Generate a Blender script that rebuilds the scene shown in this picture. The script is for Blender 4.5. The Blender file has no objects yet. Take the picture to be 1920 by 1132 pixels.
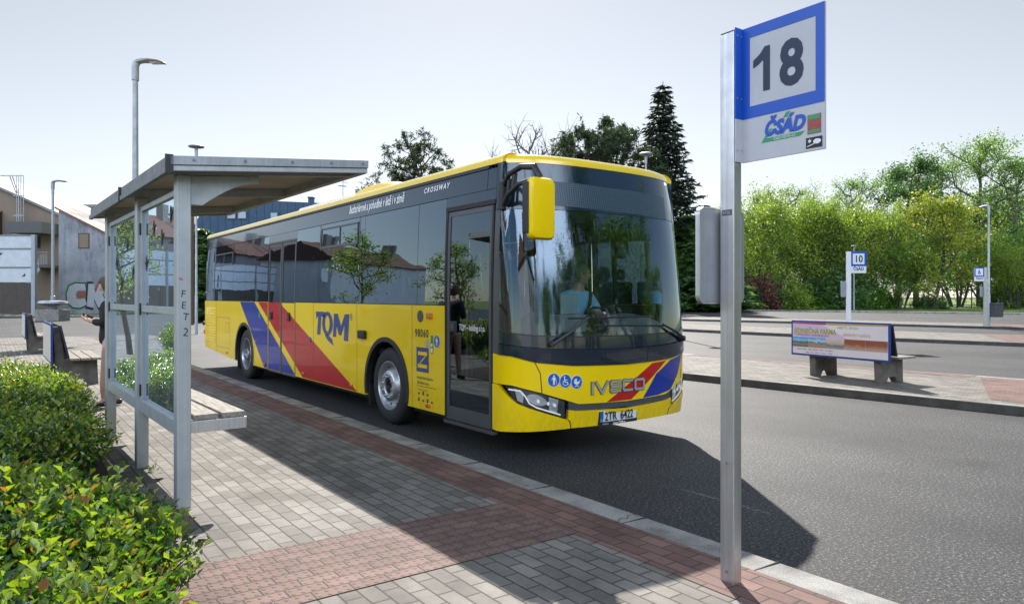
import bpy, bmesh, math, random
import numpy as np
from mathutils import Vector, Matrix
R = math.radians
SC = bpy.context.scene
COL = SC.collection

# ------------------------------------------------------------------ camera
CAMH = 1.6
cam_d = bpy.data.cameras.new('camera')
cam = bpy.data.objects.new('camera', cam_d)
COL.objects.link(cam)
cam.location = (0, 0, CAMH)
cam.rotation_euler = (R(90), 0, R(-36.0))
cam_d.sensor_width = 36.0
cam_d.lens = 36.0 * 1350 / 1920
cam_d.shift_y = -11 / 1920
cam_d.clip_start = 0.05
cam_d.clip_end = 3000
SC.camera = cam
SC.render.resolution_x = 1024
SC.render.resolution_y = 603

# ------------------------------------------------------------------ light
SUN_AZ, SUN_EL = 33.5, 38.7          # azimuth measured from +Y towards +X
w = bpy.data.worlds.new('World')
SC.world = w
w.use_nodes = True
wn = w.node_tree
bg = wn.nodes['Background']
sky = wn.nodes.new('ShaderNodeTexSky')
sky.sky_type = 'NISHITA'
sky.sun_disc = False
sky.sun_elevation = R(SUN_EL)
sky.sun_rotation = R(SUN_AZ)
sky.air_density = 1.0
sky.dust_density = 0.2
sky.ozone_density = 1.0
hs = wn.nodes.new('ShaderNodeHueSaturation'); hs.inputs['Saturation'].default_value = 0.36; hs.inputs['Value'].default_value = 0.86      # whitish haze around the sun
wn.links.new(sky.outputs[0], hs.inputs['Color'])
# bright unseen clouds, added opposite the sun to light the shaded bus sides
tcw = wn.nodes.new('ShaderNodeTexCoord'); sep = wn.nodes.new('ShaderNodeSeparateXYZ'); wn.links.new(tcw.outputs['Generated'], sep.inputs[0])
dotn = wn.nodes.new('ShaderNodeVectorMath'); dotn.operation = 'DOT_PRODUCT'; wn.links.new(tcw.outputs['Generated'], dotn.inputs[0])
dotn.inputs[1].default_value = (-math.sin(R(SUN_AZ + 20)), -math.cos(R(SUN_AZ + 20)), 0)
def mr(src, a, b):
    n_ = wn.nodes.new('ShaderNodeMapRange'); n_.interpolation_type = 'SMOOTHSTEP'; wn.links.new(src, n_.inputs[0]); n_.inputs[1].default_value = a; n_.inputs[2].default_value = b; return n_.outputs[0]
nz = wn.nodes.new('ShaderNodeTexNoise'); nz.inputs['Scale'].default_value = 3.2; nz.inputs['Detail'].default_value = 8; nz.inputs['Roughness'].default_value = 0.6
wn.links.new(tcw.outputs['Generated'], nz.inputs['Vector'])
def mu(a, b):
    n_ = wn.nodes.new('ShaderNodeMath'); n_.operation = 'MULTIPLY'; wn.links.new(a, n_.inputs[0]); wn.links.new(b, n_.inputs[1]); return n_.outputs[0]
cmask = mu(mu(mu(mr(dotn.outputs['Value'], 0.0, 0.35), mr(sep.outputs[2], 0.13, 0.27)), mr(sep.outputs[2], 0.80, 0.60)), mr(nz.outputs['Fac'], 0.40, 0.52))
sdot = wn.nodes.new('ShaderNodeVectorMath'); sdot.operation = 'DOT_PRODUCT'; wn.links.new(tcw.outputs['Generated'], sdot.inputs[0])
sdot.inputs[1].default_value = (math.sin(R(SUN_AZ)) * math.cos(R(SUN_EL)), math.cos(R(SUN_AZ)) * math.cos(R(SUN_EL)), math.sin(R(SUN_EL)))
hzm = wn.nodes.new('ShaderNodeMix'); hzm.data_type = 'RGBA'
wn.links.new(mr(sdot.outputs['Value'], 0.10, 0.72), hzm.inputs[0]); wn.links.new(sky.outputs[0], hzm.inputs[6]); wn.links.new(hs.outputs[0], hzm.inputs[7])
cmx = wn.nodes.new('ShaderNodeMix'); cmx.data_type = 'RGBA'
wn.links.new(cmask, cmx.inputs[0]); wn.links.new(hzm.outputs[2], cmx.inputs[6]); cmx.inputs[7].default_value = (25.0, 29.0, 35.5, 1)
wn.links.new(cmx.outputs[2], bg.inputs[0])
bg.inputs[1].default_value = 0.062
sl = bpy.data.lights.new('sun', 'SUN')
sl.energy = 4.1
sl.angle = R(0.53)
sl.color = (1.0, 0.945, 0.87)
sun = bpy.data.objects.new('sun', sl)
COL.objects.link(sun)
sdir = Vector((math.sin(R(SUN_AZ)) * math.cos(R(SUN_EL)), math.cos(R(SUN_AZ)) * math.cos(R(SUN_EL)), math.sin(R(SUN_EL))))
sun.rotation_euler = sdir.to_track_quat('Z', 'Y').to_euler()
sun.location = (0, 0, 30)
SC.view_settings.view_transform = 'Standard'
SC.view_settings.look = 'None'
SC.view_settings.gamma = 1
SC.view_settings.exposure = 1.15
SC.cycles.max_bounces = 10
SC.cycles.transparent_max_bounces = 24
SC.cycles.transmission_bounces = 6
SC.cycles.caustics_reflective = False
SC.cycles.caustics_refractive = False

# ------------------------------------------------------------------ materials
MATS = {}
def nd(nt, t, **kw):
    n = nt.nodes.new(t)
    for k, v in kw.items():
        if k.startswith('i_'):
            n.inputs[k[2:].replace('_', ' ')].default_value = v
        else:
            setattr(n, k, v)
    return n
def mat(name):
    m = bpy.data.materials.new(name); m.use_nodes = True
    MATS[name] = m
    return m, m.node_tree, m.node_tree.nodes['Principled BSDF']
def c4(c): return (c[0], c[1], c[2], 1)
def coords(nt, scale=(1, 1, 1), rot=(0, 0, 0), kind='Object', loc=(0, 0, 0)):
    tc = nd(nt, 'ShaderNodeTexCoord'); mp = nd(nt, 'ShaderNodeMapping')
    mp.inputs['Scale'].default_value = scale; mp.inputs['Rotation'].default_value = rot
    mp.inputs['Location'].default_value = loc
    nt.links.new(tc.outputs[kind], mp.inputs[0])
    return mp.outputs[0]
def ramp(nt, fac, stops):
    r = nd(nt, 'ShaderNodeValToRGB')
    els = r.color_ramp.elements
    while len(els) < len(stops): els.new(0.5)
    for e, (p, c) in zip(els, stops):
        e.position = p; e.color = c4(c)
    nt.links.new(fac, r.inputs[0])
    return r.outputs[0]
def noise(nt, vec, scale, detail=4, rough=0.55, out='Fac'):
    n = nd(nt, 'ShaderNodeTexNoise')
    n.inputs['Scale'].default_value = scale; n.inputs['Detail'].default_value = detail
    n.inputs['Roughness'].default_value = rough
    nt.links.new(vec, n.inputs['Vector'])
    return n.outputs[out]
def mixc(nt, fac, a, b, mode='MIX'):
    m = nd(nt, 'ShaderNodeMix'); m.data_type = 'RGBA'; m.blend_type = mode
    def put(sock, v):
        if isinstance(v, (tuple, list)): sock.default_value = c4(v)
        elif isinstance(v, (int, float)): sock.default_value = v
        else: nt.links.new(v, sock)
    put(m.inputs[0], fac); put(m.inputs[6], a); put(m.inputs[7], b)
    return m.outputs[2]
def mth(nt, op, a, b=None, clamp=False):
    m = nd(nt, 'ShaderNodeMath'); m.operation = op; m.use_clamp = clamp
    for i, v in enumerate((a, b)):
        if v is None: continue
        if isinstance(v, (int, float)): m.inputs[i].default_value = v
        else: nt.links.new(v, m.inputs[i])
    return m.outputs[0]
def bump(nt, height, strength=0.3, dist=0.01, target=None):
    b = nd(nt, 'ShaderNodeBump')
    b.inputs['Strength'].default_value = strength; b.inputs['Distance'].default_value = dist
    nt.links.new(height, b.inputs['Height'])
    if target: nt.links.new(b.outputs[0], target.inputs['Normal'])
    return b.outputs[0]
def simple(name, col, rough=0.5, metal=0.0, coat=0.0, var=0.0, vscale=3.0, bmp=0.0, bscale=40.0, emit=0, spec=0.5):
    m, nt, p = mat(name)
    p.inputs['Roughness'].default_value = rough
    p.inputs['Metallic'].default_value = metal
    p.inputs['Coat Weight'].default_value = coat
    p.inputs['Coat Roughness'].default_value = 0.03
    p.inputs['Specular IOR Level'].default_value = spec
    v = coords(nt)
    if var > 0:
        f = noise(nt, v, vscale, 5, 0.6)
        lo = tuple(x * (1 - var) for x in col); hi = tuple(min(1, x * (1 + var)) for x in col)
        nt.links.new(ramp(nt, f, [(0.3, lo), (0.7, hi)]), p.inputs['Base Color'])
    else:
        p.inputs['Base Color'].default_value = c4(col)
    if bmp > 0: bump(nt, noise(nt, v, bscale, 4), bmp, 0.004, p)
    if emit:
        p.inputs['Emission Color'].default_value = c4(col); p.inputs['Emission Strength'].default_value = emit
    return m

# asphalt: stone speckle, worn lighter wheel paths, patches of dust, fine cracks
m, nt, p = mat('asphalt')
v = coords(nt)
fine = mth(nt, 'ADD', mth(nt, 'MULTIPLY', noise(nt, v, 48, 2, 0.8), 0.6), mth(nt, 'MULTIPLY', noise(nt, v, 120, 2, 0.8), 0.4)); mid = noise(nt, v, 9, 4, 0.6); big = noise(nt, v, 0.35, 4, 0.6)
spk = ramp(nt, fine, [(0.38, (0.004, 0.0045, 0.006)), (0.5, (0.024, 0.025, 0.028)), (0.58, (0.085, 0.086, 0.088)), (0.66, (0.36, 0.36, 0.36))])
c1 = mixc(nt, 1.0, spk, ramp(nt, big, [(0.35, (0.68, 0.68, 0.70)), (0.65, (1.28, 1.27, 1.24))]), 'MULTIPLY')
c1 = mixc(nt, 0.6, c1, ramp(nt, mid, [(0.3, (0.8, 0.8, 0.8)), (0.7, (1.15, 1.15, 1.15))]), 'MULTIPLY')
str_v = coords(nt, (1.2, 0.10, 1), (0, 0, 0))
streak = noise(nt, str_v, 1.0, 3, 0.5)
c1 = mixc(nt, 0.8, c1, ramp(nt, streak, [(0.35, (0.86, 0.86, 0.87)), (0.65, (1.12, 1.12, 1.1))]), 'MULTIPLY')
vo = nd(nt, 'ShaderNodeTexVoronoi'); vo.feature = 'DISTANCE_TO_EDGE'; vo.inputs['Scale'].default_value = 0.22
wv_ = nd(nt, 'ShaderNodeVectorMath'); wv_.operation = 'MULTIPLY_ADD'; nt.links.new(noise(nt, v, 1.2, 5, 0.7, 'Color'), wv_.inputs[0]); wv_.inputs[1].default_value = (1.6, 1.6, 0); nt.links.new(v, wv_.inputs[2])
nt.links.new(wv_.outputs[0], vo.inputs['Vector'])
ck = mth(nt, 'MULTIPLY', mth(nt, 'LESS_THAN', vo.outputs['Distance'], 0.0016), mth(nt, 'GREATER_THAN', noise(nt, v, 0.18, 2), 0.52))
c1 = mixc(nt, mth(nt, 'MULTIPLY', ck, 0.7), c1, (0.012, 0.012, 0.012))
oil = ramp(nt, noise(nt, v, 1.1, 3, 0.5), [(0.66, (1, 1, 1)), (0.74, (0.62, 0.62, 0.62))])
c1 = mixc(nt, 0.8, c1, oil, 'MULTIPLY')
nt.links.new(c1, p.inputs['Base Color'])
p.inputs['Roughness'].default_value = 0.7; p.inputs['Specular IOR Level'].default_value = 0.35
bump(nt, fine, 0.9, 0.006, p)

def paver(name, ca, cb, mortar, rot=0.0, studs=False, loc=(0, 0, 0)):
    m, nt, p = mat(name)
    v = coords(nt, (1, 1, 1), (0, 0, rot), 'Object', loc)
    wob = noise(nt, v, 3.0, 2)
    br = nd(nt, 'ShaderNodeTexBrick')
    br.offset = 0.5
    br.inputs['Scale'].default_value = 1.0
    br.inputs['Brick Width'].default_value = 0.2
    br.inputs['Row Height'].default_value = 0.1
    br.inputs['Mortar Size'].default_value = 0.006
    br.inputs['Mortar Smooth'].default_value = 0.35
    br.inputs['Bias'].default_value = 0.0
    br.inputs['Color1'].default_value = c4(ca); br.inputs['Color2'].default_value = c4(cb)
    br.inputs['Mortar'].default_value = c4(mortar)
    dv = nd(nt, 'ShaderNodeVectorMath'); dv.operation = 'MULTIPLY_ADD'
    nv = nd(nt, 'ShaderNodeTexNoise'); nv.inputs['Scale'].default_value = 7.0
    nt.links.new(v, nv.inputs['Vector'])
    nt.links.new(nv.outputs['Color'], dv.inputs[0]); dv.inputs[1].default_value = (0.008, 0.008, 0); nt.links.new(v, dv.inputs[2])
    nt.links.new(dv.outputs[0], br.inputs['Vector'])
    grit = noise(nt, v, 260, 3, 0.7); stain = noise(nt, v, 2.2, 5, 0.65); spot = noise(nt, v, 14, 3, 0.6)
    c = mixc(nt, 0.75, br.outputs['Color'], ramp(nt, grit, [(0.3, (0.72, 0.72, 0.72)), (0.7, (1.25, 1.25, 1.25))]), 'MULTIPLY')
    c = mixc(nt, 0.8, c, ramp(nt, stain, [(0.32, (0.55, 0.54, 0.53)), (0.62, (1.12, 1.12, 1.1))]), 'MULTIPLY')
    c = mixc(nt, 0.7, c, ramp(nt, spot, [(0.28, (0.8, 0.8, 0.8)), (0.45, (1.0, 1.0, 1.0)), (0.8, (1.08, 1.08, 1.07))]), 'MULTIPLY')
    h = mth(nt, 'MULTIPLY', br.outputs['Fac'], -1.0)
    h = mth(nt, 'ADD', h, mth(nt, 'MULTIPLY', grit, 0.12))
    h = mth(nt, 'ADD', h, mth(nt, 'MULTIPLY', spot, 0.25))
    if studs:
        sp = nd(nt, 'ShaderNodeSeparateXYZ'); nt.links.new(dv.outputs[0], sp.inputs[0])
        a = mth(nt, 'SUBTRACT', mth(nt, 'FRACT', mth(nt, 'MULTIPLY', sp.outputs[0], 20.0)), 0.5)
        b = mth(nt, 'SUBTRACT', mth(nt, 'FRACT', mth(nt, 'MULTIPLY', sp.outputs[1], 20.0)), 0.5)
        d = mth(nt, 'SQRT', mth(nt, 'ADD', mth(nt, 'MULTIPLY', a, a), mth(nt, 'MULTIPLY', b, b)))
        st = nd(nt, 'ShaderNodeMapRange'); st.interpolation_type = 'SMOOTHSTEP'
        nt.links.new(d, st.inputs[0]); st.inputs[1].default_value = 0.25; st.inputs[2].default_value = 0.13
        h = mth(nt, 'ADD', h, mth(nt, 'MULTIPLY', st.outputs[0], 1.1))
        c = mixc(nt, mth(nt, 'MULTIPLY', st.outputs[0], 0.45), c, (0.06, 0.045, 0.045))
    nt.links.new(c, p.inputs['Base Color'])
    p.inputs['Roughness'].default_value = 0.82
    bump(nt, h, 0.8, 0.006, p)
    return m
paver('paver_grey', (0.130, 0.120, 0.105), (0.225, 0.207, 0.185), (0.055, 0.048, 0.04), R(90))
paver('paver_red', (0.125, 0.066, 0.056), (0.20, 0.110, 0.092), (0.05, 0.042, 0.036), R(90))
paver('paver_tactile', (0.155, 0.092, 0.078), (0.205, 0.125, 0.105), (0.05, 0.042, 0.036), 0.0, True)

m, nt, p = mat('kerb_stone')
v = coords(nt)
g1 = noise(nt, v, 170, 3, 0.75); g2 = noise(nt, v, 3, 5, 0.6)
c = ramp(nt, g1, [(0.3, (0.12, 0.12, 0.115)), (0.5, (0.27, 0.265, 0.25)), (0.7, (0.45, 0.44, 0.42))])
c = mixc(nt, 0.8, c, ramp(nt, g2, [(0.36, (0.45, 0.44, 0.42)), (0.6, (1.1, 1.1, 1.08))]), 'MULTIPLY')
nt.links.new(c, p.inputs['Base Color']); p.inputs['Roughness'].default_value = 0.85
bump(nt, g1, 0.5, 0.004, p)

def metal(name, col, rough, metalness=1.0, streak=0.12):
    m, nt, p = mat(name)
    v = coords(nt, (30, 30, 0.6)); v2 = coords(nt)
    f = noise(nt, v, 2.0, 3); g = noise(nt, v2, 6, 5, 0.65)
    c = mixc(nt, 0.7, ramp(nt, f, [(0.3, tuple(x * (1 - streak) for x in col)), (0.7, tuple(min(1, x * (1 + streak)) for x in col))]),
             ramp(nt, g, [(0.25, (0.8, 0.8, 0.8)), (0.6, (1.05, 1.05, 1.05))]), 'MULTIPLY')
    nt.links.new(c, p.inputs['Base Color']); p.inputs['Metallic'].default_value = metalness
    nt.links.new(ramp(nt, g, [(0.3, (rough * 1.25,) * 3), (0.7, (rough * 0.85,) * 3)]), p.inputs['Roughness'])
    return m
metal('aluminium', (0.60, 0.60, 0.61), 0.42)
metal('aluminium_painted', (0.43, 0.455, 0.465), 0.42, 0.35, 0.06)
metal('galvanised', (0.36, 0.38, 0.40), 0.5, 0.6)
metal('weathered_zinc', (0.22, 0.225, 0.23), 0.6, 0.3, 0.3)
metal('rim_steel', (0.62, 0.64, 0.66), 0.33, 0.85, 0.04)

YEL = (0.96, 0.66, 0.0)
def paint(name, col, dirt=0.06):
    m, nt, p = mat(name)
    v = coords(nt); f = noise(nt, v, 1.3, 4, 0.6)
    clean = mixc(nt, 1.0, col, ramp(nt, f, [(0.3, (1 - dirt,) * 3), (0.7, (1, 1, 1))]), 'MULTIPLY')
    sp = nd(nt, 'ShaderNodeSeparateXYZ'); nt.links.new(v, sp.inputs[0])
    hgt = nd(nt, 'ShaderNodeMapRange'); nt.links.new(sp.outputs[2], hgt.inputs[0]); hgt.inputs[1].default_value = 0.75; hgt.inputs[2].default_value = 0.28
    spl = noise(nt, coords(nt, (6, 6, 2.5)), 4.0, 6, 0.75)
    dm = mth(nt, 'MULTIPLY', mth(nt, 'MULTIPLY', hgt.outputs[0], ramp(nt, spl, [(0.42, (0, 0, 0)), (0.7, (1, 1, 1))])), 0.32)
    nt.links.new(mixc(nt, dm, clean, (0.16, 0.13, 0.10)), p.inputs['Base Color'])
    p.inputs['Roughness'].default_value = 0.32
    p.inputs['Coat Weight'].default_value = 0.45; p.inputs['Coat Roughness'].default_value = 0.02; p.inputs['Specular IOR Level'].default_value = 0.25
    wv = noise(nt, coords(nt, (1, 1, 1)), 1.4, 2, 0.4)
    b = nd(nt, 'ShaderNodeBump'); b.inputs['Strength'].default_value = 0.35; b.inputs['Distance'].default_value = 0.02
    nt.links.new(wv, b.inputs['Height']); nt.links.new(b.outputs[0], p.inputs['Coat Normal'])
    return m
    return m
paint('bus_yellow', YEL)
rp = paint('roof_yellow', YEL).node_tree.nodes['Principled BSDF']
rp.inputs['Coat Weight'].default_value = 1.0; rp.inputs['Specular IOR Level'].default_value = 0.9; rp.inputs['Roughness'].default_value = 0.24; rp.inputs['Coat Roughness'].default_value = 0.12
paint('bus_red', (0.50, 0.012, 0.014))
paint('bus_blue', (0.008, 0.035, 0.30))
simple('deep_blue', (0.012, 0.05, 0.23), 0.35, coat=0.4)
simple('panel_black', (0.010, 0.017, 0.028), 0.16, coat=1.0, var=0.15).node_tree.nodes['Principled BSDF'].inputs['Coat Tint'].default_value = (0.75, 0.88, 1.0, 1)
simple('satin_black', (0.02, 0.021, 0.024), 0.45, bmp=0.15, bscale=200)
simple('frame_grey', (0.075, 0.077, 0.085), 0.35, var=0.12)
simple('rubber', (0.022, 0.022, 0.023), 0.72, var=0.25, vscale=20, bmp=0.2, bscale=90)
simple('underbody', (0.012, 0.012, 0.012), 0.9)
simple('white_ink', (0.8, 0.8, 0.8), 0.45)
simple('silver_ink', (0.55, 0.57, 0.6), 0.3, 0.6)
simple('navy_ink', (0.01, 0.022, 0.06), 0.5)
simple('black_ink', (0.012, 0.012, 0.014), 0.5)
simple('orange_plastic', (0.75, 0.16, 0.01), 0.25, coat=0.6)
simple('plate_white', (0.75, 0.76, 0.78), 0.4)
simple('sticker_blue', (0.015, 0.11, 0.42), 0.35)
simple('sticker_green', (0.02, 0.3, 0.12), 0.4)
simple('sticker_red', (0.33, 0.07, 0.06), 0.5, var=0.3, vscale=60)
simple('lamp_chrome', (0.8, 0.82, 0.85), 0.12, 1.0)
simple('lamp_mirror', (0.85, 0.87, 0.9), 0.32, 0.7, bmp=0.8, bscale=45)
simple('lamp_lit', (0.95, 0.97, 1.0), 0.3, emit=0.25)
simple('marker_lit', (0.95, 0.97, 1.0), 0.3, emit=1.5)
simple('sign_blue', (0.008, 0.085, 0.47), 0.45, var=0.04)
simple('sign_white', (0.50, 0.51, 0.54), 0.5, var=0.05, vscale=5)
simple('seat_cloth', (0.05, 0.08, 0.16), 0.9, var=0.3, vscale=60)
simple('interior_grey', (0.30, 0.31, 0.33), 0.7, var=0.08)
simple('interior_dark', (0.06, 0.062, 0.07), 0.7, var=0.1)
simple('pole_yellow', (0.75, 0.42, 0.02), 0.35)
simple('concrete', (0.22, 0.205, 0.185), 0.9, var=0.35, vscale=7, bmp=0.5, bscale=60)
simple('concrete_dark', (0.13, 0.115, 0.10), 0.9, var=0.45, vscale=5, bmp=0.5, bscale=60)
simple('kerb_shaded', (0.065, 0.06, 0.055), 0.9, var=0.4, vscale=5, bmp=0.4, bscale=80)  # island kerb sides: dark stone, with the shade on them worked into the colour
simple('dark_board', (0.02, 0.024, 0.04), 0.6, var=0.3)
simple('blue_frame', (0.010, 0.042, 0.22), 0.4, var=0.1)
simple('skin', (0.56, 0.33, 0.24), 0.5, var=0.08, vscale=25)
simple('hair_grey', (0.20, 0.18, 0.17), 0.8, var=0.4, vscale=60)
simple('hair_brown', (0.09, 0.045, 0.025), 0.7, var=0.4, vscale=60)
simple('shirt_blue', (0.30, 0.60, 0.92), 0.85, var=0.12, vscale=14, bmp=0.3, bscale=20)
simple('coat_black', (0.014, 0.014, 0.016), 0.85, var=0.3, vscale=14, bmp=0.3, bscale=20)
simple('stocking', (0.34, 0.20, 0.15), 0.6)
simple('shoe_black', (0.015, 0.015, 0.015), 0.35)
simple('phone_black', (0.01, 0.01, 0.012), 0.15)
simple('bin_grey', (0.05, 0.053, 0.058), 0.5, var=0.2)
simple('soil', (0.05, 0.036, 0.025), 0.95, var=0.4, vscale=8, bmp=0.6, bscale=30)

# wood slats
m, nt, p = mat('old_wood')
v = coords(nt, (14, 0.9, 14))
f = noise(nt, v, 5.0, 6, 0.7); f2 = noise(nt, coords(nt), 3, 3)
c = ramp(nt, f, [(0.3, (0.10, 0.085, 0.07)), (0.5, (0.26, 0.235, 0.20)), (0.7, (0.44, 0.41, 0.37))])
nt.links.new(mixc(nt, 0.6, c, ramp(nt, f2, [(0.3, (0.75, 0.75, 0.75)), (0.7, (1.1, 1.1, 1.1))]), 'MULTIPLY'), p.inputs['Base Color'])
p.inputs['Roughness'].default_value = 0.8; bump(nt, f, 0.5, 0.004, p)

def glass(name, tint, refl=1.0, ior=1.5, wave=0.0, base=0.03, wscale=0.8, haze=0.0):
    m, nt, p = mat(name)
    out = nt.nodes['Material Output']
    tr = nd(nt, 'ShaderNodeBsdfTransparent'); tr.inputs[0].default_value = c4(tint)
    gl = nd(nt, 'ShaderNodeBsdfGlossy'); gl.inputs['Roughness'].default_value = 0.0; gl.inputs['Color'].default_value = (0.70, 0.85, 0.98, 1)
    fr = nd(nt, 'ShaderNodeFresnel'); fr.inputs['IOR'].default_value = ior
    fac = mth(nt, 'ADD', mth(nt, 'MULTIPLY', fr.outputs[0], refl), base, True)
    mx = nd(nt, 'ShaderNodeMixShader')
    nt.links.new(fac, mx.inputs[0]); nt.links.new(tr.outputs[0], mx.inputs[1]); nt.links.new(gl.outputs[0], mx.inputs[2])
    if wave > 0:
        n = noise(nt, coords(nt), wscale, 2, 0.4)
        b = bump(nt, n, wave, 0.02)
        nt.links.new(b, gl.inputs['Normal'])
    last = mx.outputs[0]
    if haze > 0:
        df = nd(nt, 'ShaderNodeBsdfDiffuse'); df.inputs[0].default_value = (0.6, 0.62, 0.6, 1)
        m2 = nd(nt, 'ShaderNodeMixShader')
        hz = noise(nt, coords(nt, (3, 3, 0.8)), 2.5, 4, 0.6)
        nt.links.new(mth(nt, 'MULTIPLY', hz, haze), m2.inputs[0]); nt.links.new(last, m2.inputs[1]); nt.links.new(df.outputs[0], m2.inputs[2])
        last = m2.outputs[0]
    nt.links.new(last, out.inputs[0])
    return m
glass('side_glass', (0.09, 0.10, 0.115), 1.8, 1.5, 0.25, 0.12, 0.9)
glass('door_glass', (0.30, 0.33, 0.35), 1.6, 1.5, 0.10, 0.08, 0.9)
glass('wind_glass', (0.62, 0.72, 0.72), 1.5, 1.5, 0.0, 0.09)
glass('clear_glass', (0.86, 0.92, 0.90), 1.5, 1.5, 0.0, 0.08, haze=0.20)
glass('lamp_glass', (0.85, 0.87, 0.9), 1.0, 1.5)

def leafmat(name, cols, trans=0.45, gloss=0.1, rough=0.45, tip=None):
    m, nt, p = mat(name)
    out = nt.nodes['Material Output']
    ge = nd(nt, 'ShaderNodeNewGeometry')
    col = ramp(nt, ge.outputs['Random Per Island'], [(i / max(1, len(cols) - 1), c) for i, c in enumerate(cols)])
    n = noise(nt, coords(nt), 0.9, 3)
    col = mixc(nt, 0.7, col, ramp(nt, n, [(0.34, (0.42, 0.46, 0.42)), (0.64, (1.18, 1.15, 1.1))]), 'MULTIPLY')
    if tip:
        at = nd(nt, 'ShaderNodeAttribute'); at.attribute_name = 'tip'
        col = mixc(nt, at.outputs['Fac'], col, ramp(nt, ge.outputs['Random Per Island'], [(0.0, tip), (0.90, tip), (0.93, (0.42, 0.20, 0.035)), (1.0, (0.36, 0.11, 0.03))]))
    nt.links.new(col, p.inputs['Base Color']); p.inputs['Roughness'].default_value = rough
    p.inputs['Specular IOR Level'].default_value = gloss * 5
    tl = nd(nt, 'ShaderNodeBsdfTranslucent')
    tcol = mixc(nt, 1.0, col, (1.25, 1.3, 0.6), 'MULTIPLY')
    nt.links.new(tcol, tl.inputs[0])
    mx = nd(nt, 'ShaderNodeMixShader'); mx.inputs[0].default_value = trans
    nt.links.new(p.outputs[0], mx.inputs[1]); nt.links.new(tl.outputs[0], mx.inputs[2]); nt.links.new(mx.outputs[0], out.inputs[0])
    return m
leafmat('leaf_spring', [(0.148, 0.256, 0.03), (0.266, 0.374, 0.049), (0.413, 0.512, 0.084)], 0.42)
leafmat('leaf_green', [(0.089, 0.196, 0.035), (0.177, 0.337, 0.053), (0.302, 0.459, 0.08)], 0.42)
leafmat('leaf_dark', [(0.053, 0.125, 0.045), (0.09, 0.195, 0.053), (0.158, 0.266, 0.08)], 0.45)
leafmat('leaf_golden', [(0.196, 0.264, 0.029), (0.323, 0.371, 0.048), (0.45, 0.469, 0.078)], 0.42)
leafmat('leaf_pine', [(0.033, 0.057, 0.033), (0.06, 0.093, 0.048), (0.09, 0.128, 0.06)], 0.25, 0.06, 0.6)
leafmat('leaf_spruce', [(0.016, 0.029, 0.021), (0.029, 0.051, 0.032), (0.048, 0.072, 0.045)], 0.15, 0.05, 0.6)
leafmat('leaf_purple', [(0.13, 0.045, 0.05), (0.20, 0.08, 0.075), (0.28, 0.15, 0.11)], 0.4)
leafmat('leaf_hedge', [(0.022, 0.075, 0.012), (0.05, 0.15, 0.018), (0.10, 0.24, 0.03)], 0.42, 0.22, 0.28, tip=(0.30, 0.40, 0.03))
leafmat('leaf_orange', [(0.30, 0.12, 0.03), (0.42, 0.22, 0.04)], 0.5, 0.15, 0.35)
simple('bark', (0.075, 0.06, 0.048), 0.95, var=0.35, vscale=8, bmp=0.5, bscale=20)
simple('bark_grey', (0.12, 0.11, 0.10), 0.95, var=0.3, vscale=8)
m, nt, p = mat('grass_mat')
v = coords(nt); a = noise(nt, v, 0.5, 4, 0.6); b = noise(nt, v, 25, 3, 0.7)
c = mixc(nt, 0.8, ramp(nt, a, [(0.3, (0.055, 0.10, 0.015)), (0.7, (0.16, 0.22, 0.03))]), ramp(nt, b, [(0.3, (0.6, 0.6, 0.6)), (0.7, (1.25, 1.25, 1.2))]), 'MULTIPLY')
nt.links.new(c, p.inputs['Base Color']); p.inputs['Roughness'].default_value = 0.9; bump(nt, b, 1, 0.05, p)

def plaster(name, lo, hi, scale=1.2, dark=None, darklevel=0.0):
    m, nt, p = mat(name)
    v = coords(nt, (1, 1, 0.5)); a = noise(nt, v, scale, 7, 0.7); b = noise(nt, coords(nt), 18, 4)
    c = ramp(nt, a, [(0.3, lo), (0.7, hi)])
    c = mixc(nt, 0.5, c, ramp(nt, b, [(0.3, (0.85, 0.85, 0.85)), (0.7, (1.08, 1.08, 1.08))]), 'MULTIPLY')
    if dark:
        a2 = noise(nt, coords(nt, (1.2, 1.2, 0.35)), 1.0, 8, 0.8)
        c = mixc(nt, mth(nt, 'MULTIPLY', ramp(nt, a2, [(0.5, (0, 0, 0)), (0.68, (1, 1, 1))]), 0.75), c, dark)
    nt.links.new(c, p.inputs['Base Color']); p.inputs['Roughness'].default_value = 0.92
    bump(nt, b, 0.3, 0.01, p)
plaster('plaster_grey', (0.17, 0.18, 0.20), (0.33, 0.34, 0.37), 0.8, (0.05, 0.05, 0.06))
plaster('plaster_tan', (0.19, 0.145, 0.11), (0.25, 0.195, 0.15), 0.5)
plaster('plaster_pink', (0.33, 0.20, 0.17), (0.39, 0.25, 0.21), 0.5)
plaster('plaster_pale', (0.42, 0.42, 0.44), (0.52, 0.52, 0.54), 0.5)
plaster('plaster_dark', (0.10, 0.105, 0.12), (0.14, 0.145, 0.16), 0.5)
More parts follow.
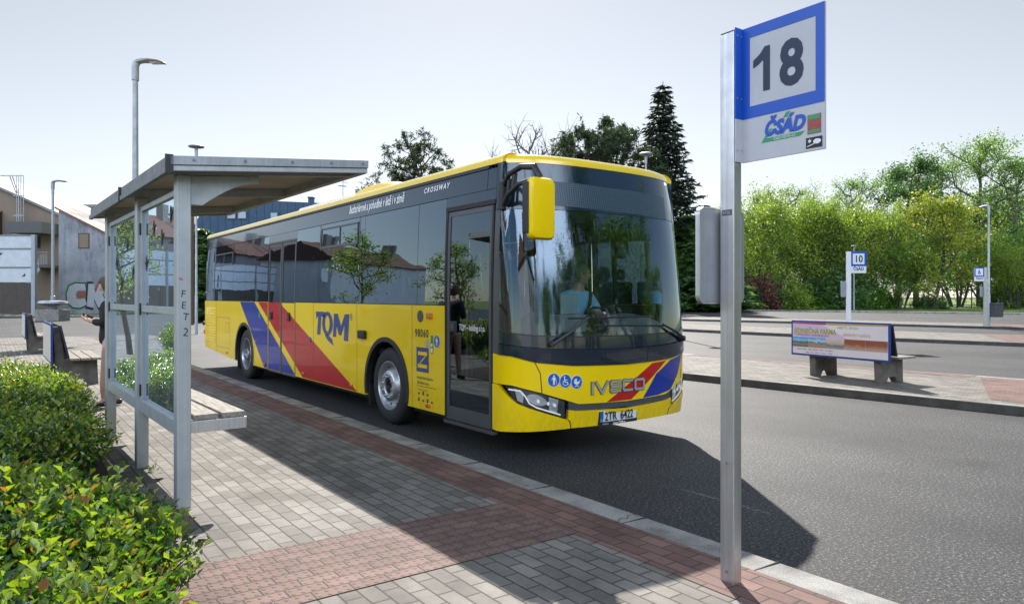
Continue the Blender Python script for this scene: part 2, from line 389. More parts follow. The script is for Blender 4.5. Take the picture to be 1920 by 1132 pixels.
def striped(name, lo, hi, scale, axis=0, rough=0.6, metal_=0.0):
    m, nt, p = mat(name)
    sp = nd(nt, 'ShaderNodeSeparateXYZ'); nt.links.new(coords(nt), sp.inputs[0])
    f = mth(nt, 'FRACT', mth(nt, 'MULTIPLY', sp.outputs[axis], scale))
    e = ramp(nt, f, [(0.0, (0, 0, 0)), (0.06, (1, 1, 1)), (0.94, (1, 1, 1)), (1.0, (0, 0, 0))])
    n = noise(nt, coords(nt), 2.0, 5, 0.6)
    c = mixc(nt, e, lo, hi)
    c = mixc(nt, 0.6, c, ramp(nt, n, [(0.3, (0.75, 0.75, 0.75)), (0.7, (1.15, 1.15, 1.15))]), 'MULTIPLY')
    nt.links.new(c, p.inputs['Base Color']); p.inputs['Roughness'].default_value = rough; p.inputs['Metallic'].default_value = metal_
    bump(nt, e, 0.8, 0.03, p)
striped('tiles_brown', (0.06, 0.03, 0.022), (0.22, 0.10, 0.065), 4.0, 0, 0.7)
striped('blue_cladding', (0.008, 0.018, 0.035), (0.035, 0.075, 0.13), 1.6, 0, 0.45, 0.3)
striped('brown_boards', (0.02, 0.015, 0.012), (0.085, 0.065, 0.055), 5.0, 0, 0.8)
striped('roof_ribs', (0.35, 0.30, 0.24), (0.50, 0.44, 0.36), 26.0, 1, 0.6)
simple('barrier_glass', (0.52, 0.55, 0.60), 0.25, var=0.10, vscale=1.5, coat=0.6)
simple('window_dark', (0.03, 0.035, 0.045), 0.1, coat=1.0)
simple('window_sky', (0.35, 0.42, 0.5), 0.15, coat=1.0)
simple('graffiti_silver', (0.34, 0.35, 0.37), 0.45, var=0.15, vscale=8)
simple('graffiti_green', (0.10, 0.30, 0.16), 0.6)
simple('graffiti_red', (0.22, 0.07, 0.05), 0.6)
simple('pen_red', (0.55, 0.05, 0.10), 0.6)
simple('advert_paper', (0.66, 0.60, 0.62), 0.5, var=0.06, vscale=3)
simple('advert_lilac', (0.55, 0.42, 0.60), 0.5)
simple('advert_cream', (0.68, 0.63, 0.52), 0.5)
simple('advert_olive', (0.34, 0.34, 0.02), 0.5)
simple('advert_purple', (0.25, 0.06, 0.22), 0.5)
simple('advert_orange', (0.62, 0.36, 0.18), 0.5)
simple('advert_red', (0.35, 0.02, 0.05), 0.5)
simple('advert_gold', (0.45, 0.28, 0.02), 0.5)
def photo_strip(name, stops, sc):
    m, nt, p = mat(name)
    sp = nd(nt, 'ShaderNodeSeparateXYZ'); nt.links.new(coords(nt, kind='Generated'), sp.inputs[0])
    n = noise(nt, coords(nt, kind='Object'), sc, 5, 0.7)
    f = mth(nt, 'ADD', sp.outputs[2], mth(nt, 'MULTIPLY', mth(nt, 'SUBTRACT', n, 0.5), 0.7))
    nt.links.new(ramp(nt, f, stops), p.inputs['Base Color']); p.inputs['Roughness'].default_value = 0.4
photo_strip('photo_landscape', [(0.0, (0.10, 0.12, 0.09)), (0.3, (0.22, 0.20, 0.17)), (0.5, (0.05, 0.09, 0.04)), (0.62, (0.25, 0.45, 0.65)), (1.0, (0.08, 0.28, 0.6))], 9)
photo_strip('photo_village', [(0.0, (0.35, 0.20, 0.14)), (0.35, (0.30, 0.22, 0.18)), (0.5, (0.10, 0.13, 0.10)), (0.6, (0.4, 0.55, 0.7)), (1.0, (0.08, 0.28, 0.6))], 12)
photo_strip('photo_patio', [(0.0, (0.30, 0.28, 0.26)), (0.3, (0.16, 0.15, 0.15)), (0.55, (0.45, 0.38, 0.32)), (1.0, (0.55, 0.48, 0.42))], 14)
photo_strip('photo_room', [(0.0, (0.38, 0.33, 0.32)), (0.35, (0.42, 0.18, 0.09)), (0.6, (0.20, 0.08, 0.05)), (1.0, (0.30, 0.06, 0.04))], 12)
# destination display: dot matrix grid
m, nt, p = mat('led_matrix')
sp = nd(nt, 'ShaderNodeSeparateXYZ'); nt.links.new(coords(nt), sp.inputs[0])
a = mth(nt, 'GREATER_THAN', mth(nt, 'FRACT', mth(nt, 'MULTIPLY', sp.outputs[0], 38)), 0.45)
b = mth(nt, 'GREATER_THAN', mth(nt, 'FRACT', mth(nt, 'MULTIPLY', sp.outputs[2], 52)), 0.45)
nt.links.new(mixc(nt, mth(nt, 'MULTIPLY', a, b), (0.015, 0.035, 0.05), (0.075, 0.125, 0.155)), p.inputs['Base Color'])
p.inputs['Roughness'].default_value = 0.35
M = MATS

# ------------------------------------------------------------------ helpers
def tag(o, label=None, cat=None, group=None, kind=None):
    if label: o['label'] = label
    if cat: o['category'] = cat
    if group: o['group'] = group
    if kind: o['kind'] = kind
    return o
def empty(name, loc=(0, 0, 0), rz=0.0):
    o = bpy.data.objects.new(name, None); COL.objects.link(o)
    o.location = loc; o.rotation_euler = (0, 0, rz); o.empty_display_size = 0.3
    return o
def copy_tree(o, parent=None):
    c = o.copy(); COL.objects.link(c)
    if parent is not None: c.parent = parent
    for ch in list(o.children): copy_tree(ch, c)
    return c
class MB:
    def __init__(s): s.v = []; s.f = []
    def add(s, vs, fs):
        n = len(s.v); s.v += [tuple(x) for x in vs]; s.f += [tuple(i + n for i in f) for f in fs]; return s
    def box(s, x0, x1, y0, y1, z0, z1):
        return s.add([(x0, y0, z0), (x1, y0, z0), (x1, y1, z0), (x0, y1, z0), (x0, y0, z1), (x1, y0, z1), (x1, y1, z1), (x0, y1, z1)],
                     [(0, 3, 2, 1), (4, 5, 6, 7), (0, 1, 5, 4), (1, 2, 6, 5), (2, 3, 7, 6), (3, 0, 4, 7)])
    def cyl(s, p0, p1, r0, r1=None, n=12, caps=True):
        r1 = r0 if r1 is None else r1
        p0, p1 = Vector(p0), Vector(p1); d = (p1 - p0)
        if d.length < 1e-6: return s
        d.normalize(); a = d.orthogonal().normalized(); b = d.cross(a)
        vs = []
        for p, r in ((p0, r0), (p1, r1)):
            for i in range(n):
                t = 2 * math.pi * i / n; vs.append(p + a * (r * math.cos(t)) + b * (r * math.sin(t)))
        fs = [(i, (i + 1) % n, n + (i + 1) % n, n + i) for i in range(n)]
        if caps: fs += [tuple(range(n - 1, -1, -1)), tuple(range(n, 2 * n))]
        return s.add(vs, fs)
    def tube(s, pts, r, n=8):
        pts = [Vector(p) for p in pts]; rs = r if isinstance(r, (list, tuple)) else [r] * len(pts)
        rings = []; a = None
        for i, p in enumerate(pts):
            d = (pts[min(i + 1, len(pts) - 1)] - pts[max(i - 1, 0)]).normalized()
            if a is None: a = d.orthogonal().normalized()
            a = (a - d * a.dot(d)); a = a.normalized() if a.length > 1e-6 else d.orthogonal().normalized()
            b = d.cross(a)
            rings.append([p + a * (rs[i] * math.cos(2 * math.pi * k / n)) + b * (rs[i] * math.sin(2 * math.pi * k / n)) for k in range(n)])
        vs = [q for g in rings for q in g]; fs = []
        for i in range(len(pts) - 1):
            for k in range(n):
                fs.append((i * n + k, i * n + (k + 1) % n, (i + 1) * n + (k + 1) % n, (i + 1) * n + k))
        fs += [tuple(range(n - 1, -1, -1)), tuple(range((len(pts) - 1) * n, len(pts) * n))]
        return s.add(vs, fs)
    def lathe(s, prof, center, axis='z', n=32, cap=True):
        vs = []; c = Vector(center)
        for r, h in prof:
            for i in range(n):
                t = 2 * math.pi * i / n; a, b = r * math.cos(t), r * math.sin(t)
                q = {'z': (a, b, h), 'x': (h, a, b), 'y': (a, h, b)}[axis]
                vs.append(c + Vector(q))
        fs = []
        for j in range(len(prof) - 1):
            for i in range(n):
                fs.append((j * n + i, j * n + (i + 1) % n, (j + 1) * n + (i + 1) % n, (j + 1) * n + i))
        if cap:
            fs.append(tuple(range(n))); fs.append(tuple(range((len(prof) - 1) * n, len(prof) * n)))
        return s.add(vs, fs)
    def prism(s, poly, fn, t0, t1):     # fn(u, v, t) -> point
        n = len(poly)
        vs = [fn(u, v, t0) for u, v in poly] + [fn(u, v, t1) for u, v in poly]
        fs = [(i, (i + 1) % n, n + (i + 1) % n, n + i) for i in range(n)] + [tuple(range(n - 1, -1, -1)), tuple(range(n, 2 * n))]
        return s.add(vs, fs)
    def build(s, name, m, parent=None, bevel=0.0, smooth=False, segs=2, fix=True):
        me = bpy.data.meshes.new(name); me.from_pydata(s.v, [], s.f)
        if fix:
            bm = bmesh.new(); bm.from_mesh(me); bmesh.ops.recalc_face_normals(bm, faces=bm.faces); bm.to_mesh(me); bm.free()
        o = bpy.data.objects.new(name, me); COL.objects.link(o)
        me.materials.append(M[m] if isinstance(m, str) else m)
        if parent is not None: o.parent = parent
        if bevel > 0:
            b = o.modifiers.new('b', 'BEVEL'); b.width = bevel; b.segments = segs; b.limit_method = 'ANGLE'; b.angle_limit = R(35)
        if smooth:
            me.polygons.foreach_set('use_smooth', [True] * len(me.polygons))
            if hasattr(me, 'set_sharp_from_angle'): me.set_sharp_from_angle(angle=R(38))
        return o
def rbox(w_, h_, r, n=6):     # rounded rectangle outline centred on 0
    out = []
    for cx, cy, a0 in ((w_ / 2 - r, h_ / 2 - r, 0), (-w_ / 2 + r, h_ / 2 - r, 90), (-w_ / 2 + r, -h_ / 2 + r, 180), (w_ / 2 - r, -h_ / 2 + r, 270)):
        for i in range(n + 1):
            t = R(a0 + 90 * i / n); out.append((cx + r * math.cos(t), cy + r * math.sin(t)))
    return out
def ell(cx, cy, rx, ry=None, n=24):
    ry = rx if ry is None else ry
    return [(cx + rx * math.cos(2 * math.pi * i / n), cy + ry * math.sin(2 * math.pi * i / n)) for i in range(n)]
def text_mesh(txt, size, depth=0.0, bold=0.0, shear=0.0, sx=1.0, align='LEFT', space=1.0):
    cu = bpy.data.curves.new('t', 'FONT'); cu.body = txt; cu.size = size; cu.extrude = depth
    cu.offset = bold; cu.shear = shear; cu.align_x = align; cu.space_character = space; cu.resolution_u = 3
    ob = bpy.data.objects.new('t', cu); COL.objects.link(ob)
    bpy.context.view_layer.update()
    me = bpy.data.meshes.new_from_object(ob.evaluated_get(bpy.context.evaluated_depsgraph_get()))
    bpy.data.objects.remove(ob, do_unlink=True); bpy.data.curves.remove(cu)
    for v_ in me.vertices: v_.co.x *= sx
    return me
def text_obj(name, txt, size, fn, m, parent, **kw):   # fn(u, v, w) -> point
    me = text_mesh(txt, size, **kw)
    for v_ in me.vertices: v_.co = fn(v_.co.x, v_.co.y, v_.co.z)
    me.name = name; me.materials.clear(); me.materials.append(M[m])
    o = bpy.data.objects.new(name, me); COL.objects.link(o); o.parent = parent
    return o
# ------------------------------------------------------------------ bus
BW = 2.52; BXC = BW / 2; BB = 0.50; BPE = 2.7; BQE = 2.1; BL = 12.2
def bus_table():
    pts = []
    N = 240
    for i in range(N + 1):
        ph = math.pi / 2 * i / N
        xh = -abs(math.cos(ph)) ** (2 / BPE)
        pts.append((BXC + BXC * xh, BB * (1 - abs(math.sin(ph)) ** (2 / BQE))))
    pts += [(BW - x, y) for x, y in reversed(pts[:-1])]
    s = [0.0]
    for a, b in zip(pts, pts[1:]): s.append(s[-1] + math.hypot(b[0] - a[0], b[1] - a[1]))
    return pts, s
BT, BS = bus_table()
BSA = np.array(BS); BTX = np.array([p[0] for p in BT]); BTY = np.array([p[1] for p in BT])
S1 = BS[-1]
def sx(x): return float(np.interp(x, BTX, BSA))
def sy(y): return 0.5 - y                       # left side, y behind the corner
def bxy(s_):
    if s_ < 0: return 0.0, 0.5 - s_
    if s_ > S1: return BW, 0.5 + s_ - S1
    return float(np.interp(s_, BSA, BTX)), float(np.interp(s_, BSA, BTY))
def bpt(s_, z, off=0.0):
    x, y = bxy(s_); e = 0.05
    (xa, ya), (xb, yb) = bxy(s_ - e), bxy(s_ + e)
    tx, ty = xb - xa, yb - ya; l = math.hypot(tx, ty) or 1
    nx, ny = ty / l, -tx / l
    tum = 0.0 if z < 1.5 else 0.05 * ((z - 1.5) / 1.4) ** 2
    o = off - tum
    x += nx * o; y += ny * o
    wt = max(0.0, min(1.0, (1 - (y) / BB) * 2.5)); wt = wt * wt * (3 - 2 * wt)
    rk = 0.0
    if z > 1.05: rk += 0.17 * ((z - 1.05) / 1.85) ** 1.4
    if z < 0.6: rk += 0.05 * ((0.6 - z) / 0.35) ** 2
    return (x, y + rk * wt, z)
def skin(name, polys, m, parent, off=0.0, thick=0.02, ds=0.07, dz=0.25, label=None, fn=None):
    fn = fn or bpt
    bm = bmesh.new()
    for poly in polys:
        vs = [bm.verts.new((a, b, 0)) for a, b in poly]
        try: bm.faces.new(vs)
        except ValueError: pass
    bm.normal_update()
    xs = [v_.co.x for v_ in bm.verts]; zs = [v_.co.y for v_ in bm.verts]
    a = math.ceil(max(min(xs), -0.15) / ds) * ds
    cuts = []
    while a < min(max(xs), S1 + 0.15): cuts.append(a); a += ds
    for c in cuts:
        bmesh.ops.bisect_plane(bm, geom=bm.verts[:] + bm.edges[:] + bm.faces[:], plane_co=(c, 0, 0), plane_no=(1, 0, 0), dist=1e-5)
    b = math.ceil(min(zs) / dz) * dz
    while b < max(zs):
        bmesh.ops.bisect_plane(bm, geom=bm.verts[:] + bm.edges[:] + bm.faces[:], plane_co=(0, b, 0), plane_no=(0, 1, 0), dist=1e-5)
        b += dz
    bmesh.ops.triangulate(bm, faces=[f for f in bm.faces if len(f.verts) > 4])
    if thick > 0:
        r = bmesh.ops.extrude_face_region(bm, geom=bm.faces[:])
        for e in r['geom']:
            if isinstance(e, bmesh.types.BMVert): e.co.z = 1
    for v_ in bm.verts:
        v_.co = fn(v_.co.x, v_.co.y, off - thick * (v_.co.z))
    bmesh.ops.recalc_face_normals(bm, faces=bm.faces)
    if thick <= 0 and bm.faces:
        bm.faces.ensure_lookup_table()
        f = bm.faces[0]
        cc = f.calc_center_median()
        if (cc - Vector((BXC, 6, cc.z))).dot(f.normal) < 0: bmesh.ops.reverse_faces(bm, faces=bm.faces)
    me = bpy.data.meshes.new(name); bm.to_mesh(me); bm.free()
    me.polygons.foreach_set('use_smooth', [True] * len(me.polygons))
    me.set_sharp_from_angle(angle=R(40))
    me.materials.append(M[m])
    o = bpy.data.objects.new(name, me); COL.objects.link(o); o.parent = parent
    if label: o['label'] = label
    return o
def rect(y0, y1, z0, z1): return [(sy(y1), z0), (sy(y0), z0), (sy(y0), z1), (sy(y1), z1)]
def mir(poly): return [(S1 - a, b) for a, b in reversed(poly)]
def skirt(y):   return 0.31 + max(0, (y - 9.7)) / 2.5 * 0.14

bus = tag(empty('bus', (4.0, 5.25, 0)), 'yellow city bus with red and blue stripes standing at the kerb', 'bus')
FA, RA, WR = 2.93, 9.08, 0.60        # arches
def side_poly(y0, y1, arch):
    p = [(y1, 1.495), (y1, skirt(y1))]
    zb = skirt(arch)
    a0 = math.asin((0.48 - zb) / WR)
    n = 22
    for i in range(n + 1):
        t = -a0 + (math.pi + 2 * a0) * i / n
        p.append((arch + WR * math.cos(t), 0.48 + WR * math.sin(t)))
    p += [(y0, skirt(y0)), (y0, 1.495)]
    return [(sy(a), b) for a, b in p]
skin('side_panel', [side_poly(1.50, 6.20, FA)], 'bus_yellow', bus, 0, 0.03)
skin('side_panel', [side_poly(7.63, 12.2, RA)], 'bus_yellow', bus, 0, 0.03)
skin('side_panel', [mir(side_poly(0.5, 6.9, FA)), mir(side_poly(6.904, 12.2, RA))], 'bus_yellow', bus, 0, 0.03)
# arch trims
for yc in (FA, RA):
    mb = MB()
    a0 = math.asin((0.48 - 0.33) / WR)
    for side in (0, 1):
        pts_o = []; n = 28
        for i in range(n + 1):
            t = -a0 + (math.pi + 2 * a0) * i / n
            pts_o.append((yc + math.cos(t) * (WR + 0.012), 0.48 + math.sin(t) * (WR + 0.012), yc + math.cos(t) * (WR - 0.045), 0.48 + math.sin(t) * (WR - 0.045)))
        xo, xi = (-0.012, 0.06) if side == 0 else (BW + 0.012, BW - 0.06)
        vs = []
        for a, b, c, d in pts_o: vs += [(xo, a, b), (xo, c, d), (xi, c, d), (xi, a, b)]
        fs = []
        for i in range(n):
            for k in range(4): fs.append((4 * i + k, 4 * i + (k + 1) % 4, 4 * i + 4 + (k + 1) % 4, 4 * i + 4 + k))
        mb.add(vs, fs)
    mb.build('wheel_arch', 'satin_black', bus, smooth=True)
    # liner
    lm = MB()
    for x0, x1 in ((0.06, 0.62), (BW - 0.62, BW - 0.06)):
        n = 16
        ring = [(yc + 0.62 * math.cos(math.pi * i / n), 0.48 + 0.6 * math.sin(math.pi * i / n)) for i in range(n + 1)]
        vs = [(x0, a, b) for a, b in ring] + [(x1, a, b) for a, b in ring]
        fs = [(i, i + 1, n + 2 + i, n + 1 + i) for i in range(n)]
        lm.add(vs, fs)
        xx = x1 if x0 < 1 else x0
        lm.add([(xx, yc - 0.62, 0.25), (xx, yc + 0.62, 0.25), (xx, yc + 0.62, 1.1), (xx, yc - 0.62, 1.1)], [(0, 1, 2, 3)])
    lm.build('arch_liner', 'underbody', bus)
# chassis
mb = MB()
mb.box(0.06, BW - 0.06, 0.62, FA - 0.63, 0.26, 0.36); mb.box(0.06, BW - 0.06, FA + 0.63, RA - 0.63, 0.26, 0.36)
mb.box(0.06, BW - 0.06, RA + 0.63, 12.1, 0.42, 0.6); mb.box(0.63, BW - 0.63, 0.62, 12.1, 0.30, 0.40)
mb.box(0.35, BW - 0.35, FA - 0.06, FA + 0.06, 0.40, 0.52); mb.box(0.35, BW - 0.35, RA - 0.06, RA + 0.06, 0.40, 0.52)
mb.box(0.02, 0.30, RA + 0.50, RA + 0.54, 0.16, 0.45); mb.box(0.02, 0.30, FA + 0.50, FA + 0.54, 0.18, 0.45)
mb.build('chassis', 'underbody', bus)
# wheels
def wheel(side, yc):
    e = empty('wheel', (0, 0, 0)); e.parent = bus
    dirx = -1 if side == 0 else 1
    xf = 0.035 if side == 0 else BW - 0.035
    X = lambda d: xf - dirx * d            # d = depth inward
    Rr = 0.483
    prof = [(0.31, 0.02), (0.315, 0.004), (0.36, -0.006), (0.405, 0.0), (0.44, 0.010), (0.462, 0.028), (0.476, 0.05), (Rr, 0.075), (Rr, 0.21), (0.47, 0.245), (0.42, 0.27), (0.31, 0.27)]
    t = MB(); t.lathe([(r, X(d)) for r, d in prof], (0, yc, Rr), 'x', 56, False)
    tyre = t.build('tyre', 'rubber', e, smooth=True)
    g = MB()
    for dg in (0.11, 0.145, 0.18):
        g.lathe([(Rr + 0.001, X(dg)), (Rr + 0.001, X(dg + 0.009))], (0, yc, Rr), 'x', 56, False)
    g.build('tread_groove', 'underbody', e)
    rp = [(0.312, 0.018), (0.305, 0.004), (0.297, 0.004), (0.290, 0.02), (0.288, 0.05), (0.272, 0.085), (0.262, 0.095), (0.235, 0.07), (0.20, 0.02), (0.185, 0.0), (0.17, -0.008), (0.11, -0.008), (0.10, 0.0), (0.095, 0.05)]
    if yc > 6: rp = [(0.312, 0.018), (0.305, 0.004), (0.297, 0.004), (0.290, 0.02), (0.285, 0.06), (0.272, 0.14), (0.24, 0.15), (0.19, 0.15), (0.17, 0.15), (0.11, 0.15), (0.105, 0.10), (0.10, 0.04)]
    r_ = MB(); r_.lathe([(r, X(d)) for r, d in rp], (0, yc, Rr), 'x', 56, False)
    r_.build('rim', 'rim_steel', e, smooth=True)
    h = MB(); h.lathe([(0.098, X(0.03)), (0.09, X(0.012)), (0.07, X(0.01)), (0.06, X(0.04)), (0.001, X(0.045))], (0, yc, Rr), 'x', 28, False)
    h.build('hub', 'satin_black' if yc < 6 else 'galvanised', e, smooth=True)
    nt_ = MB(); hl = MB()
    dn = 0.15 if yc > 6 else -0.008
    for k in range(10):
        a = 2 * math.pi * (k + 0.3) / 10
        cy_, cz_ = yc + 0.142 * math.cos(a), Rr + 0.142 * math.sin(a)
        nt_.cyl((X(dn), cy_, cz_), (X(dn - 0.028), cy_, cz_), 0.015, 0.011, 8)
        b = 2 * math.pi * (k + 0.8) / 10
        for dd in (0,):
            c2, s2 = math.cos(b), math.sin(b)
            rr = 0.236; dz_ = 0.066 if yc < 6 else 0.147
            tang = Vector((0, -s2, c2)); rad = Vector((0, c2, s2)) * 0.8 + Vector((dirx * (0.6 if yc < 6 else 0), 0, 0)); rad.normalize()
            cc = Vector((X(dz_), yc + rr * c2, Rr + rr * s2))
            nrm = rad.cross(tang).normalized()
            if nrm.x * dirx < 0: nrm = -nrm
            vs = [cc + nrm * 0.003 + tang * (0.026 * math.cos(q)) + rad * (0.017 * math.sin(q)) for q in [2 * math.pi * i / 12 for i in range(12)]]
            hl.add(vs, [tuple(range(12))])
    nt_.build('wheel_nut', 'rim_steel', e)
    hl.build('vent_hole', 'underbody', e)
for yc in (FA, RA): wheel(0, yc); wheel(1, yc)

# front corner + bumper + panels
XB = 1.26
mb_l = [(0.0, 1.035), (0.052, 1.023), (0.222, 0.966), (0.583, 0.925), (XB, 0.905)]        # lower edge of the black mask
mask_low = [(-0.075, 1.042)] + [(sx(a), b) for a, b in mb_l]
mask_full = mask_low + [(S1 - a, b) for a, b in reversed(mask_low[:-1])]
hl_top = [(0.0, 0.752), (0.052, 0.747), (0.25, 0.682), (0.51, 0.596)]
grt = [(0.53, 0.588), (0.644, 0.551), (XB, 0.533)]
up_low = [(-0.075, 0.752)] + [(sx(a), b) for a, b in hl_top + grt]
up_full = up_low + [(S1 - a, b) for a, b in reversed(up_low[:-1])]
skin('front_panel', [up_full + list(reversed(mask_full))], 'bus_yellow', bus, 0, 0.03)
hl_bot = [(-0.005, 0.742), (0.039, 0.628), (0.085, 0.571), (0.204, 0.516), (0.531, 0.404)]
grb = [(0.536, 0.50), (0.62, 0.486), (XB, 0.462)]
bt_top = [(-0.075, 0.746)] + [(sx(max(a, 0)) + min(a, 0), b) for a, b in hl_bot + grb]
bt_top_full = bt_top + [(S1 - a, b) for a, b in reversed(bt_top[:-1])]
bot = [(-0.075, 0.300), (0.0, 0.293), (sx(0.22), 0.304), (sx(0.6), 0.318), (sx(XB), 0.314)]
bot_full = bot + [(S1 - a, b) for a, b in reversed(bot[:-1])]
skin('bumper', [bot_full + list(reversed(bt_top_full))], 'bus_yellow', bus, 0.006, 0.05)
# crease under headlights
gs = [(sx(0.535), 0.588), (sx(0.644), 0.549), (sx(XB), 0.531)]; gs_f = gs + [(S1 - a, b) for a, b in reversed(gs[:-1])]
gl_ = [(sx(0.538), 0.502), (sx(0.62), 0.488), (sx(XB), 0.464)]; gl_f = gl_ + [(S1 - a, b) for a, b in reversed(gl_[:-1])]
skin('grille_strip', [gl_f + list(reversed(gs_f))], 'frame_grey', bus, -0.008, 0.03)
# seams
def line(pts, w_, m='satin_black', off=0.0012, th=0.004, name='panel_gap', parent=None, fn=None):
    polys = []
    for (a, b), (c, d) in zip(pts, pts[1:]):
        l = math.hypot(c - a, d - b); nx_, ny_ = -(d - b) / l * w_ / 2, (c - a) / l * w_ / 2
        polys.append([(a + nx_, b + ny_), (c + nx_, d + ny_), (c - nx_, d - ny_), (a - nx_, b - ny_)])
    return skin(name, polys, m, parent or bus, off, th, fn=fn)
for f_ in (lambda q: q, mir):
    line(f_([(sx(0.213), 0.966), (sx(0.225), 0.94), (sx(0.26), 0.862), (sx(0.274), 0.675)]), 0.009)
    line(f_([(sx(0.531), 0.407), (sx(0.557), 0.384), (sx(0.577), 0.318)]), 0.009, off=0.0075)
line([(sx(0.21), 1.0), (sx(0.6), 0.965), (sx(XB), 0.945), (S1 - sx(0.6), 0.965), (S1 - sx(0.21), 1.0)], 0.006, off=0.0165)
# headlights
def headlight(fl):
    P2 = [(0.006, 0.742), (0.052, 0.738), (0.25, 0.674), (0.505, 0.588), (0.526, 0.412), (0.204, 0.522), (0.09, 0.577), (0.042, 0.634)]
    P2 = [(sx(a), b) for a, b in P2]
    f_ = (lambda q: q) if not fl else mir
    h = skin('headlight', [f_(P2)], 'frame_grey', bus, -0.045, 0.02)
    skin('reflector', [f_([(sx(0.235) + 0.10 * math.cos(t), 0.604 + 0.050 * math.sin(t) - 0.028 * math.cos(t)) for t in np.linspace(0, 2 * math.pi, 20, endpoint=False)])], 'lamp_mirror', h, -0.028, 0.01)
    skin('reflector', [f_([(sx(0.345), 0.630), (sx(0.35), 0.50), (sx(0.43), 0.470), (sx(0.44), 0.600)])], 'lamp_mirror', h, -0.030, 0.01)
    for cx_ in (0.245, 0.335, 0.40):
        skin('bulb', [f_(ell(sx(cx_), 0.662 - cx_ * 0.28, 0.012, 0.017, 12))], 'lamp_lit', h, -0.012, 0.012)
    skin('reflector', [f_([(sx(0.06), 0.715), (sx(0.08), 0.60), (sx(0.12), 0.575), (sx(0.125), 0.67)])], 'lamp_mirror', h, -0.028, 0.01)
    lp = [(0.03, 0.705), (0.10, 0.695), (0.135, 0.648), (0.17, 0.575), (0.23, 0.535), (0.46, 0.455)]
    line(f_([(sx(a), b) for a, b in lp]), 0.013, 'lamp_lit', -0.010, 0.01, 'daytime_light', h)
    skin('lamp_cover', [f_(P2)], 'lamp_glass', h, 0.002, 0.0)
headlight(False); headlight(True)
# mask, windscreen, header
mt = [(sx(0.0) + 0.03, 1.255), (sx(0.2), 1.222), (sx(0.56), 1.204), (sx(XB), 1.198)]
mt_full = mt + [(S1 - a, b) for a, b in reversed(mt[:-1])]
m_low = [(0.03, 1.034)] + [(sx(a), b + 0.004) for a, b in mb_l[1:]]
m_lowf = m_low + [(S1 - a, b) for a, b in reversed(m_low[:-1])]
mask_mid = [(0.03, 1.142), (sx(0.317), 1.10), (sx(0.9), 1.078), (sx(XB), 1.074)]
mask_midf = mask_mid + [(S1 - a, b) for a, b in reversed(mask_mid[:-1])]
skin('lower_mask', [mask_midf + list(reversed(mt_full))], 'panel_black', bus, 0.0, 0.03)
skin('service_flap', [m_lowf + list(reversed([(a, b - 0.006) for a, b in mask_midf]))], 'panel_black', bus, 0.014, 0.05)
for f_ in (lambda q: q, mir):
    line(f_([(sx(0.98), 0.915), (sx(0.95), 1.07)]), 0.008, 'underbody', 0.0155)
wt_ = [(0.03, 2.44), (sx(0.3), 2.44), (sx(XB), 2.44)]
wt_f = wt_ + [(S1 - a, b) for a, b in reversed(wt_[:-1])]
skin('windscreen', [[(a, b + 0.006) for a, b in mt_full] + list(reversed(wt_f))], 'wind_glass', bus, 0.0, 0.0, ds=0.05, dz=0.12)
line([(a, b + 0.002) for a, b in mt_full], 0.012, 'satin_black', 0.002, 0.012, 'windscreen_seal')
hd = skin('header_panel', [[(-0.055, 2.445), (S1 + 0.055, 2.445), (S1 + 0.055, 2.915), (-0.055, 2.915)]], 'panel_black', bus, 0.0, 0.03, ds=0.05, dz=0.12)
dsp = skin('destination_display', [[(sx(0.445), 2.487), (sx(2.10), 2.448), (sx(2.12), 2.700), (sx(0.445), 2.732)]], 'led_matrix', bus, 0.0025, 0.0, ds=0.05, dz=0.12)
for xx in (0.27, 2.25):
    skin('marker_lamp', [[(sx(xx) - 0.028, 2.862), (sx(xx) + 0.028, 2.862), (sx(xx) + 0.028, 2.882), (sx(xx) - 0.028, 2.882)]], 'marker_lit', bus, 0.004, 0.01)
for f_ in (lambda q: q, mir):
    skin('pillar', [f_([(-0.075, 1.045), (0.028, 1.04), (0.028, 2.44), (-0.055, 2.44)])], 'frame_grey', bus, 0.002, 0.05)
    skin('quarter_trim', [f_([(sx(0.055), 1.26), (sx(0.062), 1.26), (sx(0.062), 2.44), (sx(0.055), 2.44)])], 'frame_grey', bus, -0.012, 0.01)
# side glazing
def glasspane(y0, y1, z0, z1, m='side_glass', f_=lambda q: q, parent=None, off=0.0):
    return skin('side_window', [f_(rect(y0 + 0.004, y1 - 0.004, z0, z1))], m, parent or bus, off, 0.0)
for y0, y1 in ((1.50, 2.12), (2.12, 3.59), (3.59, 3.77), (3.77, 5.19), (5.19, 6.20), (7.63, 8.35), (8.35, 9.03), (9.03, 9.87), (9.87, 11.33), (11.42, 12.12)):
    glasspane(y0, y1, 1.505, 2.655)
for y0, y1 in ((0.56, 1.9), (1.9, 3.4), (3.4, 4.9), (4.9, 6.4), (6.4, 7.9), (7.9, 9.4), (9.4, 10.8), (10.8, 12.12)):
    glasspane(y0, y1, 1.505, 2.655, 'door_glass', f_=mir)
gap = MB()
for x0, x1 in ((0.055, 0.075), (BW - 0.075, BW - 0.055)):
    ys = (2.12, 3.59, 3.77, 5.19, 6.17, 7.66, 8.35, 9.03, 9.87, 11.37, 12.1) if x0 < 1 else (0.56, 1.9, 3.4, 4.9, 6.4, 7.9, 9.4, 10.8, 12.1)
    for y_ in ys: gap.box(x0, x1, y_ - 0.045, y_ + 0.045, 1.49, 2.66)
gap.build('window_pillar', 'interior_dark', bus)
mb = MB()
for x0, x1 in ((0.005, 0.02), (BW - 0.02, BW - 0.005)):
    mb.box(x0, x1, 0.56 if x0 > 1 else 7.64, 12.18, 1.488, 1.506)
    if x0 < 1: mb.box(x0, x1, 1.5, 6.2, 1.488, 1.506)
mb.build('waist_rail', 'satin_black', bus)
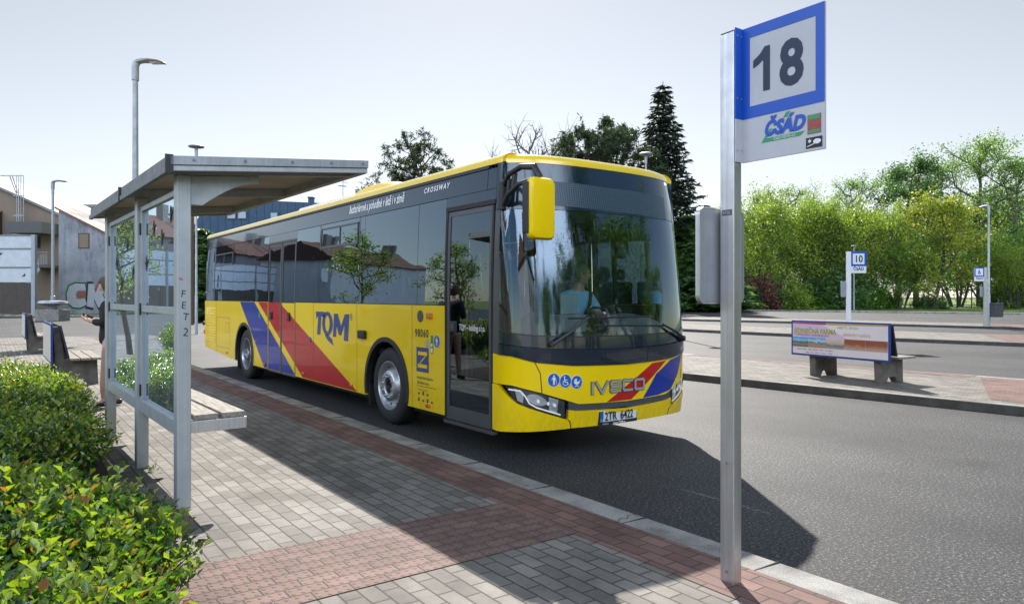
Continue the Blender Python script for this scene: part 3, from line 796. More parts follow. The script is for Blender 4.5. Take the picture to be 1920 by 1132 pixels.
skin('window_joint', [rect(11.335, 11.415, 1.505, 2.655)], 'frame_grey', bus, 0.001, 0.02)
# tilting windows
def slider(y0, y1, z0, z1, ym):
    w_ = 0.022
    fr = [rect(y0, y1, z0, z0 + w_ * 1.6), rect(y0, y1, z1 - w_, z1), rect(y0, y0 + w_, z0 + w_ * 1.6, z1 - w_), rect(y1 - w_, y1, z0 + w_ * 1.6, z1 - w_), rect(ym - 0.01, ym + 0.01, z0 + w_ * 1.6, z1 - w_)]
    f = skin('window_frame', fr, 'frame_grey', bus, 0.014, 0.016)
    skin('opening_pane', [rect(y0 + w_, y1 - w_, z0 + w_ * 1.6, z1 - w_)], 'side_glass', f, 0.004, 0.0)
    skin('window_frame', [rect(y0 - 0.06, y0 - 0.004, z0 - 0.02, 2.655), rect(y1 + 0.004, y1 + 0.05, z0 - 0.02, 2.655)], 'panel_black', bus, 0.002, 0.02)
slider(3.80, 5.13, 2.30, 2.60, 4.42); slider(9.93, 11.28, 2.24, 2.50, 10.6)
# upper band and rail
skin('upper_band', [rect(0.56, 12.15, 2.663, 2.865)], 'panel_black', bus, 0.0, 0.03)
skin('upper_band', [mir(rect(0.56, 12.15, 2.663, 2.865))], 'panel_black', bus, 0.0, 0.03)
skin('gutter', [rect(0.70, 12.15, 2.872, 2.905), mir(rect(0.70, 12.15, 2.872, 2.905))], 'satin_black', bus, 0.012, 0.03)
line([(sy(0.72), 2.875), (sy(0.72), 2.665)], 0.008, 'underbody')
skin('roof_grille', [rect(11.75, 12.05, 2.70 + 0.03 * k, 2.712 + 0.03 * k) for k in range(4)], 'underbody', bus, 0.003, 0.01)
# roof
def roof():
    svals = [sy(12.2)] + [sy(y) for y in (9, 6, 3, 1.2, 0.7)] + list(np.arange(-0.15, S1 + 0.16, 0.07)) + [S1 + sy(0.5) + (y - 0.5) for y in (0.7, 1.2, 3, 6, 9, 12.2)]
    svals = sorted(set(round(float(a), 4) for a in svals))
    prof = [(0.0, 2.905), (0.006, 2.905), (0.006, 2.935), (0.0, 2.955), (-0.02, 2.977), (-0.055, 2.996), (-0.11, 3.010)]
    rings = []
    for off, z in prof: rings.append([bpt(a, z if z < 2.92 else 2.92, off)[:2] + (z,) for a in svals])
    base = rings[-1]
    for t, z in ((0.12, 3.022), (0.35, 3.034), (0.7, 3.042), (1.0, 3.044)):
        rings.append([(p[0] + (BXC - p[0]) * t, p[1] + (min(max(p[1], 1.3), 11.6) - p[1]) * t, z) for p in base])
    n = len(svals); vs = [p for r_ in rings for p in r_]; fs = []
    for j in range(len(rings) - 1):
        for i in range(n - 1): fs.append((j * n + i, j * n + i + 1, (j + 1) * n + i + 1, (j + 1) * n + i))
    mbr = MB(); mbr.add(vs, fs)
    # rear closing slope
    rear = [r_[0] for r_ in rings] + [r_[-1] for r_ in reversed(rings)]
    mbr.add(rear, [tuple(range(len(rear)))])
    return mbr.build('roof', 'roof_yellow', bus, smooth=True)
rf = roof()
# roof pod
mb = MB()
prof = [(3.45, 3.02), (3.52, 3.11), (3.70, 3.175), (4.0, 3.21), (4.4, 3.215), (4.7, 3.19), (4.9, 3.14)]
for i, (y_, z_) in enumerate(prof): pass
vs = []
for y_, z_ in prof:
    vs += [(0.36, y_, 2.99), (0.42, y_, z_ - 0.04), (0.52, y_, z_), (BW - 0.52, y_, z_), (BW - 0.42, y_, z_ - 0.04), (BW - 0.36, y_, 2.99)]
fs = []
for i in range(len(prof) - 1):
    for k in range(5): fs.append((6 * i + k, 6 * i + k + 1, 6 * i + 7 + k, 6 * i + 6 + k))
fs += [(0, 1, 2, 3, 4, 5), tuple(6 * (len(prof) - 1) + k for k in range(6))]
mb.add(vs, fs); pod = mb.build('roof_pod', 'roof_yellow', bus, smooth=True)
mb = MB(); mb.box(0.40, BW - 0.40, 4.9, 7.2, 2.99, 3.14); mb.build('roof_duct', 'plate_white', bus, bevel=0.04)
# rear
mb = MB()
mb.box(0.03, BW - 0.03, 12.17, 12.20, 0.45, 1.50); mb.build('rear_panel', 'bus_yellow', bus, bevel=0.02)
mb = MB(); mb.box(0.05, BW - 0.05, 12.16, 12.19, 1.50, 2.90); mb.build('rear_window', 'panel_black', bus, bevel=0.02)
mb = MB(); mb.box(-0.02, 0.02, 12.205, 12.27, 0.74, 0.84); mb.build('rear_lamp', 'orange_plastic', bus, bevel=0.01)
mb = MB(); mb.lathe([(0.001, -0.03), (0.04, -0.02), (0.05, 0.0), (0.04, 0.02)], (-0.02, 12.24, 0.98), 'x', 16); mb.build('rear_lamp', 'satin_black', bus, smooth=True)
# louvre + hatches
ms = MB()
for k in range(13):
    z = 0.60 + k * 0.058
    ms.prism([(0, z), (-0.016, z + 0.008), (-0.002, z + 0.05), (0, z + 0.052)], lambda u, v_, t: (u, t, v_), 11.25, 12.08)
ms.build('louvre', 'bus_yellow', bus)
def hatch(y0, y1, z0, z1): line([(sy(y0), z0), (sy(y1), z0), (sy(y1), z1), (sy(y0), z1), (sy(y0), z0)], 0.006)
hatch(10.1, 11.15, 0.52, 1.15); hatch(10.20, 10.42, 0.85, 1.05)
line([(sy(11.2), 0.40), (sy(11.2), 1.49)], 0.006)
for y_, z0, z1 in ((5.40, 0.32, 1.49), (3.80, 0.32, 1.49), (2.24, 0.32, 1.49), (8.55 - 0.15, 0.32, 1.49)):
    line([(sy(y_), z0), (sy(y_), z1)], 0.006)
# livery
def livery(regs, poly, m, off):
    # clip poly to each y-interval (Sutherland-Hodgman on two half-planes)
    for y0, y1, name, par, o in regs:
        P_ = poly
        for lim, sg in ((y0, 1), (y1, -1)):
            out = []
            for i in range(len(P_)):
                a, b = P_[i], P_[(i + 1) % len(P_)]
                ia, ib = sg * (a[0] - lim) >= 0, sg * (b[0] - lim) >= 0
                if ia: out.append(a)
                if ia != ib:
                    t = (lim - a[0]) / (b[0] - a[0]); out.append((lim, a[1] + t * (b[1] - a[1])))
            P_ = out
            if len(P_) < 3: break
        if len(P_) >= 3: skin(name, [[(sy(a), b) for a, b in P_]], m, par, o + off, 0.002)
# doors on the kerb side
def leaf(y0, y1, full):
    d = empty('door', (0, 0, 0)); d.parent = bus
    z0, z1 = 0.285, 2.50
    fw = 0.05
    skin('door_frame', [rect(y0, y1, z0, z0 + (0.14 if full else 0.03)), rect(y0, y1, z1 - fw, z1), rect(y0, y0 + fw, z0 + (0.14 if full else 0.03), z1 - fw), rect(y1 - fw, y1, z0 + (0.14 if full else 0.03), z1 - fw)], 'frame_grey', d, -0.004, 0.035)
    if full:
        skin('door_pane', [rect(y0 + fw, y1 - fw, z0 + 0.14, z1 - fw)], 'door_glass', d, -0.012, 0.0)
    else:
        skin('door_pane', [rect(y0 + fw, y1 - fw, 1.49, z1 - fw)], 'side_glass', d, -0.012, 0.0)
        skin('door_panel', [rect(y0 + fw * 0.6, y1 - fw * 0.6, z0 + 0.03, 1.485)], 'bus_yellow', d, -0.002, 0.03)
    return d
d1 = leaf(0.60, 1.46, True)
line([(sy(0.60), 0.29), (sy(0.60), 2.50)], 0.03, 'rubber', -0.002, 0.02, 'door_seal', d1)
line([(sy(1.475), 0.29), (sy(1.475), 2.53)], 0.03, 'rubber', 0.004, 0.03, 'door_seal', d1)
line([(sy(0.56), 2.53), (sy(1.50), 2.53)], 0.045, 'rubber', 0.008, 0.03, 'door_seal', d1)
d1['label'] = 'full glass front door with white lettering'
skin('door_header', [rect(0.56, 1.50, 2.555, 2.658)], 'panel_black', bus, 0.0, 0.02)
mb = MB(); mb.box(-0.012, 0.05, 0.565, 1.50, 0.24, 0.275); mb.build('door_sill', 'frame_grey', bus)
lk = MB(); lk.box(-0.022, 0.0, 1.235, 1.375, 1.215, 1.335); l1 = lk.build('door_lock', 'satin_black', d1, bevel=0.012)
lk = MB(); lk.cyl((-0.028, 1.30, 1.275), (-0.018, 1.30, 1.275), 0.036, None, 16); lk.build('lock_dial', 'frame_grey', l1)
side = lambda y, z, o=0.0: bpt(sy(y), z, o)
def side_text(name, txt, y, z, size, m, par, off=0.003, **kw):
    return text_obj(name, txt, size, lambda u, v_, w_: side(y - u, z + v_, off + w_), m, par, **kw)
side_text('lettering', 'TQM \u2013 holding s.r.o.', 1.215, 1.245, 0.088, 'white_ink', d1, off=-0.008, sx=0.66, bold=0.0015)
d2 = []
for y0, y1 in ((6.22, 6.90), (6.93, 7.61)):
    d = leaf(y0, y1, False); d2.append(d)
    yk = 6.50 if y0 < 6.5 else 7.42
    lk = MB(); lk.box(-0.026, -0.002, yk - 0.055, yk + 0.055, 1.19, 1.33); l1 = lk.build('door_lock', 'satin_black', d, bevel=0.012)
    lk = MB(); lk.cyl((-0.032, yk, 1.26), (-0.02, yk, 1.26), 0.03, None, 14); lk.build('lock_dial', 'frame_grey', l1)
skin('door_header', [rect(6.20, 7.63, 2.505, 2.658)], 'panel_black', bus, 0.0, 0.02)
line([(sy(6.2), 2.52), (sy(7.63), 2.52)], 0.03, 'frame_grey', 0.006, 0.02, 'door_rail')
regs = [(2.3, 5.397, 'stripe', bus, 0.0), (5.403, 6.195, 'stripe', bus, 0.0), (6.255, 6.865, 'stripe', d2[0], -0.002), (6.965, 7.575, 'stripe', d2[1], -0.002), (7.635, 9.8, 'stripe', bus, 0.0)]
livery(regs, [(9.36, 1.49), (8.42, 1.49), (6.20, 0.32), (7.83, 0.32)], 'bus_blue', 0.0022)
livery(regs, [(8.18, 1.49), (6.99, 1.49), (3.79, 0.32), (5.86, 0.32)], 'bus_red', 0.0022)
# front stripes
skin('stripe', [[(sx(0.985), 0.545), (sx(1.325), 0.545), (sx(1.885), 0.91), (sx(1.645), 0.897)]], 'bus_red', bus, 0.0022, 0.002)
skin('stripe', [[(sx(1.50), 0.545), (sx(1.74), 0.556), (sx(1.97), 0.590), (sx(2.15), 0.75), (sx(2.27), 0.955), (sx(1.975), 0.912), (sx(1.71), 0.782)]], 'bus_blue', bus, 0.0022, 0.002)
# TQM wordmark drawn after the photo
def tq(pts): return [(sy(5.30 - (a - 695) / 182 * 1.23), 1.025 + (722 - b) / 122 * 0.355) for a, b in pts]
T_ = [[(695, 604), (748, 604), (748, 632), (728, 628), (722, 722), (703, 722), (710, 628), (705, 632), (699, 642)]]
Q_ = []
n = 28
for i in range(n):
    a, b = 2 * math.pi * i / n, 2 * math.pi * (i + 1) / n
    Q_.append([(763 + 30 * math.cos(a), 662 - 60 * math.sin(a)), (763 + 30 * math.cos(b), 662 - 60 * math.sin(b)), (763 + 13 * math.cos(b), 662 - 40 * math.sin(b)), (763 + 13 * math.cos(a), 662 - 40 * math.sin(a))])
Q_.append([(752, 715), (772, 721), (790, 738), (797, 768), (768, 748), (752, 728)])
Mm = [[(800, 610), (820, 610), (838, 668), (838, 715), (826, 712), (814, 668), (811, 724), (794, 724)],
      [(838, 668), (858, 610), (880, 610), (874, 738), (852, 738), (856, 660), (838, 715)]]
skin('wordmark', [tq(p_) for p_ in T_ + Q_ + Mm], 'deep_blue', bus, 0.003, 0.002)
side_text('wordmark', '\u00ae', 4.02, 1.27, 0.13, 'deep_blue', bus, sx=0.8)
side_text('lettering', 'Bezbari\u00e9rov\u00e9 a pohodln\u00e9 v l\u00e9t\u011b i v zim\u011b', 4.14, 2.735, 0.152, 'white_ink', bus, off=0.004, sx=0.66, shear=0.22, bold=0.0035)
side_text('lettering', 'CROSSWAY', 2.03, 2.775, 0.078, 'white_ink', bus, sx=1.05, shear=0.25, space=1.42, off=0.004, bold=0.003)
side_text('number', '98060', 2.165, 1.135, 0.125, 'navy_ink', bus, sx=0.84, space=1.25, bold=0.003)
# integrated transport panel
skin('emblem', [rect(1.845, 2.13, 0.735, 1.015)], 'deep_blue', bus, 0.003, 0.001)
zt = lambda pts: [(sy(2.13 - a * 0.285), 0.735 + b * 0.28) for a, b in pts]
skin('emblem', [zt([(0.15, 0.83), (0.88, 0.83), (0.88, 0.68), (0.15, 0.68)]), zt([(0.12, 0.32), (0.12, 0.17), (0.88, 0.17), (0.88, 0.32)])], 'bus_yellow', bus, 0.0052, 0.001)
st_ = []
for k in range(7):
    t = k / 7; x_, y_ = 0.15 + 0.58 * t, 0.24 + 0.42 * t
    st_.append(zt([(x_, y_), (x_ + 0.16, y_ + 0.05), (x_ + 0.20, y_ + 0.10), (x_ + 0.04, y_ + 0.05)]))
skin('emblem', st_, 'bus_yellow', bus, 0.0074, 0.001)
side_text('lettering', 'Integrovan\u00e1 doprava', 2.12, 0.655, 0.052, 'navy_ink', bus, sx=0.86)
side_text('lettering', 'Zl\u00ednsk\u00e9ho kraje', 2.12, 0.597, 0.052, 'navy_ink', bus, sx=0.86)
side_text('lettering', 'Kontakty a informace', 2.10, 0.525, 0.026, 'navy_ink', bus)
line([(sy(2.12), 0.573), (sy(1.68), 0.573)], 0.005, 'navy_ink', 0.003, 0.001, 'rule_line')
ic = []
for r_ in range(2):
    for k in range(3 + r_):
        a = 2.09 - k * 0.10; b = 0.475 - r_ * 0.075
        ic.append([(sy(a), b), (sy(a - 0.035), b), (sy(a - 0.035), b + 0.022), (sy(a), b + 0.022)])
        if (k + r_) % 2: ic.append([(sy(a), b + 0.026), (sy(a - 0.04), b + 0.026), (sy(a - 0.04), b + 0.040), (sy(a), b + 0.040)])
skin('pictogram', ic, 'navy_ink', bus, 0.003, 0.001)
skin('fuel_cap', [ell(sy(2.04), 1.37, 0.068, 0.068, 24)], 'frame_grey', bus, 0.006, 0.01)
skin('sticker', [ell(sy(1.88), 1.06, 0.042, 0.05, 20)], 'silver_ink', bus, 0.003, 0.001)
skin('sticker', [rect(1.745, 1.80, 0.96, 1.16)], 'sticker_green', bus, 0.003, 0.001)
skin('sticker', [rect(1.755, 1.79, 0.97, 1.02), rect(1.755, 1.79, 1.04, 1.07)], 'white_ink', bus, 0.005, 0.001)
def disc_icon(cx_, cz_, r_, kind, fn=None):
    base = skin('pictogram', [ell(cx_, cz_, r_, r_ * 1.06, 28)], 'white_ink', bus, 0.003, 0.001)
    skin('icon_ground', [ell(cx_, cz_, r_ * 0.92, r_ * 0.98, 28)], 'sticker_blue', base, 0.0052, 0.001)
    q = lambda pts: [(cx_ + a * r_, cz_ + b * r_) for a, b in pts]
    P_ = []
    if kind == 'walk':
        P_ = [q(ell(0, 0.62, 0.13, 0.13, 10)), q([(-0.2, 0.44), (0.2, 0.44), (0.24, 0.0), (0.12, -0.1), (0.14, -0.72), (0.03, -0.72), (0, -0.12), (-0.03, -0.72), (-0.16, -0.72), (-0.12, -0.1), (-0.2, 0.0)]),
              q([(-0.22, 0.42), (-0.2, 0.3), (-0.34, -0.02), (-0.42, 0.0)]), q([(0.22, 0.42), (0.36, -0.05), (0.42, -0.75), (0.37, -0.75), (0.3, -0.05), (0.2, 0.3)])]
    if kind == 'wheel':
        P_ = [q(ell(-0.2, 0.62, 0.13, 0.13, 10)), q([(-0.28, 0.45), (-0.12, 0.45), (-0.08, 0.22), (0.28, 0.22), (0.28, 0.12), (-0.08, 0.12), (-0.06, -0.1), (0.3, -0.1), (0.5, -0.55), (0.38, -0.58), (0.22, -0.22), (-0.2, -0.22)])]
        n = 16
        for i in range(n):
            a, b = R(110 + 240 * i / n), R(110 + 240 * (i + 1) / n)
            P_.append(q([(-0.05 + 0.45 * math.cos(a), -0.25 + 0.45 * math.sin(a)), (-0.05 + 0.45 * math.cos(b), -0.25 + 0.45 * math.sin(b)), (-0.05 + 0.36 * math.cos(b), -0.25 + 0.36 * math.sin(b)), (-0.05 + 0.36 * math.cos(a), -0.25 + 0.36 * math.sin(a))]))
    if kind == 'pram':
        P_ = [q([(-0.55, 0.1), (0.5, 0.1), (0.42, -0.18), (0.2, -0.32), (-0.25, -0.32), (-0.48, -0.15)]),
              q([(-0.5, 0.14), (-0.02, 0.14), (-0.02, 0.55), (-0.3, 0.5), (-0.46, 0.34)]), q([(0.5, 0.1), (0.68, 0.32), (0.62, 0.36), (0.42, 0.12)]),
              q([(-0.2, -0.3), (-0.12, -0.3), (0.2, -0.6), (0.12, -0.6)]), q([(0.12, -0.3), (0.2, -0.3), (-0.12, -0.6), (-0.2, -0.6)]),
              q(ell(-0.22, -0.62, 0.1, 0.1, 10)), q(ell(0.22, -0.62, 0.1, 0.1, 10))]
    skin('icon_figure', P_, 'white_ink', base, 0.0074, 0.001)
disc_icon(sy(1.66), 1.10, 0.068, 'walk')
disc_icon(sx(0.382), 0.797, 0.064, 'walk'); disc_icon(sx(0.499), 0.782, 0.064, 'wheel'); disc_icon(sx(0.619), 0.766, 0.064, 'pram')
for y_, z_ in ((1.82, 1.38), (1.85, 0.37), (3.97, 0.385), (5.83, 0.385), (7.81, 0.385), (10.31, 0.43)):
    s_ = 1.5 if z_ > 1 else 1.0
    mb = MB(); mb.box(-0.022, 0, y_ - 0.04 * s_, y_ + 0.04 * s_, z_ - 0.022 * s_, z_ + 0.022 * s_)
    mk_ = mb.build('side_marker', 'orange_plastic', bus, bevel=0.008)
    mb = MB(); mb.box(-0.024, -0.020, y_ - 0.018 * s_, y_ + 0.018 * s_, z_ - 0.008, z_ + 0.008); mb.build('reflex', 'lamp_chrome', mk_)
mb = MB(); mb.box(-0.05, 0.0, 3.49, 3.69, 1.04, 1.15); mb.build('side_camera', 'satin_black', bus, bevel=0.015)
skin('push_button', [ell(sy(5.52), 0.93, 0.03, 0.04, 14)], 'sticker_blue', bus, 0.012, 0.012)
skin('push_button', [rect(8.05, 8.13, 1.20, 1.30)], 'sticker_green', bus, 0.006, 0.004)
hatch(8.05, 8.38, 0.95, 1.25)
# front lettering
def front_text(name, txt, x, z, size, m, par, off=0.003, rise=0.0, **kw):
    return text_obj(name, txt, size, lambda u, v_, w_: bpt(sx(x + u), z + v_ + rise * u, off + w_), m, par, **kw)
def stroke_text(letters, x, z, h, wd, gap_, m, name, off, t):
    P_ = []
    for ch in letters:
        w_ = wd.get(ch, 0.9) * h
        def seg(a, b, c, d):
            l = math.hypot(c - a, d - b); nx_, ny_ = -(d - b) / l * t / 2, (c - a) / l * t / 2
            ex, ey = (c - a) / l * t * 0.5, (d - b) / l * t * 0.5
            q = [(a - ex + nx_, b - ey + ny_), (c + ex + nx_, d + ey + ny_), (c + ex - nx_, d + ey - ny_), (a - ex - nx_, b - ey - ny_)]
            P_.append([(sx(x + u), z + v_) for u, v_ in q])
        i = t0_ = 0.026 / 2
        W_, H_ = w_ - 2 * i, h - 2 * i
        k = 0.012
        if ch == 'I': seg(i, i, i, h - i)
        if ch == 'V': seg(i, h - i, w_ / 2 - 0.004, i); seg(w_ / 2 + 0.004, i, w_ - i, h - i)
        if ch == 'E': seg(w_ - i, h - i, i + k, h - i); seg(i + k, h - i, i, h - i - k); seg(i, h - i - k, i, i + k); seg(i, i + k, i + k, i); seg(i + k, i, w_ - i, i); seg(i, h / 2, w_ - i, h / 2)
        if ch == 'C': seg(w_ - i, h - i, i + k, h - i); seg(i + k, h - i, i, h - i - k); seg(i, h - i - k, i, i + k); seg(i, i + k, i + k, i); seg(i + k, i, w_ - i, i)
        if ch == 'O':
            seg(i + k, h - i, w_ - i - k, h - i); seg(w_ - i - k, h - i, w_ - i, h - i - k); seg(w_ - i, h - i - k, w_ - i, i + k); seg(w_ - i, i + k, w_ - i - k, i)
            seg(w_ - i - k, i, i + k, i); seg(i + k, i, i, i + k); seg(i, i + k, i, h - i - k); seg(i, h - i - k, i + k, h - i)
        x += w_ + gap_
    return skin(name, P_, m, bus, off, 0.006)
wds = {'I': 0.22, 'V': 1.38, 'E': 1.2, 'C': 1.2, 'O': 1.24}
stroke_text('IVECO', 0.785, 0.634, 0.122, wds, 0.022, 'navy_ink', 'wordmark', 0.0095, 0.034)
stroke_text('IVECO', 0.785, 0.634, 0.122, wds, 0.022, 'silver_ink', 'wordmark', 0.013, 0.025)
# number plate
npx, npz, npw, nph = 1.155, 0.390, 0.53, 0.150
py_ = bpt(sx(npx), npz, 0.0)[1] - 0.012
NP = lambda u, v_, w_=0.0: (npx + u, py_ + 0.012 * (u / 0.26) ** 2 - w_, npz + v_)
mb = MB(); mb.prism(rbox(npw, nph, 0.012, 4), lambda u, v_, t: NP(u, v_, t), -0.02, 0.006)
npo = mb.build('number_plate', 'satin_black', bus)
mb = MB(); mb.prism(rbox(npw - 0.022, nph - 0.042, 0.006, 3), lambda u, v_, t: NP(u, v_ + 0.013, t), 0.0, 0.009); mb.build('plate_field', 'plate_white', npo)
mb = MB(); mb.prism([(-0.254, -0.040), (-0.214, -0.040), (-0.214, 0.065), (-0.254, 0.065)], lambda u, v_, t: NP(u, v_, t), 0.0, 0.0105); mb.build('plate_band', 'sticker_blue', npo)
text_obj('plate_lettering', '2TR  6422', 0.118, lambda u, v_, w_: NP(-0.198 + u, -0.028 + v_, 0.0115 + w_), 'black_ink', npo, sx=0.79, bold=0.002)
text_obj('plate_lettering', 'CZ', 0.03, lambda u, v_, w_: NP(-0.252 + u, -0.033 + v_, 0.0125 + w_), 'white_ink', npo)
text_obj('plate_lettering', 'www.TQM.cz', 0.030, lambda u, v_, w_: NP(-0.085 + u, -0.069 + v_, 0.0075 + w_), 'white_ink', npo, bold=0.0006)
text_obj('plate_lettering', 'Dodavatel', 0.018, lambda u, v_, w_: NP(-0.22 + u, -0.066 + v_, 0.0075 + w_), 'white_ink', npo)
mb = MB(); mb.tube([NP(-0.10, 0.088, 0.004), NP(0.12, 0.088, 0.004)], 0.004, 6); mb.build('plate_bracket', 'satin_black', npo)
# wipers
def wiper(pv, el, b0, b1):
    e = empty('wiper', (0, 0, 0)); e.parent = bus
    A = lambda p_, o: bpt(sx(p_[0]), p_[1], o)
    m_ = MB(); m_.tube([A(pv, 0.04), A(((pv[0] + el[0]) / 2, (pv[1] + el[1]) / 2), 0.06), A(el, 0.045)], [0.022, 0.016, 0.012], 8)
    m_.cyl(A(pv, -0.01), A(pv, 0.055), 0.035, 0.03, 14); m_.build('wiper_arm', 'satin_black', e, smooth=True)
    n = 8; pts = [A((b0[0] + (b1[0] - b0[0]) * i / n, b0[1] + (b1[1] - b0[1]) * i / n), 0.022) for i in range(n + 1)]
    m_ = MB(); m_.tube(pts, 0.010, 6); m_.build('wiper_blade', 'rubber', e)
wiper((0.36, 1.14), (0.74, 1.395), (0.53, 1.385), (1.58, 1.388))
wiper((2.24, 1.13), (1.78, 1.30), (0.80, 1.31), (1.82, 1.285))
# mirror on arm
mir_e = empty('mirror', (0, 0, 0)); mir_e.parent = bus
mb = MB()
pl = [(0.03, 0.43, 2.67), (-0.02, 0.28, 2.75), (-0.01, 0.10, 2.80), (0.03, -0.05, 2.78), (0.05, -0.10, 2.68)]
mb.tube(pl, [0.028, 0.027, 0.030, 0.034, 0.036], 10)
pl2 = [(0.03, 0.45, 2.46), (-0.02, 0.30, 2.56), (-0.02, 0.12, 2.64), (0.02, -0.04, 2.66)]
mb.tube(pl2, [0.026, 0.023, 0.024, 0.03], 10)
mb.tube([(0.02, 0.45, 2.44), (0.02, 0.44, 2.70)], 0.042, 10)
for t in (0.36, 0.66): 
    i0 = Vector(pl[0]).lerp(Vector(pl[2]), t); i1 = Vector(pl2[0]).lerp(Vector(pl2[2]), t); mb.tube([i0, i1], 0.026, 8)
mb.build('mirror_arm', 'satin_black', mir_e, smooth=True)
mb = MB()
ol = rbox(0.29, 0.56, 0.06, 6)
def mf(u, v_, t): return (0.02 + u * (1 - 0.12 * abs(t)) + 0.02 * t, -0.16 + t * 0.12, 2.385 + v_ * (1 - 0.10 * t * t))
sect = [-0.45, -0.38, -0.15, 0.35, 0.7, 0.72]
scl = [0.80, 0.95, 1.0, 1.0, 0.93, 0.86]
vs = []; n = len(ol)
for t, k in zip(sect, scl): vs += [mf(u * k, v_ * k, t) for u, v_ in ol]
fs = [(j * n + i, j * n + (i + 1) % n, (j + 1) * n + (i + 1) % n, (j + 1) * n + i) for j in range(len(sect) - 1) for i in range(n)] + [tuple(range(n)), tuple(range((len(sect) - 1) * n, len(sect) * n))]
mb.add(vs, fs); mb.build('mirror_housing', 'bus_yellow', mir_e, smooth=True)
mb = MB(); mb.prism(rbox(0.23, 0.47, 0.04, 5), lambda u, v_, t: (0.03 + u, t, 2.385 + v_), -0.0775, -0.066); mb.build('mirror_glass', 'lamp_chrome', mir_e)
mb = MB(); mb.box(-0.135, -0.115, -0.17, -0.08, 2.16, 2.62); mb.build('mirror_rim', 'satin_black', mir_e, bevel=0.01)

# interior
mb = MB(); mb.box(0.07, BW - 0.07, 0.65, 12.1, 0.40, 0.44); mb.box(0.07, BW - 0.07, 6.3, 6.9, 0.44, 0.45); mb.build('floor', 'interior_dark', bus)
mb = MB(); mb.box(0.08, BW - 0.08, 0.9, 12.1, 2.60, 2.65); mb.build('ceiling', 'interior_grey', bus)
mb = MB(); mb.box(BW - 0.09, BW - 0.04, 0.6, 12.1, 0.45, 1.49); mb.box(0.035, 0.06, 1.5, 6.2, 0.62 + 0.46, 1.49); mb.box(0.035, 0.06, 7.63, 12.1, 1.08, 1.49); mb.build('inner_lining', 'interior_dark', bus)
mb = MB()
pr = [(0.42, 0.55), (0.42, 1.05), (0.50, 1.17), (0.75, 1.20), (0.98, 1.12), (1.0, 0.55)]
mb.prism(pr, lambda u, v_, t: (t, u, v_), 0.35, BW - 0.15)
mb.build('dashboard', 'interior_dark', bus, bevel=0.03)
mb = MB(); vs = []
for i, x_ in enumerate((1.55, 1.62, 1.8, 2.0, 2.2, 2.32)):
    hgt = (1.22, 1.33, 1.38, 1.37, 1.31, 1.2)[i]
    vs += [(x_, 0.40, 1.16), (x_, 0.44, hgt), (x_, 0.66, hgt + 0.03), (x_, 0.82, 1.18)]
mb.add(vs, [(4 * i + k, 4 * i + k + 1, 4 * i + 5 + k, 4 * i + 4 + k) for i in range(5) for k in range(3)]); mb.build('instrument_hood', 'interior_grey', bus, smooth=True)
mb = MB(); mb.lathe([(0.225 + 0.016 * math.cos(t), 0.016 * math.sin(t)) for t in np.linspace(0, 2 * math.pi, 9)], (0, 0, 0), 'z', 30, False)
for k in range(3):
    a = 2 * math.pi * k / 3 + 0.5; mb.cyl((0, 0, -0.03), (0.215 * math.cos(a), 0.215 * math.sin(a), 0), 0.012, None, 6)
mb.cyl((0, 0, -0.06), (0, 0, 0.0), 0.05, None, 12); mb.cyl((0, 0, -0.3), (0, 0, -0.03), 0.02, None, 8)
sw = mb.build('steering_wheel', 'satin_black', bus, smooth=True); sw.location = (1.74, 0.80, 1.36); sw.rotation_euler = (R(28), 0, 0)
mb = MB(); mb.box(0.98, 1.36, 0.72, 0.92, 1.20, 1.40); tm = mb.build('ticket_machine', 'interior_grey', bus, bevel=0.015)
mb = MB(); mb.box(1.06, 1.30, 0.80, 0.83, 1.40, 1.62); mb.build('display_screen', 'window_sky', tm, bevel=0.01)
mb = MB(); mb.box(1.42, 1.60, 0.60, 0.66, 1.22, 1.37); mb.build('camera_unit', 'satin_black', bus, bevel=0.02)
mb = MB()
mb.box(1.52, 1.98, 1.10, 1.58, 0.98, 1.10); mb.box(1.52, 1.98, 1.50, 1.62, 1.08, 1.78); mb.box(1.60, 1.90, 1.24, 1.44, 0.44, 0.98); mb.box(1.64, 1.86, 1.52, 1.60, 1.80, 1.95)
ds_ = mb.build('driver_seat', 'seat_cloth', bus, bevel=0.04)
mb = MB(); mb.box(1.30, 1.34, 1.0, 1.9, 0.45, 1.35); mb.box(1.30, BW - 0.1, 1.86, 1.90, 0.45, 1.40); mb.build('cab_partition', 'interior_dark', bus)
mb = MB(); mb.box(1.36, BW - 0.1, 1.87, 1.88, 1.40, 2.3); mb.build('cab_screen', 'clear_glass', bus)
mb = MB(); mb.box(1.29, 1.35, 1.85, 1.91, 0.45, 2.6); mb.box(2.10, 2.16, 1.85, 1.91, 1.4, 2.6)
mb.build('cab_post', 'interior_dark', bus)
prs = None
for k, (y_, xs_) in enumerate([(2.9, 0), (3.7, 1), (4.5, 1), (5.3, 1), (8.0, 1), (8.8, 1), (9.7, 1), (10.5, 1), (11.3, 1)]):
    for x_ in ((0.12, 1.52) if xs_ else (1.52,)):
        if prs is None:
            st = empty('passenger_seat', (0, 0, 0)); st.parent = bus
            mb = MB(); mb.box(0, 0.86, -0.42, 0.0, 0.84, 0.93); mb.build('seat', 'seat_cloth', st, bevel=0.03)
            mb = MB(); mb.box(0, 0.42, -0.02, 0.06, 0.90, 1.60); mb.box(0.44, 0.86, -0.02, 0.06, 0.90, 1.60); mb.build('backrest', 'seat_cloth', st, bevel=0.04)
            mb = MB(); mb.box(0.3, 0.5, -0.3, -0.1, 0.44, 0.84); mb.build('leg', 'interior_grey', st)
            prs = st
        else: st = copy_tree(prs)
        st.parent = bus; st.location = (x_, y_, 0)
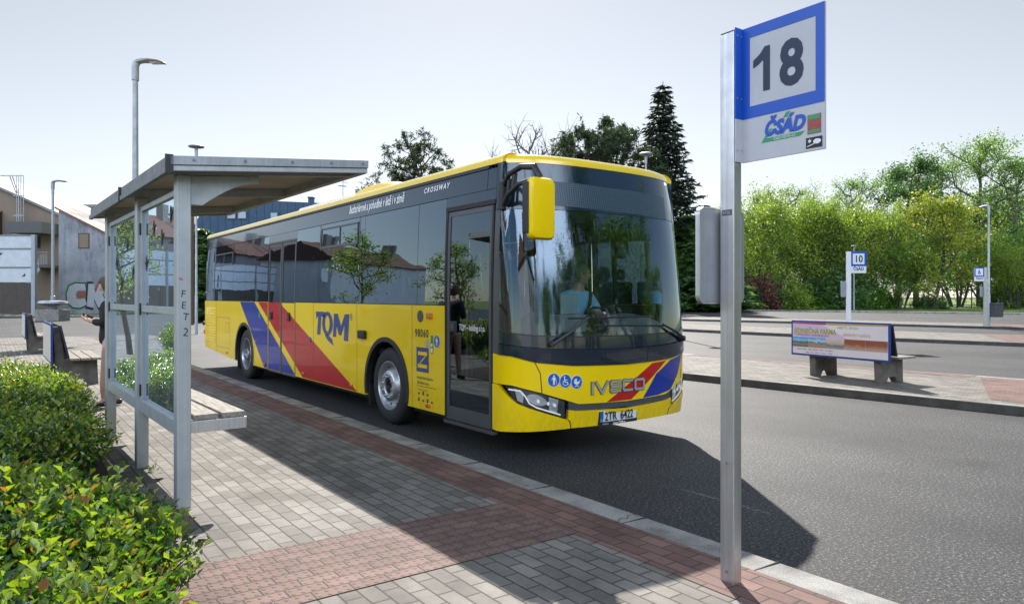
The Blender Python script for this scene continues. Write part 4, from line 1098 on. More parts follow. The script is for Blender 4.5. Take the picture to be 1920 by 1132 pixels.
for x_, y_ in ((0.98, 2.6), (1.50, 3.3), (0.98, 4.9), (0.98, 6.1), (1.5, 6.9), (0.98, 7.7), (1.5, 9.2), (0.98, 9.2)):
    mb = MB(); mb.cyl((x_, y_, 0.44), (x_, y_, 2.6), 0.016, None, 8); mb.build('grab_pole', 'pole_yellow', bus)
mb = MB()
for x_ in (0.98, 1.5): mb.cyl((x_, 2.2, 2.2), (x_, 11.8, 2.2), 0.015, None, 8)
mb.build('handrail', 'pole_yellow', bus)

# ------------------------------------------------------------------ people
def skinmesh(name, verts, edges, m, parent=None, sub=2, root=0, extra=None):
    me = bpy.data.meshes.new(name); me.from_pydata([v_[0] for v_ in verts], edges, [])
    o = bpy.data.objects.new(name, me); COL.objects.link(o)
    sk = o.modifiers.new('s', 'SKIN'); sk.use_smooth_shade = True
    lay = me.skin_vertices[0] if me.skin_vertices else None
    if lay is None:
        bm = bmesh.new(); bm.from_mesh(me); bm.verts.layers.skin.verify(); bm.to_mesh(me); bm.free(); lay = me.skin_vertices[0]
    for i, (p_, r_) in enumerate(verts):
        rr = r_ if isinstance(r_, tuple) else (r_, r_)
        lay.data[i].radius = rr; lay.data[i].use_root = (i == root)
    sb = o.modifiers.new('sub', 'SUBSURF'); sb.levels = sub; sb.render_levels = sub
    bpy.context.view_layer.update()
    me2 = bpy.data.meshes.new_from_object(o.evaluated_get(bpy.context.evaluated_depsgraph_get()))
    o.modifiers.clear(); o.data = me2; me2.name = name
    me2.materials.clear(); me2.materials.append(M[m])
    me2.polygons.foreach_set('use_smooth', [True] * len(me2.polygons))
    if parent is not None: o.parent = parent
    return o
def head_mesh(c, face, up=Vector((0, 0, 1)), s=1.0):
    """sphere-based head: skull, brow, nose, lips, chin, ears; c centre, face unit vector"""
    f = Vector(face).normalized(); r_ = f.cross(up).normalized(); u_ = r_.cross(f)
    vs = []; fs = []; nu, nv = 40, 32
    for j in range(nv + 1):
        ph = math.pi * j / nv
        for i in range(nu):
            th = 2 * math.pi * i / nu
            x, y, z = math.sin(ph) * math.sin(th), math.sin(ph) * math.cos(th), math.cos(ph)   # y forward
            X, Y, Z = x * 0.074, y * 0.094, z * 0.118
            if z < 0: X *= 1 - 0.38 * (-z) ** 1.3; 
            if z < 0 and y < 0: Y *= 1 - 0.45 * (-z)
            g = lambda a, b, w: math.exp(-((x - a) ** 2 + (z - b) ** 2) / w)
            if y > 0:
                Y += 0.026 * g(0, -0.17, 0.012) + 0.014 * g(0, 0.0, 0.012) + 0.006 * g(0, 0.25, 0.05)
                Y -= 0.010 * (g(0.36, 0.06, 0.02) + g(-0.36, 0.06, 0.02))
                Y += 0.009 * g(0, -0.46, 0.01) + 0.012 * g(0, -0.8, 0.03) - 0.004 * g(0, -0.56, 0.006)
            e = math.exp(-((abs(x) - 0.97) ** 2 / 0.004 + (z + 0.05) ** 2 / 0.05 + (y + 0.08) ** 2 / 0.02))
            X += math.copysign(0.018 * e, x)
            vs.append(Vector(c) + (r_ * X + f * Y + u_ * Z) * s)
    for j in range(nv):
        for i in range(nu): fs.append((j * nu + i, j * nu + (i + 1) % nu, (j + 1) * nu + (i + 1) % nu, (j + 1) * nu + i))
    return vs, fs, (f, r_, u_)
def hair_cap(c, frame, m, parent, s=1.0, low=-0.2, back=-0.55, name='hair', vol=1.10):
    f, r_, u_ = frame; vs = []; fs = []; nu, nv = 36, 18
    rnd = random.Random(3)
    for j in range(nv + 1):
        for i in range(nu):
            th = 2 * math.pi * i / nu; y0 = math.cos(th)
            zmin = 0.42 if y0 > 0.55 else (low if y0 > -0.1 else back)
            phm = math.acos(zmin); ph = phm * j / nv
            x, y, z = math.sin(ph) * math.sin(th), math.sin(ph) * math.cos(th), math.cos(ph)
            k = vol + rnd.uniform(-0.02, 0.02)
            if j == nv: k = 0.99
            X, Y, Z = x * 0.074 * k, y * 0.094 * k, z * 0.118 * (k + 0.02)
            if z < 0: X *= 1 - 0.30 * (-z) ** 1.3
            if z < 0 and y < 0: Y *= 1 - 0.35 * (-z)
            vs.append(Vector(c) + (r_ * X + f * Y + u_ * Z) * s)
    for j in range(nv):
        for i in range(nu): fs.append((j * nu + i, j * nu + (i + 1) % nu, (j + 1) * nu + (i + 1) % nu, (j + 1) * nu + i))
    mb_ = MB(); mb_.add(vs, fs); return mb_.build(name, m, parent, smooth=True)
def join_into(o, vs, fs):
    bm = bmesh.new(); bm.from_mesh(o.data)
    nv_ = [bm.verts.new(v_) for v_ in vs]
    for f in fs:
        q = []
        for i in f:
            if nv_[i] not in q: q.append(nv_[i])
        if len(q) > 2:
            try: fc = bm.faces.new(q); fc.smooth = True
            except ValueError: pass
    bmesh.ops.remove_doubles(bm, verts=bm.verts, dist=0.0004)
    bmesh.ops.recalc_face_normals(bm, faces=bm.faces)
    bm.to_mesh(o.data); bm.free()
def hand(V, Ed, wrist, d, palm_n, root, curl=0.5, s=1.0):
    """append palm + five finger chains. d = direction of the palm, palm_n = normal the fingers curl towards"""
    d = Vector(d).normalized(); nrm = Vector(palm_n).normalized(); nrm = (nrm - d * nrm.dot(d)).normalized(); sd = d.cross(nrm)
    w0 = Vector(wrist)
    V.append((w0 + d * 0.035 * s, (0.030 * s, 0.016 * s))); i0 = len(V) - 1; Ed.append((root, i0))
    V.append((w0 + d * 0.075 * s, (0.033 * s, 0.015 * s))); i1 = len(V) - 1; Ed.append((i0, i1))
    for k, (o_, L) in enumerate(((-0.028, 0.062), (-0.010, 0.074), (0.009, 0.070), (0.027, 0.055))):
        p_ = w0 + d * 0.092 * s + sd * o_ * s
        V.append((p_, 0.0085 * s)); a = len(V) - 1; Ed.append((i1, a))
        ang = 0.0
        for j in range(3):
            ang += curl * (0.9 if j else 0.5)
            p_ = p_ + (d * math.cos(ang) + nrm * math.sin(ang)) * (L * (0.42, 0.32, 0.26)[j]) * s
            V.append((p_, (0.0085, 0.0078, 0.0065)[j] * s)); Ed.append((a, len(V) - 1)); a = len(V) - 1
    p_ = w0 + d * 0.035 * s - sd * 0.030 * s + nrm * 0.005
    V.append((p_, 0.011 * s)); a = len(V) - 1; Ed.append((i0, a))
    for q, st_ in (((-0.55, 0.8, 0.3), 0.032), ((-0.25, 0.85, 0.5), 0.028)):
        p_ = p_ + (sd * q[0] + d * q[1] + nrm * q[2]).normalized() * st_ * s
        V.append((p_, 0.0095 * s)); Ed.append((a, len(V) - 1)); a = len(V) - 1

# driver (bus frame offset)
def W(x, y, z): return Vector((4.0 + x, 5.25 + y, z))
def P0(v_): return v_
hc = W(1.75, 1.24, 1.865)
V = [(W(1.75, 1.34, 1.12), 0.13), (W(1.75, 1.36, 1.30), 0.125), (W(1.75, 1.36, 1.50), 0.14), (W(1.75, 1.33, 1.62), (0.12, 0.09)), (W(1.75, 1.30, 1.70), 0.058), (W(1.75, 1.27, 1.79), 0.056)]
Ed = [(0, 1), (1, 2), (2, 3), (3, 4), (4, 5)]
for sg in (-1, 1):
    b0 = len(V)
    V += [(W(1.75 + sg * 0.17, 1.33, 1.60), 0.06), (W(1.75 + sg * 0.24, 1.20, 1.38), 0.046), (W(1.75 + sg * 0.20, 0.98, 1.36), 0.034)]
    Ed += [(3, b0), (b0, b0 + 1), (b0 + 1, b0 + 2)]
    hand(V, Ed, W(1.75 + sg * 0.20, 0.98, 1.36), (-sg * 0.15, -1, 0.25), (-sg * 0.2, 0, -1), b0 + 2, 0.75)
    b0 = len(V)
    V += [(W(1.75 + sg * 0.11, 1.20, 1.14), 0.085), (W(1.75 + sg * 0.13, 0.86, 1.12), 0.06), (W(1.75 + sg * 0.13, 0.80, 0.75), 0.045), (W(1.75 + sg * 0.13, 0.62, 0.66), 0.035)]
    Ed += [(0, b0), (b0, b0 + 1), (b0 + 1, b0 + 2), (b0 + 2, b0 + 3)]
drv = skinmesh('person', V, Ed, 'skin')
tag(drv, 'bus driver with grey hair, glasses and blue shirt at the wheel, wearing a seat belt', 'person')
vs, fs, frm = head_mesh(hc, (0.75, -0.62, -0.02)); join_into(drv, vs, fs)
hair_cap(hc, frm, 'hair_grey', drv)
V = [(W(1.75, 1.34, 1.10), 0.150), (W(1.75, 1.36, 1.30), 0.150), (W(1.75, 1.36, 1.48), 0.165), (W(1.75, 1.33, 1.61), (0.15, 0.115)), (W(1.75, 1.315, 1.675), 0.078)]
Ed = [(0, 1), (1, 2), (2, 3), (3, 4)]
for sg in (-1, 1):
    b0 = len(V); V += [(W(1.75 + sg * 0.18, 1.33, 1.58), 0.088), (W(1.75 + sg * 0.25, 1.22, 1.40), 0.072)]; Ed += [(3, b0), (b0, b0 + 1)]
skinmesh('shirt', V, Ed, 'shirt_blue', drv)
V = [(W(1.75, 1.34, 1.08), 0.145)]; Ed = []
for sg in (-1, 1):
    b0 = len(V); V += [(W(1.75 + sg * 0.11, 1.20, 1.14), 0.10), (W(1.75 + sg * 0.13, 0.85, 1.11), 0.075), (W(1.75 + sg * 0.13, 0.80, 0.74), 0.06)]; Ed += [(0, b0), (b0, b0 + 1), (b0 + 1, b0 + 2)]
skinmesh('trousers', V, Ed, 'interior_dark', drv)
mb = MB(); mb.tube([W(1.90, 1.34, 1.70), W(1.88, 1.22, 1.64), W(1.83, 1.19, 1.50), W(1.74, 1.18, 1.36), W(1.62, 1.2, 1.18)], 0.022, 6); mb.build('seat_belt', 'satin_black', drv)
f_, r_, u_ = frm
mb = MB()
for sg in (-1, 1):
    cc = hc + r_ * 0.031 * sg + f_ * 0.099 + u_ * 0.010
    mb.tube([cc + r_ * 0.024 * math.cos(a) + u_ * 0.018 * math.sin(a) for a in np.linspace(0, 2 * math.pi, 13)], 0.0025, 5)
    mb.tube([cc + r_ * 0.024 * sg, hc + r_ * 0.078 * sg + u_ * 0.012], 0.0025, 5)
mb.build('glasses', 'satin_black', drv)
# ------------------------------------------------------------------ ground, road, pavements
FW, RT = Vector((math.sin(R(36)), math.cos(R(36)), 0)), Vector((math.cos(R(36)), -math.sin(R(36)), 0))
def at(px, d):                     # ground point seen at photo column px at distance d
    return FW * d + RT * ((px - 960) * d / 1350)
def zh(py, d): return CAMH - (py - 555) * d / 1350
def sheet(name, pts, z, m, kind='structure', depth=0.0):
    mb_ = MB(); n = len(pts)
    if depth > 0: mb_.prism(pts, lambda u, v_, t: (u, v_, t), z - depth, z)
    else: mb_.add([(a, b, z) for a, b in pts], [tuple(range(n))])
    o = mb_.build(name, m)
    if depth <= 0:
        if o.data.polygons[0].normal.z < 0: o.data.flip_normals()
    return tag(o, kind=kind)
sheet('ground', [(-900, -300), (900, -300), (900, 1200), (-900, 1200)], -0.02, 'grass_mat')
bk = [(20.0, 78.0), (49.0, 64.5), (62.8, 53.2), (71.8, 24.1), (76, -20)]      # kerb at the back of the station
sheet('road', [(-60, -60), (76, -60)] + list(reversed(bk)) + [(8, 62), (-10, 74), (-60, 90)], 0.0, 'asphalt')
HP = 0.12
plat = [(3.34, -8), (3.34, 4.0), (3.34, 29.0), (3.0, 30.3), (2.2, 31.0), (-3.8, 31.2), (-4, -8)]
sheet('pavement', plat, HP, 'paver_grey', depth=0.14)
sheet('pavement', [(2.95, -8), (3.338, -8), (3.338, 29.5), (2.95, 29.9)], HP + 0.004, 'paver_red')
sheet('tactile_paving', [(0.2, 3.40), (2.949, 3.40), (2.949, 4.22), (0.2, 4.22)], HP + 0.004, 'paver_tactile')
sheet('pavement', [(-3.5, 26.5), (2.0, 26.5), (2.0, 27.2), (-3.5, 27.2)], HP + 0.004, 'paver_red')
# kerb along the bus with joints every metre
mb = MB()
prof_k = [(3.342, -0.01), (3.342, HP + 0.002), (3.560, HP - 0.004), (3.585, HP - 0.03), (3.60, -0.01)]
mb.prism(prof_k, lambda u, v_, t: (u, t, v_), -8, 29.0)
tag(mb.build('kerb', 'kerb_stone'), kind='structure')
jm = MB()
for k in range(-7, 29): jm.box(3.343, 3.562, k + 0.37, k + 0.377, HP - 0.004, HP + 0.0035)
tag(jm.build('kerb', 'soil'), kind='structure')
cr = MB(); cp = [(3.345, 3.42), (3.40, 3.45), (3.43, 3.42), (3.49, 3.47), (3.56, 3.45)]
for (a, b), (c, d) in zip(cp, cp[1:]): cr.add([(a, b - 0.004, HP + 0.0042), (c, d - 0.004, HP + 0.0042), (c, d + 0.004, HP + 0.0042), (a, b + 0.004, HP + 0.0042)], [(0, 1, 2, 3)])
tag(cr.build('kerb', 'soil'), kind='structure')
arc = [(3.34 + 0.24, 29.0)]
def island(pts, reds=()):
    sheet('kerb', pts, HP, 'kerb_shaded', depth=0.14)
    c = Vector((sum(p[0] for p in pts) / len(pts), sum(p[1] for p in pts) / len(pts)))
    for wd_, zz_, m_, nm_ in ((0.03, 0.003, 'kerb_stone', 'kerb'), (0.2, 0.006, 'paver_grey', 'pavement')): island_top(pts, c, wd_, zz_, m_, nm_)
    for r_ in reds: sheet('pavement', r_, HP + 0.010, 'paver_red')
def island_top(pts, c, wd_, zz_, m_, nm_):
    n = len(pts); ins = []
    for i in range(n):
        a, b, d = Vector(pts[i - 1]), Vector(pts[i]), Vector(pts[(i + 1) % n])
        e1, e2 = (b - a).normalized(), (d - b).normalized()
        nn = Vector((-(e1.y + e2.y), e1.x + e2.x)).normalized()
        if (c - b).dot(nn) < 0: nn = -nn
        ins.append(tuple(b + nn * wd_))
    sheet(nm_, ins, HP + zz_, m_)
island([(10.2, 18), (10.78, 9.17), (10.96, 6.31), (11.17, 3.75), (11.6, -4), (15.5, -4), (14.99, 5.04), (14.68, 8.33), (14.53, 12.3), (14.2, 18)],
       [[(11.55, 4.3), (14.6, 5.6), (14.9, 0.0), (11.7, -0.5)], [(14.15, 12), (14.45, 12), (14.75, 5.7), (14.3, 5.7)]])
island([(24.6, 34), (25.33, 21.45), (25.5, 15.54), (26.44, 8.89), (27.5, -8), (32.3, -8), (31.6, 11.0), (30.4, 19.24), (29.6, 25.08), (29, 34)], [[(26.9, 9.5), (31.2, 12), (31.4, 8.0), (27.2, 5.5)]])
island([(35.2, 42), (36.4, 30), (38.6, 22), (39.6, 13.2), (40.5, -8), (44.2, -8), (43.4, 14.5), (42.6, 24), (41, 33), (40, 42)], [[(40.2, 15), (43.0, 16), (43.1, 12), (40.4, 11)]])
# back kerb + verge
def ribbon(pts, w0, w1, z0, z1, m, name='kerb'):
    mb_ = MB(); L = []
    for i, p_ in enumerate(pts):
        a = Vector(pts[max(i - 1, 0)]); b = Vector(pts[min(i + 1, len(pts) - 1)]); t = (b - a).normalized(); n_ = Vector((-t.y, t.x))
        if n_.dot(Vector((0.6, 0.8))) < 0: n_ = -n_
        q = Vector(p_); L.append((q + n_ * w0, q + n_ * w1))
    vs = []
    for a, b in L: vs += [(a.x, a.y, z0), (a.x, a.y, z1), (b.x, b.y, z1), (b.x, b.y, z0)]
    fs = [(4 * i + k, 4 * i + (k + 1) % 4, 4 * i + 4 + (k + 1) % 4, 4 * i + 4 + k) for i in range(len(L) - 1) for k in range(4)]
    fs += [(0, 1, 2, 3), tuple(4 * (len(L) - 1) + k for k in range(4))]
    mb_.add(vs, fs); return tag(mb_.build(name, m), kind='structure')
ribbon(bk, 0.0, 0.2, -0.01, 0.14, 'kerb_stone')
ribbon(bk, 0.2, 2.6, -0.01, 0.12, 'paver_grey', 'pavement')
lk_ = [tuple(at(-200, 58).xy), tuple(at(60, 57).xy), tuple(at(220, 57).xy), tuple(at(420, 62).xy)]
ribbon(lk_, 0.0, 0.2, -0.01, 0.14, 'kerb_stone')
ribbon(lk_, 0.2, 14.0, -0.01, 0.10, 'grass_mat', 'grass')

# ------------------------------------------------------------------ leaves and branches
def quads(C, U, Vv):
    n = len(C)
    P_ = np.stack([C - U, C + Vv - U * 0.1, C + U, C - Vv - U * 0.1], 1).reshape(-1, 3)
    F_ = np.arange(4 * n).reshape(-1, 4)
    return P_, F_
def np_mesh(name, P_, F_, m):
    me = bpy.data.meshes.new(name); k = F_.shape[1]
    me.vertices.add(len(P_)); me.vertices.foreach_set('co', P_.astype(np.float32).ravel())
    me.loops.add(F_.size); me.loops.foreach_set('vertex_index', F_.astype(np.int32).ravel())
    me.polygons.add(len(F_)); me.polygons.foreach_set('loop_start', np.arange(0, F_.size, k, dtype=np.int32))
    me.polygons.foreach_set('loop_total', np.full(len(F_), k, dtype=np.int32))
    me.update(calc_edges=True); me.validate(); me.materials.append(M[m]); return me
def obj_me(name, me, parent=None):
    o = bpy.data.objects.new(name, me); COL.objects.link(o)
    if parent is not None: o.parent = parent
    return o
def rdir(rng, n):
    v_ = rng.normal(size=(n, 3)); return v_ / np.linalg.norm(v_, axis=1)[:, None]
def leaf_quads(rng, C, size, asp=0.55, flat=0.0):
    n = len(C); u = rdir(rng, n); b = rdir(rng, n)
    if flat: b[:, 2] += flat; u[:, 2] *= (1 - min(flat, 0.9))
    u /= np.linalg.norm(u, axis=1)[:, None]
    v_ = np.cross(u, b); v_ /= (np.linalg.norm(v_, axis=1)[:, None] + 1e-9)
    s_ = size * rng.uniform(0.6, 1.3, n)[:, None]
    return quads(C, u * s_ * 0.5, v_ * s_ * 0.5 * asp)
def tree_parts(seed, H, cb, cr, kind):
    """trunk/limb tubes and leaf positions for one tree"""
    rng = np.random.default_rng(seed); mb_ = MB(); tips = []
    def limb(p_, d, L, r_, lev, maxlev):
        n = 5 if lev < 2 else 3
        pts = [np.array(p_)]; dd = np.array(d, float)
        up = {'bush': 0.16, 'tall': 0.14, 'pine': 0.05, 'bare': 0.16}.get(kind, 0.1)
        for i in range(n):
            dd = dd + rng.normal(0, 0.16, 3) + np.array([0, 0, up]); dd /= np.linalg.norm(dd)
            pts.append(pts[-1] + dd * L / n)
        mb_.tube([tuple(q) for q in pts], [max(0.008, r_ * (1 - 0.75 * i / n)) for i in range(n + 1)], 5 if lev < 2 else 3)
        if lev >= maxlev - 1:
            for i in range(1, n + 1): tips.append((pts[i], lev))
        if lev < maxlev:
            k = {0: 5, 1: 5, 2: 4}.get(lev, 3)
            for j in range(k):
                t = rng.uniform(0.3, 1.0); i = min(n - 1, int(t * n)); q = pts[i] + (pts[i + 1] - pts[i]) * (t * n - i)
                side_ = rng.normal(size=3); side_ -= dd * side_.dot(dd); side_ /= np.linalg.norm(side_)
                limb(q, dd * 0.6 + side_ * 0.8, L * rng.uniform(0.42, 0.62), r_ * 0.45, lev + 1, maxlev)
    if kind in ('bush', 'tall', 'bare', 'small'):
        nst = 5 if kind == 'bush' else 1
        for s_ in range(nst):
            a = 2 * math.pi * s_ / nst + rng.uniform(0, 1); base = np.array([0.5 * math.cos(a), 0.5 * math.sin(a), 0]) * (kind == 'bush')
            n = 8; pts = [base]; dd = np.array([0.25 * math.cos(a), 0.25 * math.sin(a), 1]) if kind == 'bush' else np.array([0, 0, 1.0])
            top = H * (0.86 if kind != 'bush' else rng.uniform(0.6, 0.85)); r0 = H * (0.018 if kind != 'bush' else 0.009)
            for i in range(n):
                dd = dd + np.append(rng.normal(0, 0.06, 2), 0.05); dd /= np.linalg.norm(dd); pts.append(pts[-1] + dd * top / n)
            mb_.tube([tuple(q) for q in pts], [r0 * (1 - 0.85 * i / n) for i in range(n + 1)], 7)
            nl = 16 if kind != 'bush' else 9
            for j in range(nl):
                t = cb + (1 - cb) * (j + rng.uniform(0, 1)) / nl; i = min(n - 1, int(t * n)); q = pts[i] + (pts[i + 1] - pts[i]) * (t * n - i)
                az = j * 2.4 + rng.uniform(-0.5, 0.5); el = rng.uniform(0.15, 0.75)
                tt = (t - cb) / (1 - cb); L = cr * (math.sin(math.pi * min(1, 0.22 + 0.78 * tt)) ** 0.6 + 0.2) * rng.uniform(0.65, 1.1)
                limb(q, (math.cos(az) * math.cos(el), math.sin(az) * math.cos(el), math.sin(el)), L, r0 * 0.4, 1, 3 if kind != 'bare' else 3)
            for i in range(n - 2, n + 1): tips.append((pts[i], 2))
    if kind == 'pine':
        n = 8; pts = [np.zeros(3)]; dd = np.array([0.05, 0, 1.0])
        for i in range(n): dd = dd + np.append(rng.normal(0, 0.07, 2), 0.04); dd /= np.linalg.norm(dd); pts.append(pts[-1] + dd * H * 0.9 / n)
        mb_.tube([tuple(q) for q in pts], [H * 0.02 * (1 - 0.8 * i / n) for i in range(n + 1)], 7)
        for j in range(22):
            t = cb + (1 - cb) * (j + rng.uniform(0, 1)) / 22; i = min(n - 1, int(t * n)); q = pts[i] + (pts[i + 1] - pts[i]) * (t * n - i)
            az = j * 2.4; el = rng.uniform(0.0, 0.5); tt = (t - cb) / (1 - cb)
            limb(q, (math.cos(az) * math.cos(el), math.sin(az) * math.cos(el), math.sin(el)), cr * (1.05 - 0.6 * tt) * rng.uniform(0.6, 1.1), H * 0.006, 1, 3)
    return rng, mb_, tips
PROTO = {}
def make_tree(key, seed, H, cb, cr, kind, leafm, nleaf, lsize, sig, barkm='bark'):
    rng, mb_, tips = tree_parts(seed, H, cb, cr, kind)
    tr_ = mb_.build('trunk', barkm, None, smooth=True, fix=False).data
    bpy.data.objects.remove(bpy.data.objects[-1] if False else [o for o in bpy.data.objects if o.data == tr_][0])
    cm = None
    if nleaf:
        T = np.array([t[0] for t in tips]); 
        dens = rng.uniform(0.05, 1, len(T)) ** 1.5; dens /= dens.sum()
        idx = rng.choice(len(T), nleaf, p=dens)
        C = T[idx] + rng.normal(0, sig, (nleaf, 3))
        if kind == 'pine':
            C = T[idx] + rdir(rng, nleaf) * rng.uniform(0, sig * 1.8, nleaf)[:, None] + np.array([0, 0, sig * 0.5])
        C = C[C[:, 2] > 0.15 * cb * H]
        P_, F_ = leaf_quads(rng, C, lsize, 0.6 if kind != 'pine' else 0.22)
        cm = np_mesh('crown', P_, F_, leafm)
    if cm is not None:
        co = np.array([v_.co for v_ in cm.vertices]); c_ = np.percentile(co[:, :2], [3, 97], axis=0).mean(0); H = float(np.percentile(co[:, 2], 99.7))
    else:
        co = np.array([v_.co for v_ in tr_.vertices]); c_ = co[:, :2].mean(0); H = float(co[:, 2].max())
    for me_ in (tr_, cm):
        if me_ is not None: me_.transform(Matrix.Translation((-c_[0], -c_[1], 0)))
    PROTO[key] = (tr_, cm, H)
def make_spruce(key, seed, H, rb, n_leaf=26000, leafm='leaf_spruce', cb=0.06):
    rng = np.random.default_rng(seed); mb_ = MB()
    mb_.tube([(0, 0, 0), (0.05, 0, H * 0.5), (0, 0, H)], [H * 0.014, H * 0.008, 0.02], 7)
    C, U = [], []
    z = H * cb; k = 0
    while z < H * 0.985:
        t = z / H; Rr = rb * (1 - t) ** 0.82 * rng.uniform(0.75, 1.1) + 0.15
        nb = 7 if t < 0.8 else 5
        for j in range(nb):
            az = 2 * math.pi * (j + rng.uniform(-.25, .25)) / nb + k; L = Rr * rng.uniform(0.65, 1.15)
            n = 6; p_ = np.array([0, 0, z]); pts = [p_]
            for i in range(n):
                dz_ = (0.28 - 0.75 * (i / n) + (0.5 if i >= n - 2 else 0)) * (0.4 + 0.6 * (1 - t))
                p_ = p_ + np.array([math.cos(az), math.sin(az), dz_]) * L / n; pts.append(p_)
            mb_.tube([tuple(q) for q in pts], [0.05 * (1 - t) + 0.015] + [0.02] * (n - 1) + [0.005], 3)
            m_ = int(24 * L / rb * 5) + 12
            tt = rng.uniform(0.12, 1, m_) ** 0.8 * n; ii = np.minimum(n - 1, tt.astype(int)); Pa = np.array(pts)
            q = Pa[ii] + (Pa[ii + 1] - Pa[ii]) * (tt - ii)[:, None]
            w_ = (0.10 + 0.30 * (1 - tt / n) * L * 0.5)[:, None]
            off = rng.normal(0, 1, (m_, 3)) * w_; off[:, 2] = -np.abs(off[:, 2]) * 0.9
            C.append(q + off); sd = np.stack([np.cos(az + rng.normal(0, 0.9, m_)), np.sin(az + rng.normal(0, 0.9, m_)), rng.uniform(-0.9, -0.05, m_)], 1)
            U.append(sd)
        z += H * 0.022 * rng.uniform(0.8, 1.25); k += 0.7
    C = np.concatenate(C); U = np.concatenate(U); U /= np.linalg.norm(U, axis=1)[:, None]
    b = rdir(rng, len(C)); v_ = np.cross(U, b); v_ /= np.linalg.norm(v_, axis=1)[:, None] + 1e-9
    s_ = rng.uniform(0.2, 0.5, len(C))[:, None]
    P_, F_ = quads(C, U * s_ * 0.6, v_ * s_ * 0.20)
    tr_ = mb_.build('trunk', 'bark', None, fix=False); td = tr_.data; bpy.data.objects.remove(tr_)
    PROTO[key] = (td, np_mesh('crown', P_, F_, leafm), H)
make_tree('spring1', 11, 14, 0.06, 3.6, 'bush', 'leaf_spring', 15000, 0.24, 0.42)
make_tree('spring2', 12, 14, 0.05, 3.9, 'bush', 'leaf_spring', 15000, 0.24, 0.45)
make_tree('green1', 13, 14, 0.06, 3.8, 'bush', 'leaf_green', 15000, 0.25, 0.45)
make_tree('golden1', 14, 14, 0.08, 3.8, 'tall', 'leaf_golden', 14000, 0.26, 0.40)
make_tree('tall1', 15, 20, 0.30, 4.4, 'tall', 'leaf_dark', 15000, 0.28, 0.42)
make_tree('tall2', 16, 20, 0.34, 4.0, 'tall', 'leaf_green', 6500, 0.24, 0.42, 'bark_grey')
make_tree('tall3', 17, 20, 0.40, 3.6, 'tall', 'leaf_green', 3600, 0.22, 0.38, 'bark_grey')
make_tree('bare1', 18, 14, 0.35, 3.6, 'bare', None, 0, 0, 0, 'bark_grey')
make_tree('pine1', 19, 15, 0.45, 4.6, 'pine', 'leaf_pine', 24000, 0.38, 0.21)
make_tree('pine2', 20, 15, 0.40, 4.0, 'pine', 'leaf_pine', 24000, 0.38, 0.22)
make_tree('pine3', 24, 15, 0.5, 5.0, 'pine', 'leaf_pine', 17000, 0.34, 0.17)
make_tree('small1', 21, 4.4, 0.30, 0.9, 'small', 'leaf_spring', 2600, 0.085, 0.12)
make_spruce('spruce1', 22, 24, 4.4)
make_spruce('thuja', 23, 9, 2.2, leafm='leaf_dark', cb=0.03)
def shrub_proto(key, seed, rx, H, leafm, n, ls):
    rng = np.random.default_rng(seed); u = rdir(rng, n); u[:, 2] = np.abs(u[:, 2])
    lob = 1 + 0.22 * np.sin(u[:, 0] * 7 + seed) * np.cos(u[:, 1] * 6) + 0.18 * np.sin(u[:, 2] * 9 + u[:, 0] * 5)
    r_ = rng.uniform(0.45, 1, n) ** 0.6 * lob
    C = u * r_[:, None] * np.array([rx, rx, H]); P_, F_ = leaf_quads(rng, C, ls)
    mb_ = MB()
    for k in range(9):
        a = k * 0.7; mb_.tube([(0, 0, 0), (rx * 0.3 * math.cos(a), rx * 0.3 * math.sin(a), H * 0.5), (rx * 0.6 * math.cos(a), rx * 0.6 * math.sin(a), H * 0.85)], [0.05, 0.03, 0.01], 4)
    s_ = mb_.build('stem', 'bark', None, fix=False); sd = s_.data; bpy.data.objects.remove(s_)
    PROTO[key] = (sd, np_mesh('foliage', P_, F_, leafm), H)
shrub_proto('shrub_purple', 31, 2.0, 3.2, 'leaf_purple', 5000, 0.22)
shrub_proto('shrub_green', 32, 2.0, 2.6, 'leaf_green', 6000, 0.20)
shrub_proto('shrub_yellow', 33, 1.6, 2.6, 'leaf_spring', 5000, 0.2)
shrub_proto('shrub_dark', 34, 2.4, 3.0, 'leaf_dark', 7000, 0.22)
NAMES = {'spring': 'leafy_tree', 'green': 'leafy_tree', 'golden': 'leafy_tree', 'tall': 'tall_tree', 'bare': 'bare_tree', 'pine': 'pine_tree', 'small': 'young_tree', 'spruce': 'spruce_tree', 'thuja': 'conifer', 'shrub_': 'shrub'}
def plant(key, pos, height, label, cat='tree', group=None, rz=0.0, wide=1.0):
    tr_, cm, H = PROTO[key]
    nm = next(v_ for k, v_ in NAMES.items() if key.startswith(k))
    e = empty(nm, (pos[0], pos[1], pos[2] if len(pos) > 2 else 0.0), rz); s_ = height / H; e.scale = (s_ * wide, s_ * wide, s_)
    obj_me('stem' if cat == 'shrub' else 'trunk', tr_, e)
    if cm is not None: obj_me('foliage' if cat == 'shrub' else 'crown', cm, e)
    return tag(e, label, cat, group)
def plant_px(key, px, top, d, label, cat='tree', group=None, rz=0.0, wide=1.0):
    return plant(key, at(px, d), zh(top, d), label, cat, group, rz, wide)
G1 = 'trees along the far side of the bus station'
